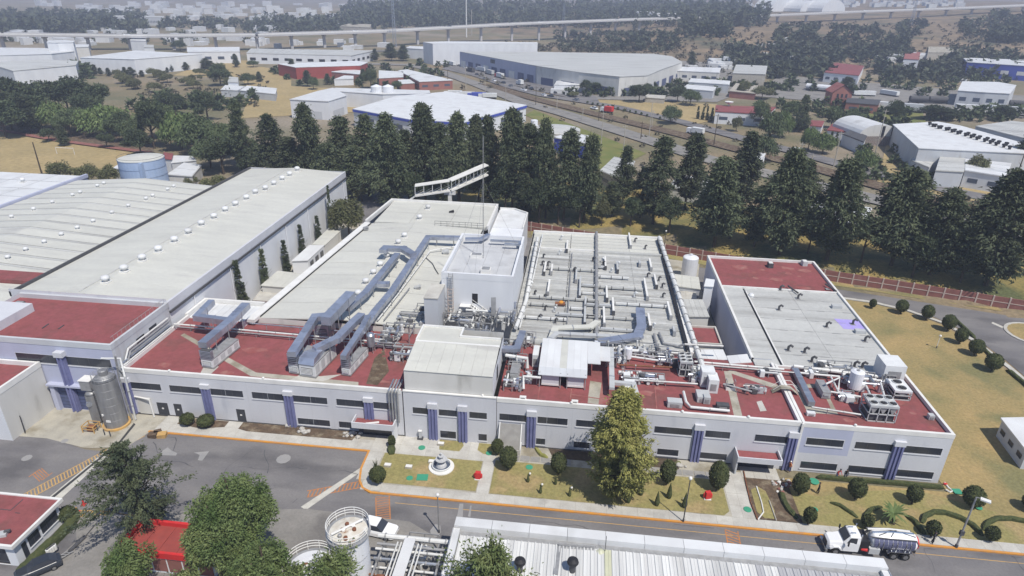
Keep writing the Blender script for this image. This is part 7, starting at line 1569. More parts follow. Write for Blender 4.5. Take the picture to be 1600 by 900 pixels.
def round_mesh(seed, H=10., R=5., n=7000, leaf=.42, low=.2, m='leaf_green', clumps=34, weep=0., flat=.9):
    rs = np.random.RandomState(seed); d = nrm(rs.normal(size=(clumps, 3))); d[:, 2] = np.abs(d[:, 2])*1.1-.35; rad = rs.uniform(.45, .95, clumps); cz = H*(low+1)/2; hz = H*(1-low)/2*flat
    K = d*rad[:, None]*np.array([R*.8, R*.8, hz])+np.array([0, 0, cz]); cr = rs.uniform(.2, .38, clumps)*R*(1 if clumps < 45 else .68)
    i = rs.randint(0, clumps, n); e = nrm(rs.normal(size=(n, 3))); q = rs.rand(n)**.45; C = K[i]+e*(cr[i]*q)[:, None]*np.array([1, 1, .8]); D = nrm(e+rs.normal(size=(n, 3))*.6+np.array([0, 0, .1]))
    if weep: C[:, 2] -= rs.rand(n)**2*weep*H*.25; D = nrm(D*np.array([.5, .5, .3])+np.array([0, 0, -weep]))
    return leafmesh(C, D, rs.uniform(.7, 1.3, n)*leaf*(1+weep), rs.uniform(.4, .75, n)*leaf, seed, m)
def trunk_mesh(H, r, m='bark', limbs=5, seed=0):
    rs = random.Random(seed); q = MB(); q.tube([(0, 0, -.3), (.1, .05, H*.3), (-.05, .1, H*.6), (0, 0, H*.88)], r, 7, r*.25)
    for k in range(limbs): a = rs.uniform(0, 6.28); z = H*rs.uniform(.2, .55); L = H*.22; q.tube([(0, 0, z), (math.cos(a)*L*.5, math.sin(a)*L*.5, z+L*.3), (math.cos(a)*L, math.sin(a)*L, z+L*.75)], r*.4, 5, r*.12)
    me = bpy.data.meshes.new('trunk'); me.from_pydata(q.v, [], q.f); me.materials.append(M[m]); return me
TR = {}   # kind: (height, width, [crown meshes], trunk)
TR['c'] = (22., 10.4, [conifer_mesh(i, low=.08+.05*(i % 3), pw_=.48+.1*i, nb=240, per=44) for i in range(6)], trunk_mesh(22, .38))
TR['C'] = (22., 13.5, [conifer_mesh(20+i, R=6.9, pw_=.60, nb=340, per=48, m='leaf_conifer', low=.08+.05*(i % 3), leaf=.85) for i in range(5)], trunk_mesh(22, .45))
TR['s'] = (8., 1.6, [conifer_mesh(31, H=8, R=.85, nb=200, per=50, leaf=.26, low=.0, pw_=1.0, up=.5, sc=.35)], trunk_mesh(8, .1))
TR['r'] = (12., 11., [round_mesh(40+i, 12, 5.5, 5500, .6, .12, 'leaf_dark', 30) for i in range(3)], trunk_mesh(12, .35))
TR['g'] = (10., 10., [round_mesh(50+i, 10, 5, 6000, .45, .1, 'leaf_mid', 34, .4) for i in range(3)], trunk_mesh(10, .3))
TR['w'] = (10., 11., [round_mesh(60+i, 10, 5.4, 6500, .45, .06, 'leaf_green', 34, .7) for i in range(2)], trunk_mesh(10, .3))
TR['o'] = (6., 7., [round_mesh(70+i, 6, 3.5, 4200, .36, .02, 'leaf_olive', 26, .2) for i in range(3)], trunk_mesh(6, .18))
TR['f'] = (14., 7., [conifer_mesh(80+i, H=14, R=3.5, nb=60, per=14, leaf=1.1, m='leaf_far') for i in range(3)], trunk_mesh(14, .25))
_tc = [0]
def tree(px, by, ty, wpx, kind, label, group=None, base=None, rs=random.Random(11)):
    b = base or gp(px, by); H0, W0, cr, tr = TR[kind]; wpx = wpx*dict(c=1.14, C=1.06, r=1.3, g=1.2, w=1.15).get(kind, 1); dist = (b-Vector((0, 0, HC))).dot(FWD)
    H = max(1.5, atY(px, ty, b.y).z-b.z); w = wpx*dist/FPX; t = thing({'c': 'conifer_tree', 'C': 'conifer_tree', 's': 'cypress_tree', 'r': 'broadleaf_tree', 'g': 'broadleaf_tree', 'w': 'willow_tree', 'o': 'bushy_shrub', 'f': 'distant_tree'}[kind], label, 'shrub' if kind == 'o' else 'tree', tuple(b), group)
    k = _tc[0] % len(cr); _tc[0] += 1; s = w/W0; rz = rs.uniform(0, 6.28)
    cw2 = piece('crown', cr[k], t, b, rz, (s*rs.uniform(.88, 1.12), s, H/H0)); cw2.rotation_euler = (rs.uniform(-.05, .05), rs.uniform(-.05, .05), rz); piece('trunk', tr, t, b, rz, (min(s, H/H0),)*2+(H/H0,)); return t
def trees(lst, desc, group):
    for i, a in enumerate(sorted(lst, key=lambda v: v[0])): tree(*a, f'{desc}, {ONES[i]} from the left', group)
trees([(435, 285, 178, 50, 'c'), (492, 296, 165, 62, 'C'), (540, 298, 184, 52, 'c'), (577, 306, 178, 52, 'c'), (612, 320, 180, 66, 'C'), (385, 275, 158, 36, 'c'), (350, 272, 208, 62, 'r'), (405, 280, 222, 50, 'r'), (460, 292, 215, 55, 'c'), (520, 306, 225, 60, 'C'), (560, 312, 228, 55, 'c'), (640, 318, 205, 50, 'c')], 'tall dark conifer beyond the warehouses', 'dark conifers beyond the warehouses')
trees([(665, 318, 167, 60, 'C'), (695, 322, 192, 45, 'c'), (718, 316, 176, 46, 'c'), (740, 300, 182, 50, 'C'), (770, 326, 182, 52, 'c'), (800, 332, 174, 60, 'C'), (828, 336, 196, 46, 'c'), (852, 340, 190, 50, 'C'), (880, 346, 203, 48, 'c'), (912, 346, 212, 52, 'C')], 'tall dark conifer of the dense row behind the footbridge', 'dense row of conifers behind the footbridge')
trees([(955, 338, 284, 36, 'c'), (972, 322, 230, 40, 'c'), (1000, 340, 262, 30, 'c'), (1020, 350, 215, 54, 'c'), (1070, 326, 208, 54, 'c'), (1115, 386, 250, 76, 'C'), (1152, 330, 205, 62, 'c'), (1218, 396, 236, 78, 'C'), (1292, 404, 248, 86, 'C'), (1392, 414, 264, 100, 'C'), (1452, 428, 296, 84, 'C'), (1540, 444, 270, 116, 'C'), (1600, 430, 226, 70, 'c'), (1240, 370, 250, 40, 'c')], 'tall dark conifer on the bank behind the brick wall', 'conifers on the bank behind the brick wall')
trees([(652, 330, 262, 44, 'r'), (684, 318, 262, 34, 'r'), (716, 316, 250, 40, 'r'), (748, 318, 248, 46, 'r'), (790, 336, 262, 40, 'r'), (816, 346, 272, 36, 'c'), (842, 350, 268, 44, 'r'), (872, 354, 275, 40, 'r'), (905, 356, 282, 36, 'r'), (940, 350, 300, 30, 'o'), (985, 352, 300, 30, 'r'), (1045, 362, 300, 40, 'r'), (1140, 372, 310, 40, 'r'), (1178, 384, 290, 46, 'c'), (1262, 396, 330, 36, 'r'), (1345, 410, 330, 44, 'r'), (1425, 432, 350, 44, 'r'), (1500, 440, 330, 56, 'c')], 'lower dark tree filling the tree belt behind the plant', 'lower trees of the belt behind the plant')
trees([(14, 196, 108, 66, 'r'), (48, 192, 122, 60, 'r'), (82, 186, 118, 62, 'r'), (122, 182, 113, 66, 'r'), (155, 190, 125, 50, 'r'), (10, 215, 150, 60, 'r'), (50, 208, 150, 50, 'c'), (108, 176, 120, 50, 'r'), (32, 178, 120, 60, 'r'), (64, 204, 142, 56, 'r'), (20, 205, 132, 60, 'r'), (142, 200, 140, 46, 'r')], 'dark round-crowned tree of the clump at the left edge', 'dark trees at the left edge')
trees([(85, 205, 150, 62, 'w'), (172, 212, 153, 72, 'w'), (130, 206, 160, 50, 'g'), (262, 212, 158, 46, 'g'), (285, 232, 163, 70, 'w'), (318, 242, 174, 66, 'g'), (350, 246, 185, 50, 'g'), (208, 228, 178, 38, 'g'), (372, 258, 192, 46, 'g'), (300, 222, 170, 50, 'g'), (330, 262, 206, 50, 'g'), (196, 222, 168, 44, 'g'), (112, 214, 166, 40, 'g'), (388, 262, 205, 40, 'r'), (240, 220, 165, 40, 'r')], 'light green spreading tree left of the conifers', 'light green trees left of the conifers')
trees([(242, 232, 143, 46, 'r'), (222, 246, 196, 42, 'r'), (326, 190, 136, 42, 'r'), (270, 180, 140, 36, 'r'), (102, 228, 195, 22, 'c'), (78, 222, 198, 22, 'r'), (168, 232, 205, 22, 'r')], 'single dark tree near the sports field', 'single dark trees near the sports field')
trees([(98, 287, 246, 50, 'o'), (140, 288, 252, 44, 'o'), (172, 289, 254, 44, 'o'), (275, 338, 300, 46, 'o'), (338, 305, 270, 52, 'o'), (300, 292, 272, 26, 'o')], 'rounded grey-green shrub behind the ribbed warehouse', 'shrubs behind the ribbed warehouse')
trees([(546, 372, 298, 66, 'o'), (566, 315, 272, 44, 'o'), (530, 345, 305, 36, 'o')], 'feathery olive shrub at the back end of the tall warehouse', 'olive shrubs at the back of the tall warehouse')
for i, (x, by, ty, w) in enumerate([(381, 470, 408, 16), (414, 436, 390, 15), (449, 420, 376, 14), (473, 386, 352, 11), (498, 366, 337, 10), (515, 350, 290, 7)]):
    b = at(x, by, .3); f_ = 65.1/abs(b.x); b = Vector((-65.1, b.y*f_, .02)); tree(x, by, ty, w*.78, 's', f'slim dark cypress against the tall warehouse wall, {ONES[i]} from the front', 'cypresses along the tall warehouse wall', base=b)
trees([(1186, 200, 150, 26, 'g'), (1200, 230, 165, 40, 'g'), (1222, 215, 165, 34, 'w'), (1248, 206, 148, 26, 'c'), (1232, 190, 150, 26, 'g'), (1190, 252, 205, 40, 'g'), (1262, 235, 190, 30, 'w'), (1285, 240, 200, 36, 'w'), (1350, 268, 224, 40, 'w'), (1298, 200, 160, 26, 'g'), (1328, 200, 162, 22, 'g'), (1460, 188, 162, 50, 'r'), (1482, 188, 168, 26, 'r'), (1520, 285, 235, 40, 'o'), (1478, 280, 255, 30, 'o'), (1565, 188, 160, 26, 'r'), (1394, 200, 150, 26, 'r'), (1047, 193, 161, 30, 'g'), (1320, 148, 120, 24, 'c'), (1590, 270, 200, 34, 'c'), (1150, 205, 178, 20, 'o'), (1442, 262, 238, 30, 'c'), (1190, 155, 132, 40, 'o')], 'roadside tree to the right of the highway', 'roadside trees right of the highway')
trees([(458, 118, 92, 16, 'c'), (481, 135, 110, 16, 'c'), (490, 140, 118, 20, 'g'), (512, 132, 115, 14, 'c'), (406, 128, 112, 10, 'c'), (580, 138, 103, 26, 'g'), (568, 130, 108, 16, 'c'), (621, 142, 124, 18, 'g'), (586, 96, 76, 12, 'c'), (612, 95, 68, 26, 'c'), (630, 95, 70, 24, 'c'), (345, 134, 94, 34, 'g'), (388, 132, 112, 24, 'g'), (370, 105, 84, 12, 'c'), (282, 80, 62, 24, 'r'), (396, 105, 92, 18, 'g'), (358, 140, 118, 16, 'o')], 'midground tree among the halls left of the access road', 'midground trees left of the access road')
trees([(916, 146, 122, 22, 'r'), (934, 146, 124, 26, 'r'), (950, 147, 130, 18, 'g'), (998, 160, 128, 30, 'r'), (1010, 150, 126, 18, 'g'), (1018, 142, 124, 16, 'r'), (1058, 160, 130, 26, 'r'), (1078, 165, 135, 30, 'g'), (896, 152, 142, 20, 'o'), (1080, 104, 80, 14, 'c'), (1160, 152, 120, 24, 'o'), (992, 50, 30, 10, 'f')], 'tree in front of the long pale warehouse', 'trees in front of the long pale warehouse')
trees([(128, 116, 104, 8, 'c'), (137, 116, 105, 10, 'c'), (149, 118, 101, 10, 'c'), (158, 118, 106, 10, 'c'), (170, 119, 106, 11, 'c'), (184, 120, 106, 16, 'o'), (196, 120, 105, 12, 'c'), (206, 120, 105, 12, 'c'), (222, 120, 110, 10, 'c'), (240, 121, 104, 24, 'o'), (262, 114, 105, 6, 'c'), (268, 112, 100, 8, 'c'), (276, 111, 102, 7, 'c'), (283, 110, 97, 8, 'c'), (290, 110, 97, 12, 'c'), (300, 108, 96, 8, 'c'), (308, 107, 92, 14, 'c'), (322, 108, 91, 16, 'c'), (330, 105, 95, 12, 'c'), (343, 96, 83, 10, 'c'), (361, 90, 78, 9, 'c'), (301, 130, 114, 14, 'o'), (313, 126, 115, 10, 'o')], 'small tree along the far white warehouse wall', 'small trees along the far white warehouses')
trees([(160+i*17+7*((i*5) % 3), 150-i*1.5-((i*7) % 4)*6, 128-i*.6-((i*7) % 4)*6, 26, 'o') for i in range(12)], 'grey-green scrub bush in the field before the white warehouses', 'scrub bushes before the far warehouses')
trees([(800+i*20 if 0 else (918, 926, 934, 942, 950, 958, 965, 975, 984, 993, 1002, 1011, 1031)[i], (162, 164, 165, 166, 168, 170, 172, 175, 177, 178, 180, 183, 187)[i], (157, 159, 160, 161, 163, 164, 166, 169, 171, 172, 174, 177, 181)[i], 4, 'g') for i in range(13)], 'young round tree on the golden field by the road', 'young trees on the golden field')
trees([(1090+i*7, 186+i*1.2, 166+i, 4, 's') for i in range(5)]+[(1113, 180, 168, 4, 's'), (1308, 200, 168, 6, 's'), (1297, 225, 205, 5, 's'), (1305, 228, 206, 5, 's')], 'slim columnar cypress near the red-roofed house', 'cypresses near the red-roofed house')
# foreground trees ----------------------------------------------------------
def big(px, by, ty, label, name, me, H0, W0, w, base=None, tm=None):
    b = base or at(px, by, .1); H = atY(px, ty, b.y).z-b.z; t = thing(name, label, 'tree', tuple(b)); piece('crown', me, t, b, 0, (w/W0, w/W0, H/H0)); piece('trunk', tm or trunk_mesh(H0, .3, seed=3), t, b, 0, (1, 1, H/H0)); return t
big(961, 778, 612, 'tall yellow-green conifer standing on the long front lawn', 'conifer_tree', conifer_mesh(101, 16, 5.2, 360, 100, .42, .03, .78, .0, 'leaf_yellow', .62, .17), 16, 9.8, 9.6)
big(228, 835, 698, 'dark blue-green conifer with long level branches in the left yard', 'conifer_tree', conifer_mesh(102, 12, 6.2, 150, 110, .34, .05, .75, .22, 'leaf_conifer', .42, .13), 12, 10.8, 10.4)
G1 = round_mesh(103, 12, 6, 46000, .25, .02, 'leaf_green', 90, .12)
big(384, 900, 728, 'large bright green tree in the foreground left of the tanks, main crown', 'broadleaf_tree', G1, 12, 12, 11.2)
big(352, 915, 776, 'feathery green tree overlapping the red kiosk', 'broadleaf_tree', round_mesh(104, 9, 4.6, 22000, .24, .0, 'leaf_willow', 60, .25), 9, 9.2, 8.5)
big(432, 985, 838, 'darker green tree just left of the lower tank', 'broadleaf_tree', round_mesh(105, 9, 4.6, 20000, .25, .0, 'leaf_green', 56, .15), 9, 9.2, 9.5)
big(215, 935, 838, 'dense green tree in front of the red kiosk', 'broadleaf_tree', round_mesh(106, 6, 3, 13000, .24, .0, 'leaf_green', 40, .2), 6, 6, 5.8)
big(768, 1020, 872, 'yellow-green treetop at the bottom edge before the ribbed hall', 'conifer_tree', conifer_mesh(107, 9, 4.6, 260, 60, .4, .02, .45, .1, 'leaf_willow', .5), 9, 9.2, 8.4)
big(528, 1010, 888, 'yellow-green treetop at the bottom edge before the lower tank', 'conifer_tree', conifer_mesh(108, 9, 4.6, 240, 60, .4, .02, .45, .1, 'leaf_willow', .5), 9, 9.2, 7.6)
big(300, 990, 885, 'green treetop at the bottom edge under the red kiosk', 'broadleaf_tree', round_mesh(109, 7, 4, 9000, .3, .0, 'leaf_willow', 40, .4), 7, 8, 6)
big(415, 990, 868, 'low green treetop in the bottom foreground', 'broadleaf_tree', round_mesh(110, 8, 4.4, 12000, .3, .0, 'leaf_green', 40, .4), 8, 8.8, 8)
# ------------------------------------------------------------------ brick wall behind the plant
bw = thing('brick_wall', 'long red brick boundary wall with pale posts and rail behind the plant', 'wall', tuple(at(1200, 420)))
WP = [at(x, y) for x, y in ((690, 338), (830, 361), (1000, 390), (1200, 424), (1400, 455), (1600, 487), (1760, 512))]; path = []
for a, c in zip(WP, WP[1:]):
    k = max(1, round((c-a).length/3.0)); path += [a.lerp(c, i/k) for i in range(k)]
path.append(WP[-1])
for a, c in zip(path, path[1:]):
    d = (c-a).normalized(); q = MB(); q.sweep([tuple(a+d*.14+Vector((0, 0, .0))), tuple(c-d*.14)], .2, 2.5); pn = q.build('wall_panel', 'brick_red', bw)
    q = MB(); q.sweep([tuple(a+d*.15+Vector((0, 0, 1.25))), tuple(c-d*.15+Vector((0, 0, 1.25)))], .30, .16); q.build('rail', 'post_pale', pn)
    q = MB(); q.cbox((a.x, a.y, 0), .26, .36, 2.62, math.atan2(d.y, d.x)); q.build('post', 'post_pale', bw)
# ------------------------------------------------------------------ footbridge
fbr = thing('footbridge', 'white truss footbridge with roof behind the middle hall', 'bridge', tuple(gp(708, 318)))
NB = [atY(649, 306, 171), atY(703, 298, 173), atY(760, 273, 180)]
for a, c in zip(NB, NB[1:]):
    k = round((c-a).length/2.2); d = (c-a)/k; s = Vector((-d.y, d.x, 0)).normalized()*1.1
    q = MB(); q.sweep([tuple(a), tuple(c)], 2.4, .35); q.build('deck', 'trim_white', fbr)
    q = MB(); q.sweep([tuple(a+Vector((0, 0, 2.9))), tuple(c+Vector((0, 0, 2.9)))], 2.7, .18); q.build('roof', 'trim_white', fbr)
    for i in range(k):
        p = a+d*i
        for g in (-1, 1):
            q = MB(); q.tube([p+s*g+Vector((0, 0, .3)), p+s*g+Vector((0, 0, 2.95))], .09, 4); q.build('truss_post', 'trim_white', fbr)
            q = MB(); q.tube([p+s*g+Vector((0, 0, .4)), p+d+s*g+Vector((0, 0, 1.3))], .05, 4); q.build('brace', 'trim_white', fbr)
q = MB(); q.sweep([tuple(NB[0]-Vector((0, 0, .1))), tuple(NB[0]+Vector((-4.5, -1, -3.4)))], 1.6, .2); q.build('stair', 'trim_white', fbr)
g = gp(708, 318); q = MB(); q.box(NB[1].x-.5, NB[1].x+.5, NB[1].y-.5, NB[1].y+.5, 0, NB[1].z); q.box(NB[1].x-1.6, NB[1].x+1.6, NB[1].y-.6, NB[1].y+.6, NB[1].z-1.0, NB[1].z-.02); q.build('pier', 'trim_white', fbr)
# ================================================================== far buildings
def bld(label, px, z, wm='wall_white', rm='roof_grey', name='building', win=0, wz=(.35, .6), wmat='glass_blue', zb=None, fascia=None, cat='building', doors=0, z0=None, door_m='dock_blue', par=.0, pan=0):
    """prism whose roof corners are the given pixels at height z above the ground beneath; windows on the edges that face the camera"""
    c = [at(p[0], p[1], z) for p in px]; g = min(h(p.x, p.y) for p in c) if z0 is None else z0
    ctr = sum(c, Vector())/len(c); t = thing(name, label, cat, (ctr.x, ctr.y, g)); q = MB(); q.prism([(p.x, p.y) for p in c], g-.5, z-.25); q.build('wall', wm, t)
    o = [p+(p-ctr).normalized()*.3 for p in c]; q = MB(); q.prism([(p.x, p.y) for p in o], z-.25, z); q.build('roof', rm, t)
    if len(c) == 4 and max((c[1]-c[0]).length, (c[2]-c[1]).length) > 14:
        e = c if (c[1]-c[0]).length > (c[2]-c[1]).length else c[1:]+c[:1]; k = min(14, int((e[1]-e[0]).length/5))
        for j in range(k): a0, a1, b0, b1 = e[0].lerp(e[1], j/k), e[0].lerp(e[1], (j+.94)/k), e[3].lerp(e[2], j/k), e[3].lerp(e[2], (j+.94)/k); q = MB(); q.prism([(p.x, p.y) for p in (a0, a1, b1, b0)], z+.01, z+.14); q.build('roof_panel', rm, t)
    if sum(c[i].x*c[(i+1) % len(c)].y-c[(i+1) % len(c)].x*c[i].y for i in range(len(c))) < 0: c = c[::-1]
    if fascia: q = MB(); q.prism([(p.x+(p.x-ctr.x)*.004, p.y+(p.y-ctr.y)*.004) for p in o], z-1.3, z-.26); q.build('fascia', fascia, t)
    for i in range(len(c)):
        a, b = c[i], c[(i+1) % len(c)]; u = b-a; L = u.length; u.normalize(); n = Vector((u.y, -u.x, 0))
        if n.dot(Vector((-ctr.x, -ctr.y, 0)).normalized()) < .15 or L < 4: continue
        hh = z-g
        for cnt, (za, zc), m_, nm, f in ((win, wz, wmat, 'window', .5), (doors, (.02, .42), door_m, 'door', .6)):
            k = int(cnt*L/30+.5) if cnt else 0
            for j in range(k):
                s0, s1 = L*(j+.5-f/2)/k, L*(j+.5+f/2)/k; q = MB(); P = lambda s, zz, d_: a+u*s+n*d_+Vector((0, 0, zz-z))
                q.quad(P(s0, g+hh*za, .06), P(s1, g+hh*za, .06), P(s1, g+hh*zc, .06), P(s0, g+hh*zc, .06)); q.build(nm, m_, t)
    return t, c
bld('large white warehouse far left, front one with a pointed roof corner', [(125, 90), (209, 92.5), (316, 84.5), (212, 79)], 10.5, 'wall_white', 'roof_white')
bld('long low white hall at the far left edge', [(20, 110.5), (118, 101.5), (122, 95), (60, 93), (-20, 98)], 9, 'wall_white', 'roof_grey')
bld('white hall with roof equipment behind the low one at the left edge', [(-20, 87), (80, 84), (116, 80), (70, 75), (-20, 74)], 11, 'wall_white', 'roof_white')
bld('high rounded bright white silo hall far left', [(73, 66), (90, 66.5), (114, 66), (116, 64), (100, 62.5), (76, 63)], 17, 'wall_white', 'roof_white')
bld('small cream hall right of the rounded white one', [(114, 74), (138, 73), (139, 69.5), (116, 69.5)], 12, 'wall_cream', 'roof_white')
bld('white low hall with small windows beyond the far warehouse', [(293, 81), (374, 80.5), (374, 73.5), (292, 74)], 9, 'wall_white', 'roof_white', win=3)
bld('long grey-roofed hall with a row of small dark windows', [(385, 83), (548, 87), (585, 79), (392, 76)], 8, 'wall_white', 'roof_grey', win=3, wmat='black')
bld('small white annex left of the red-walled warehouse', [(225, 74), (240, 74), (240, 70), (226, 70)], 10, 'wall_white', 'roof_grey')
bld('white-roofed warehouse with a bright red side wall', [(462, 105), (563, 102), (574, 97.5), (556, 95), (434, 99.5)], 8, 'red_sheet', 'roof_white')
bld('brick building with white flat roof beside the red-walled warehouse', [(518, 112), (562, 116), (563, 110), (545, 108.5)], 5, 'brick_wall_far', 'roof_white')
bld('brick school block with large white roofs by the access road, long part', [(655, 127.5), (707, 125), (636, 108.5), (622, 110)], 5.5, 'brick_wall_far', 'roof_white', win=4)
bld('brick school block with large white roofs by the access road, left part', [(592, 122), (630, 120), (630, 112), (592, 110)], 5.5, 'brick_wall_far', 'roof_white', win=3)
bld('small brick building with white roof in front of the school block', [(624, 131), (648, 129.5), (640, 124), (622, 125)], 4, 'brick_wall_far', 'roof_white')
bld('low white canteen roof among small trees', [(522, 124), (552, 123), (552, 118.5), (538, 118)], 4, 'wall_white', 'roof_white')
bld('two-storey white block with tall frame doors beyond the conifers', [(453, 155), (513, 158), (541, 149), (520, 137), (497, 142)], 9, 'wall_white', 'roof_white', doors=2, door_m='wall_grey')
bld('long white lean-to behind the white block', [(520, 142), (598, 147), (672, 146), (670, 141), (524, 137)], 8, 'wall_white', 'roof_white')
bld('large flat white roof with blue edge behind the conifer row', [(552, 170), (640, 186), (724, 191), (822, 164), (700, 143), (620, 150)], 8, 'wall_white', 'roof_white', fascia='blue_wall', win=2)
for i, x in enumerate((589, 607)):
    p = at(x, 150, 6); t = thing('storage_tank', f'white round tank beside the flat white roof, {("left", "right")[i]} one', 'tank', (p.x, p.y, 0)); q = MB(); q.lathe((p.x, p.y, 0), [(3, 0), (3, 11), (.3, 12)], 18); q.build('shell', 'tank_white', t)
bld('blue-walled low building by the green strip', [(866, 214.5), (919, 224.5), (932, 214), (890, 207.5)], 6, 'blue_wall', 'roof_white')
p = gp(868, 212); t = thing('round_pavilion', 'low round grey-roofed pavilion by the green strip', 'building', tuple(p)); q = MB(); q.lathe(tuple(p), [(11, 0), (11, 3), (10.5, 3.2), (3, 4)], 28); q.build('roof', 'roof_grey', t); q = MB(); q.lathe((p.x-10, p.y+3, 0), [(1.6, 0), (1.6, 6), (.2, 6.3)], 14); q.build('small_tank', 'tank_white', t)
bld('very long pale distribution warehouse with blue dock side', [(719, 80.5), (840, 103), (905, 112.5), (968, 119.5), (1012, 117.5), (1034, 108), (1066, 97), (1050, 88), (1022, 84), (838, 81)], 12, 'wall_cream', 'roof_grey', doors=1.4, z0=0)
a, c = at(719, 80.5, 12), at(838, 102.6, 12); q = MB(); n_ = (c-a).normalized(); n_ = Vector((n_.y, -n_.x, 0)); q.quad(a+n_*.4-Vector((0, 0, 12)), c+n_*.4-Vector((0, 0, 12)), c+n_*.4-Vector((0, 0, .3)), a+n_*.4-Vector((0, 0, .3))); dw = thing('dock_front', 'blue-grey cladding of the dock side on the distribution warehouse', 'cladding', tuple(a)); q.build('cladding', 'wall_blue', dw)
for k in range(9): p = a.lerp(c, (k+.5)/9)+n_*.6; u_ = (c-a).normalized(); q = MB(); q.quad(p-u_*4-Vector((0, 0, 12)), p+u_*4-Vector((0, 0, 12)), p+u_*4-Vector((0, 0, 6.6)), p-u_*4-Vector((0, 0, 6.6))); q.build('dock_door', 'dock_blue' if k % 3 else 'trim_white', dw)
for k in range(3): p = a.lerp(c, .46+.02*k)+n_*.7; u_ = (c-a).normalized(); q = MB(); q.quad(p-u_*.9-Vector((0, 0, 4)), p+u_*.9-Vector((0, 0, 4)), p+u_*.9-Vector((0, 0, 1.2)), p-u_*.9-Vector((0, 0, 1.2))); q.build('sign_letter', 'dark_grey', dw)
bld('tall plain white hall behind the distribution warehouse', [(661, 65.5), (676, 68), (840, 68), (839, 66), (700, 64.5)], 17, 'wall_white', 'roof_white', z0=0)
bld('low white annex left of the tall plain hall', [(635, 75), (662, 77), (664, 73), (640, 72)], 9, 'wall_white', 'roof_white')
bld('low white shed before the distribution warehouse', [(866, 133), (905, 132.5), (905, 128), (870, 126.5)], 4.5, 'wall_white', 'roof_white')
bld('long cream works building right of the distribution warehouse', [(1048, 110), (1124, 113.5), (1126, 106), (1051, 104)], 7, 'wall_cream', 'roof_white', win=4, zb=0)
bld('tan block with grey roof on the right works site', [(1145, 114), (1196, 116), (1199, 103), (1150, 101)], 9, 'stone', 'roof_grey')
bld('white roofed shed of the works site, upper', [(1076, 128), (1139, 132), (1141, 126.5), (1080, 122.5)], 6, 'wall_grey', 'roof_white')
bld('white roofed shed of the works site, lower', [(1066, 138), (1114, 142), (1119, 136), (1074, 132)], 5, 'wall_grey', 'roof_white')
bld('open brown storage lot of the works site', [(1140, 142), (1180, 146), (1184, 134), (1150, 130)], 4, 'brick_wall_far', 'stone')
bld('long low beige wall on the works site', [(1008, 152), (1038, 154), (1040, 149), (1010, 147.5)], 3, 'stone', 'concrete')
bld('white house with flat red roof by the road bend', [(1118, 174), (1200, 178.5), (1212, 167.5), (1119, 164.5)], 6, 'wall_white', 'roof_red', win=4)
p = at(1139, 163, 7); t = thing('satellite_dish', 'white dish on the red-roofed house', 'dish', tuple(p)); q = MB(); q.lathe(tuple(p), [(.3, -1.2), (.3, 0), (2, .8), (2.2, 1.4), (1.9, 1.3)], 14); q.build('dish', 'trim_white', t)
bld('red and white building on the brown slope', [(1288, 113), (1342, 118), (1350, 103), (1305, 98)], h(*at(1315, 115, 4)[:2])+7, 'wall_white', 'roof_red', win=5)
bld('small white house with orange roof high on the slope', [(1412, 92), (1436, 93), (1438, 82), (1415, 80)], h(*gp(1425, 95)[:2])+6, 'wall_white', 'roof_red_worn', win=3)
bld('long beige hall on the slope under the road', [(1450, 82), (1497, 82), (1499, 64), (1452, 62)], h(*gp(1475, 84)[:2])+3.5, 'stone', 'concrete_dirty')
bld('blue factory with white roof at the right edge', [(1512, 97), (1612, 103.5), (1612, 94), (1505, 90)], h(*gp(1550, 112)[:2])+9, 'blue_wall', 'roof_white', win=3, wmat='trim_white')
bld('white and grey plant block with frames at the right', [(1497, 141), (1540, 144), (1578, 146), (1588, 133), (1560, 128), (1504, 127)], 9, 'wall_grey', 'roof_white', win=5)
bld('large white industrial hall with rows of dark roof vents', [(1396, 194), (1436, 231), (1600, 239), (1640, 235), (1500, 196), (1466, 190)], 9, 'wall_grey', 'roof_white')
bld('grey ribbed hall at the right edge beyond the white hall', [(1525, 197), (1640, 226), (1640, 196), (1580, 189)], 9, 'wall_grey', 'roof_grey')
bld('grey flat block in front of the white industrial hall', [(1462, 266), (1506, 268), (1508, 243), (1470, 241)], 6, 'wall_grey', 'roof_grey')
bld('white stepped block in front of the white industrial hall', [(1508, 266), (1572, 276), (1580, 255), (1508, 248)], 6, 'wall_white', 'roof_white', win=6)
bld('cream low block beside the white stepped block', [(1545, 281), (1568, 283), (1570, 274), (1548, 272)], 4, 'skylight', 'roof_white')
bld('red-walled link in front of the white industrial hall', [(1478, 240), (1575, 246), (1575, 241), (1480, 236)], 6.5, 'brick_red', 'roof_red')
bld('small white and grey shed row left of the white hall', [(1424, 250), (1452, 262), (1460, 250), (1434, 240)], 4, 'wall_white', 'roof_grey')
bld('small dark-roofed shed beside the arched barn', [(1317, 209), (1350, 222), (1354, 212), (1330, 203)], 5, 'wall_white', 'dark_grey')
bld('low red-roofed house near the slim cypresses', [(1266, 196), (1284, 198), (1288, 189), (1268, 188)], 4, 'wall_white', 'roof_red')
bld('low red-roofed house beside the arched barn', [(1292, 203), (1318, 206), (1318, 196), (1300, 194)], 4, 'wall_white', 'roof_red')
bld('white roof behind the bank conifers', [(1245, 333), (1345, 352), (1362, 325), (1262, 306)], 5, 'wall_white', 'roof_white', win=4)
bld('second white roof seen between the bank conifers', [(1160, 246), (1186, 252), (1196, 240), (1172, 234)], 5, 'wall_white', 'roof_white')
bld('cream gateway building seen between the bank conifers', [(938, 266), (975, 282), (992, 252), (960, 245)], 5, 'stone', 'roof_grey', win=5)
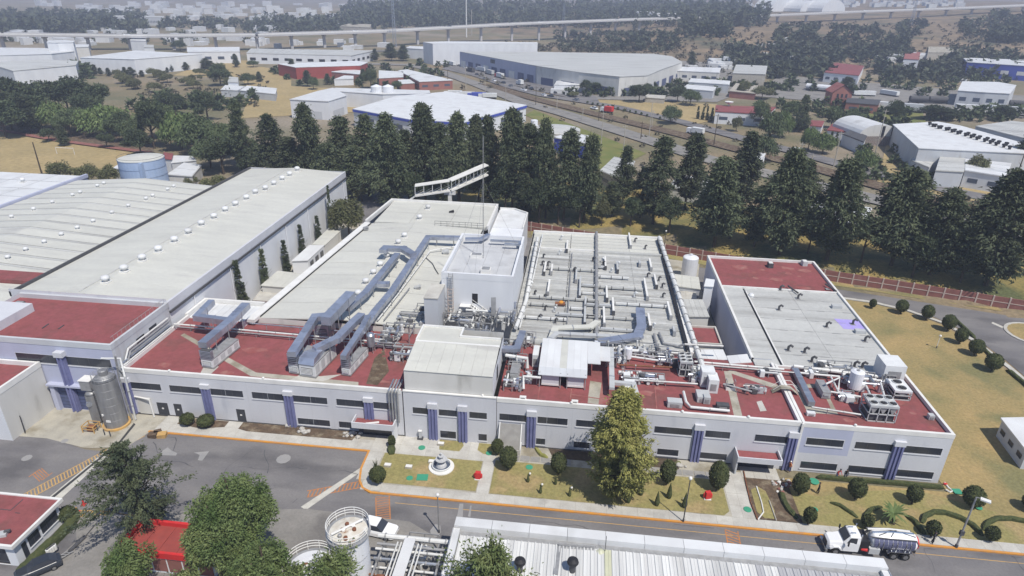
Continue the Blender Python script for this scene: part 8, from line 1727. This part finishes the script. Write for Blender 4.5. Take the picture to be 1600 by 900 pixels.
bld('pale roofs seen through the conifers behind the wall', [(1045, 292), (1100, 300), (1110, 280), (1060, 272)], 4, 'wall_cream', 'roof_grey')
bld('little white bus shelter by the highway', [(1238, 234), (1252, 236), (1253, 231), (1240, 230)], 3, 'wall_white', 'roof_white', cat='shelter')
bld('low white roof by the blue reservoir, right', [(262, 272), (300, 275), (314, 258), (288, 254)], 4, 'wall_cream', 'roof_white')
bld('low white roof by the blue reservoir, left', [(178, 262), (200, 266), (205, 256), (190, 253)], 4, 'wall_cream', 'roof_white')
bld('small red-roofed hut behind the blue reservoir', [(254, 247), (268, 249), (270, 240), (256, 238)], 5, 'wall_white', 'roof_red')
bld('long white shed roof right of the reservoir', [(268, 254), (306, 250), (300, 244), (272, 243)], 4, 'wall_grey', 'roof_white')
bld('pair of low white roofs in the dry field, left', [(345, 140), (372, 141), (382, 135), (352, 133)], 4, 'wall_grey', 'roof_white', cat='shed', name='shed'); bld('pair of low white roofs in the dry field, right', [(375, 141), (430, 147), (432, 138), (386, 134)], 4, 'wall_grey', 'roof_white', cat='shed', name='shed')
bld('white house among trees in the dry field', [(356, 128), (372, 129), (372, 121), (358, 120)], 6, 'wall_white', 'roof_grey', win=6)
bld('white clinic roof at the left beyond the warehouses', [(203, 63), (228, 64), (228, 59), (205, 59)], 10, 'wall_white', 'roof_white')
bld('far office block with window bands behind the left viaduct', [(162, 26), (225, 27), (225, 24.5), (162, 24)], 12, 'wall_white', 'roof_grey', win=6, name='office_block')
bld('second far office block with dark windows', [(225, 27), (256, 27.5), (256, 25), (226, 24.5)], 12, 'wall_grey', 'roof_grey', win=14, name='office_block')
bld('beige far hall on a mound left of the wooded ridge', [(530, 41), (578, 43), (580, 38), (545, 37)], 9, 'stone', 'concrete_dirty')
t, c = bld('white high-rise with window grid above the wooded ridge', [(673, -8), (695, -8), (696, -9), (674, -9)], 40, 'wall_white', 'roof_white', win=0, name='tower_block')
for i in range(6):
    for j in range(5):
        a, b2 = c[0], c[1]; L = b2-a; p = a+L*((i+.5)/6); q = MB(); q.cbox((p.x, p.y-.2, c[0].z-4-j*3.6), L.length/11, .4, 2.2); q.build('window', 'glass_blue', t)
bld('grey high-rise right of the white one above the ridge', [(697, -6), (716, -6), (717, -7), (698, -7)], 40, 'wall_grey', 'roof_grey', win=4, name='tower_block')
bld('white roof line among trees above the viaduct', [(994, 19), (1024, 20), (1025, 18.5), (996, 18)], 29, 'wall_white', 'roof_white'); bld('second white roof line among trees above the viaduct', [(1026, 21.5), (1062, 22), (1062, 20.5), (1028, 20)], 28, 'wall_white', 'roof_white')
# arched sheds
def arch(px0, px1, py, z, d, label, m='roof_white', front='wall_white', seg=12, rise=.38):
    a, b = at(px0, py, z), at(px1, py, z); u = b-a; L = u.length; u.normalize(); n = Vector((-u.y, u.x, 0)); g = h(a.x, a.y); t = thing('arched_shed', label, 'building', (a.x, a.y, g)); c = (a+b)/2; R = L/2; q = MB(); f = []
    for i in range(seg+1): w = math.pi*i/seg; f.append(c-u*R*math.cos(w)+Vector((0, 0, math.sin(w)*L*rise)))
    for i in range(seg): q.quad(f[i], f[i+1], f[i+1]+n*d, f[i]+n*d)
    q.build('roof', m, t); q = MB(); q.poly(f); q.quad(a-Vector((0, 0, z-g)), b-Vector((0, 0, z-g)), b, a); q.build('front_wall', front, t)
    q = MB(); q.prism([(a.x, a.y), (b.x, b.y), ((b+n*d).x, (b+n*d).y), ((a+n*d).x, (a+n*d).y)], g-.5, z); q.build('wall', 'brick_red' if front != 'wall_white' else 'wall_cream', t); return t, a, b, n
t, a, b, n = arch(1342, 1404, 213, 4, 22, 'white arched barn with red base and two dark slots', front='wall_cream', rise=.28)
for k in (.58, .82): p = a.lerp(b, k); q = MB(); q.cbox((p.x, p.y-.2, 4.2), 1.0, .3, 4.2); q.build('slot_window', 'black', t)
for i, (x0_, x1_) in enumerate(((1203, 1250), (1250, 1285), (1284, 1320))):
    g = gp((x0_+x1_)/2, 21); arch(x0_, x1_, 18, g.z+1, 40, f'far white arched shed beyond the viaduct, {("left", "middle", "right")[i]} of three', rise=.3)
# station house
b_ = gp(1312, 166); t = thing('station_house', 'orange brick station house with steep gable', 'building', tuple(b_)); x, y = b_.x, b_.y
q = MB(); q.box(x-5.5, x+5.5, y, y+12, 0, 8); q.v += [(x-5.5, y, 8), (x+5.5, y, 8), (x, y, 12), (x-5.5, y+12, 8), (x+5.5, y+12, 8), (x, y+12, 12)]; q.f += [(8, 9, 10), (12, 13, 11)] if 0 else [(8, 9, 10), (13, 12, 11)]; q.build('wall', 'brick_wall_far', t)
q = MB(); q.quad((x-6.2, y-.6, 7.6), (x, y-.6, 12.3), (x, y+12.5, 12.3), (x-6.2, y+12.5, 7.6)); q.quad((x, y-.6, 12.3), (x+6.2, y-.6, 7.6), (x+6.2, y+12.5, 7.6), (x, y+12.5, 12.3)); q.build('roof', 'roof_red_worn', t)
for k in (-2.4, 0, 2.4):
    for z_ in (1, 5): q = MB(); q.cbox((x+k, y-.05, z_), 1.1, .1, 2); q.build('window', 'glass_dark', t)
bld('dark-roofed wing of the orange station house', [(1322, 160), (1372, 164), (1376, 156), (1324, 153)], 5, 'brick_wall_far', 'dark_grey', win=4)
# trains and walls of the rail yard
for i, (x0_, y0_, x1_, y1_, r, m_, lab) in enumerate([(1348, 170, 1392, 174, 1.9, 'unit_white', 'white box wagon in the rail yard, first from the left'), (1394, 174, 1440, 177, 1.9, 'wall_grey', 'pale box wagon in the rail yard, second from the left'), (1490, 176, 1540, 179, 1.9, 'unit_white', 'white box wagon in the rail yard, third from the left'), (1545, 178, 1600, 182, 1.9, 'wall_grey', 'pale box wagon in the rail yard, fourth from the left'), (1420, 161, 1448, 162, 1.7, 'dark_grey', 'dark tank wagon in the rail yard, left one'), (1450, 162, 1478, 163, 1.7, 'dark_grey', 'dark tank wagon in the rail yard, middle one'), (1575, 168, 1605, 170, 1.7, 'dark_grey', 'dark tank wagon in the rail yard, right one'), (1259, 141, 1300, 145, 1.8, 'tank_white', 'long white tank wagon left of the station house'), (1332, 150, 1366, 151, 1.2, 'unit_white', 'white flat wagon behind the station house'), (1376, 148, 1402, 152, 1.2, 'unit_white', 'white slanting wagon behind the station house')]):
    a, c = gp(x0_, y0_), gp(x1_, y1_); t = thing('rail_wagon', lab, 'rail wagon', tuple(a)); d = (c-a).normalized(); k = 1
    q = MB(); z_ = Vector((0, 0, 1.1+r))
    if 'tank' in lab: q.tube([a+z_, c+z_], r, 12)
    else: q.sweep([tuple(a+Vector((0, 0, 1.1))), tuple(c+Vector((0, 0, 1.1)))], 3, r*2)
    q.build('body', m_, t); q = MB(); q.sweep([tuple(a+Vector((0, 0, .5))), tuple(c+Vector((0, 0, .5)))], 2, .5); q.build('underframe', 'black', t)
    for e in (.12, .88): p = a.lerp(c, e); q = MB(); q.sweep([tuple(p-d*1.6), tuple(p+d*1.6)], 2.2, .9); q.build('bogie', 'dark_grey', t)
# vents on the white industrial hall
for i in range(26):
    u, v = (i % 13)/12, i//13; p = at(1452+u*120+v*6-((i*7) % 3), 195.5+u*32+v*(2.5+u*3), 9.1); t = thing('roof_vent', f'small dark vent on the white industrial hall, {("upper", "lower")[v]} row, {ONES[i % 13]} from the left', 'roof vent', tuple(p), 'dark vents on the white industrial hall'); q = MB(); q.lathe(tuple(p), [(.5, 0), (.5, .6), (.8, .8), (.7, 1.3), (.2, 1.4)], 8); q.build('cowl', 'black', t)
# viaduct
VX = [(-120, 52), (0, 53), (200, 55.5), (400, 54), (600, 48), (700, 42.5), (800, 37), (1000, 29.5), (1170, 25), (1350, 17.5), (1480, 13), (1600, 8), (1760, 1)]; VY = [545, 575, 610, 650, 740, 800, 860, 950, 1000, 1040, 1070, 1100, 1140]
P = [atY(x, y, Y) for (x, y), Y in zip(VX, VY)]; vd_ = thing('viaduct', 'long elevated concrete road crossing the background on piers', 'bridge', tuple(P[5])); L = []
for a, c in zip(P, P[1:]):
    k = max(1, round((c-a).length/38)); L += [a.lerp(c, i/k) for i in range(k)]
L.append(P[-1])
for a, c in zip(L, L[1:]):
    d = (c-a).normalized(); s = Vector((-d.y, d.x, 0)); 
    q = MB(); q.sweep([tuple(a-Vector((0, 0, 1.6))), tuple(c-Vector((0, 0, 1.6)))], 15, 1.6); dk_ = q.build('deck_span', 'viaduct', vd_)
    for g in (-1, 1): q = MB(); q.sweep([tuple(a+s*g*7.2), tuple(c+s*g*7.2)], .5, 1.0); q.build('barrier', 'trim_white' if g < 0 else 'viaduct', dk_)
    q = MB(); q.sweep([tuple(a+Vector((0, 0, .012))), tuple(c+Vector((0, 0, .012)))], 13.4, .02); q.build('roadway', 'asphalt_patch', dk_)
    gz = h(a.x, a.y)
    if a.z-1.6 > gz+1.5: q = MB(); q.cbox((a.x, a.y, gz-1), 2.6, 2.2, a.z-gz-2.2, math.atan2(d.y, d.x)); q.cbox((a.x, a.y, a.z-3.2), 2.2, 9, 1.62, math.atan2(d.y, d.x)); q.build('pier', 'viaduct', vd_)
# vehicles far away
def lorry(px, py, rz, label, cabm, boxm, L=9, hh=2.7, group=None, b=None):
    b = b or gp(px, py); t = thing('lorry', label, 'truck', tuple(b), group); R = Matrix.Rotation(rz, 3, 'Z')
    def bx(nm, x0, x1, w, z0, z1, m_, par=None): q = MB(); q.box(x0, x1, -w/2, w/2, z0, z1); q.v = [tuple(R @ Vector(v)+b) for v in q.v]; return q.build(nm, m_, par or t)
    bx('trailer', -L/2+2.4, L/2, 2.5, 1.0, 1.0+hh, boxm); bx('chassis', -L/2+.4, L/2-.2, 1.2, .5, .98, 'black'); cb__ = bx('cab', -L/2, -L/2+2.1, 2.3, .6, 2.7, cabm); bx('windscreen', -L/2-.05, -L/2-.005, 2.0, 1.6, 2.5, 'glass_dark', cb__)
    for x in (-L/2+1.1, L/2-2.2, L/2-1): bx('wheel', x-.5, x+.5, 2.56, 0, .95, 'tire')
    return t
lorry(1086, 210, -.6, 'white semi tractor driving on the road toward the red-roofed house', 'car_white', 'unit_white', 8, 2.2); lorry(948, 176, -.55, 'small red lorry on the road by the golden field', 'car_white', 'bright_red', 7, 2.4)
for i, (x, y, m_, lab) in enumerate([(708, 150, 'unit_white', 'white bus behind the flat white roof, left'), (727, 152, 'unit_white', 'white bus behind the flat white roof, second'), (745, 153, 'blue_wall', 'blue bus behind the flat white roof'), (762, 154, 'unit_white', 'white bus behind the flat white roof, right')]): lorry(x, y, .1, lab, m_, m_, 11, 2.2)
for i, (x, y) in enumerate([(690, 100), (706, 103), (735, 113), (752, 112), (765, 117), (780, 122), (812, 133), (700, 97)]): lorry(x, y, -.9, f'parked lorry in the yard of the distribution warehouse, {ONES[i]} from the left' if 0 else f'parked lorry in the truck yard number'[:0]+f'parked lorry in the truck yard, {("white with white box", "blue cab", "dark box", "white with long box", "grey box", "red cab", "white short one at the gate", "white one at the top end")[i]}', ('car_white', 'dock_blue', 'car_dark', 'car_white', 'car_grey', 'bright_red', 'car_white', 'car_white')[i], ('unit_white', 'unit_white', 'dark_grey', 'unit_white', 'unit_grey', 'unit_white', 'unit_white', 'unit_grey')[i], (10, 10, 10, 14, 10, 10, 6, 10)[i])
CP = [(728, 107), (745, 118), (758, 124), (772, 127), (786, 131), (798, 136), (818, 142), (830, 140), (718, 104), (850, 150), (860, 152), (690, 92), (928, 171), (866, 146), (900, 158), (1252, 298), (1204, 228), (1180, 220)]
for i, (x, y) in enumerate(CP):
    p = gp(x, y); place((cw_, cg_, cb_)[(i*5) % 3 if i != 12 else 0], (p.x, p.y, p.z+.1), -.8-.3*(i % 2), 1.1, f'small {("white", "grey", "dark")[(i*5) % 3 if i != 12 else 0]} car on the far roads, {ONES[i]} in the chain down from the distribution warehouse', 'far cars')
for i in range(9):
    k = L[4+i*3]; d = (L[5+i*3]-k); place((cw_, cg_)[i % 2], (k.x+d.y*.08, k.y-d.x*.08, k.z+.05), math.atan2(d.y, d.x), 1.3, f'car on the viaduct, {ONES[i]} from the left', 'cars on the viaduct')
# poles, masts, goal
def pole(px, by, ty, label, m='stone', r=.16, arms=1, name='utility_pole', cat='pole'):
    b = gp(px, by); zt = atY(px, ty, b.y).z; t = thing(name, label, cat, tuple(b)); q = MB(); q.tube([(b.x, b.y, b.z-.3), (b.x, b.y, zt)], r*1.3, 6, r*.8); q.build('pole', m, t)
    for k in range(arms): q = MB(); q.box(b.x-1.1, b.x+1.1, b.y-.08, b.y+.08, zt-.8-k*1.2, zt-.65-k*1.2); q.build('crossarm', m, t)
    return t
for i, (x, by, ty) in enumerate([(837, 165, 135), (870, 170, 150), (910, 188, 168), (935, 190, 165), (939, 228, 175), (974, 235, 195), (1001, 218, 190), (1014, 213, 155), (1018, 200, 172), (1115, 228, 178), (1245, 268, 222), (1260, 290, 240), (1248, 284, 240), (1365, 250, 170), (1302, 262, 205), (700, 138, 108), (728, 140, 105), (758, 145, 118), (1580, 300, 205), (790, 160, 130)]):
    pole(x, by, ty, f'utility pole beside the roads behind the trees, {ONES[i]} in the list from the left'.replace(' in the list', ''), 'stone' if i % 3 else 'bark', group=None) if 0 else pole(x, by, ty, 'concrete utility pole beside the roads behind the trees', 'stone' if i % 3 else 'bark')['_o']
ups = sorted([o for o in COL.objects if o.name.startswith('utility_pole')], key=lambda o: (FWD.cross(UP)).dot(o.location)/FWD.dot(o.location-Vector((0, 0, HC))))
for i, o in enumerate(ups): o['label'] = f'utility pole beside the far roads, {ONES[i]} from the left'; o['group'] = 'utility poles along the far roads'
pole(66, 274, 223, 'dark leaning pole at the sports field', 'bark', .2, 0)
def lattice(px, by, ty, label, w=1.6, m='steel', k=16):
    b = gp(px, by); zt = atY(px, ty, b.y).z; t = thing('lattice_mast', label, 'mast', tuple(b)); H = zt-b.z; q = MB(); C = [(-1, -1), (1, -1), (1, 1), (-1, 1)]
    f = lambda i, z: (b.x+C[i % 4][0]*w*(1-.6*z/H), b.y+C[i % 4][1]*w*(1-.6*z/H), b.z+z)
    for i in range(4): q.tube([f(i, 0), f(i, H)], .18, 4)
    for j in range(k):
        for i in range(4): q.tube([f(i, H*j/k), f(i+1, H*(j+1)/k)], .1, 3)
    q.build('mast_frame', m, t); return t, b, H
lattice(617, 74, -18, 'tall grey lattice mast rising past the top edge beyond the halls'); lattice(1423, 40, -5, 'pylon on the brown slope', 1.6); lattice(880, 46, 5, 'pylon at the foot of the wooded ridge', 2.2)
t, b, H = lattice(818, 30, 11, 'short cell tower on the ridge', 1.0, 'trim_white', 6)
pole(729, 58, -20, 'tall white monopole mast beside the viaduct', 'trim_white', .7, 0, 'mast', 'mast'); pole(737, 55, 15, 'short grey monopole beside the tall white one', 'stone', .5, 0, 'mast', 'mast')
b = gp(103, 241); t = thing('goal_frame', 'white football goal on the dry sports field', 'goal', tuple(b)); q = MB(); q.tube([(b.x-3.6, b.y, 0), (b.x-3.6, b.y, 2.4), (b.x+3.6, b.y, 2.4), (b.x+3.6, b.y, 0)], .1, 5); q.build('goal_posts', 'trim_white', t)
t, c = bld('low white-roofed cabin at the right edge of the dry lawn', [(1567, 654), (1606, 704), (1680, 712), (1640, 652)], 3.2, 'wall_grey', 'roof_white', win=10, wmat='glass_dark', cat='cabin', name='cabin')
# ------------------------------------------------------------------ masses nobody could count
def mass(regions, mk, name, label, m, seed=0):
    """regions: (px0, px1, py0, py1, n, height, width) ; every plant is its own little spray of faces"""
    rs = np.random.RandomState(seed); Cs, Ds, Ls, Ws = [], [], [], []
    for x0_, x1_, y0_, y1_, n, H, w in regions:
        c = np.array([list(gp(rs.uniform(x0_, x1_), rs.uniform(y0_, y1_))) for _ in range(n)])
        hs_ = H*rs.uniform(.6, 1.25, n); k = mk; u = rs.rand(n, k); a = rs.rand(n, k)*6.283; r = w*.5*(1-u)**.6*np.sqrt(rs.rand(n, k))*rs.uniform(.7, 1.3, (n, 1))
        C = np.stack([c[:, None, 0]+r*np.cos(a), c[:, None, 1]+r*np.sin(a), c[:, None, 2]+u*hs_[:, None]], 2); D = np.stack([np.cos(a), np.sin(a), np.full((n, k), .5)], 2)+rs.normal(size=(n, k, 3))*.4
        Cs.append(C.reshape(-1, 3)); Ds.append(nrm(D.reshape(-1, 3))); Ls.append(np.full(n*k, w*.42)*rs.uniform(.6, 1.3, n*k)); Ws.append(np.full(n*k, w*.34))
    me = leafmesh(np.concatenate(Cs), np.concatenate(Ds), np.concatenate(Ls), np.concatenate(Ws), seed, m); me.name = name; o = bpy.data.objects.new(name, me); COL.objects.link(o); tag(o, label, None, None, 'stuff')
mass([(535, 1200, 10, 44, 900, 17, 11), (600, 1160, 12, 24, 350, 20, 12), (560, 700, 20, 46, 160, 17, 11), (400, 560, 33, 48, 130, 12, 10)], 34, 'wooded_ridge', 'dark wooded ridge behind the elevated road', 'leaf_far', 1)
mass([(0, 230, 26, 52, 420, 13, 12), (250, 400, 34, 46, 60, 9, 10), (380, 540, 42, 55, 60, 9, 9), (0, 400, 56, 72, 40, 7, 8)], 30, 'far_grove', 'bluish grove behind the left viaduct', 'leaf_far', 2)
mass([(870, 1060, 52, 82, 170, 5, 8), (1066, 1140, 38, 60, 70, 12, 9), (1095, 1116, 30, 40, 14, 16, 9), (1210, 1420, 42, 98, 230, 6, 9), (1150, 1300, 82, 125, 110, 8, 9), (1545, 1610, 24, 70, 90, 9, 10), (1500, 1545, 34, 60, 25, 8, 9), (1405, 1445, 36, 60, 24, 7, 9), (1480, 1600, 86, 125, 90, 8, 9), (1370, 1500, 104, 130, 80, 8, 9), (1130, 1240, 70, 110, 70, 6, 8)], 30, 'hillside_scrub', 'grey-green scrub and dark pines over the brown hillside', 'leaf_far', 3)
mass([(870, 1600, 36, 120, 900, 2.6, 4), (780, 1060, 70, 82, 100, 4, 6), (640, 1080, 108, 145, 70, 2.5, 4), (830, 1600, 160, 330, 160, 1.2, 2.5), (200, 420, 120, 170, 90, 1.6, 3)], 16, 'dry_brush', 'dry brown brush scattered on the slopes', 'scrub', 4)
mass([(1150, 1600, 118, 150, 60, 5, 6), (1180, 1420, 165, 205, 60, 4.5, 5), (1450, 1600, 176, 190, 26, 5, 6), (1050, 1180, 128, 150, 40, 4, 5), (880, 1060, 140, 152, 36, 4, 5), (560, 700, 96, 140, 34, 4, 5), (420, 560, 104, 134, 20, 4, 5), (200, 400, 150, 180, 36, 4, 6), (1330, 1480, 205, 290, 30, 3, 4), (0, 140, 108, 124, 30, 6, 8)], 46, 'loose_bushes', 'loose green bushes between the halls and yards', 'leaf_mid', 6)
def town(regions, name, label, seed):
    rs = random.Random(seed); q = MB()
    for x0_, x1_, y0_, y1_, n, s in regions:
        for _ in range(n): p = gp(rs.uniform(x0_, x1_), rs.uniform(y0_, y1_)); q.cbox((p.x, p.y, p.z-1), s*rs.uniform(.6, 1.8), s*rs.uniform(.6, 1.4), s*rs.uniform(.35, .8)+1, rs.uniform(-.4, .4))
    o = q.build(name, 'roof_white'); tag(o, label, None, None, 'stuff')
town([(20, 420, 44, 72, 60, 9), (100, 530, 20, 32, 50, 12), (60, 560, 8, 22, 60, 16), (1150, 1500, 2, 13, 110, 9), (400, 560, 26, 50, 24, 10), (1370, 1440, 86, 102, 14, 7), (1060, 1150, 96, 112, 12, 7), (1180, 1240, 60, 120, 10, 6), (1440, 1600, 114, 130, 8, 5), (400, 640, 66, 78, 16, 7), (860, 1010, 138, 149, 10, 4)], 'far_town', 'far scattered white houses fading in the haze', 5)
hz = MB(); hz.box(-6900, 6900, -1400, 8900, -1.5, 150); o = hz.build('haze', 'haze'); o['kind'] = 'stuff'; o['label'] = 'thin bluish air haze over the whole valley'
m_ = M['haze']; m_.node_tree.nodes.clear(); vo = m_.node_tree.nodes.new('ShaderNodeVolumePrincipled'); mo = m_.node_tree.nodes.new('ShaderNodeOutputMaterial'); vo.inputs['Color'].default_value = (.74, .80, 1, 1); vo.inputs['Density'].default_value = .00036; m_.node_tree.links.new(vo.outputs[0], mo.inputs['Volume'])
for o in COL.objects:
    if '_o' in o: del o['_o']
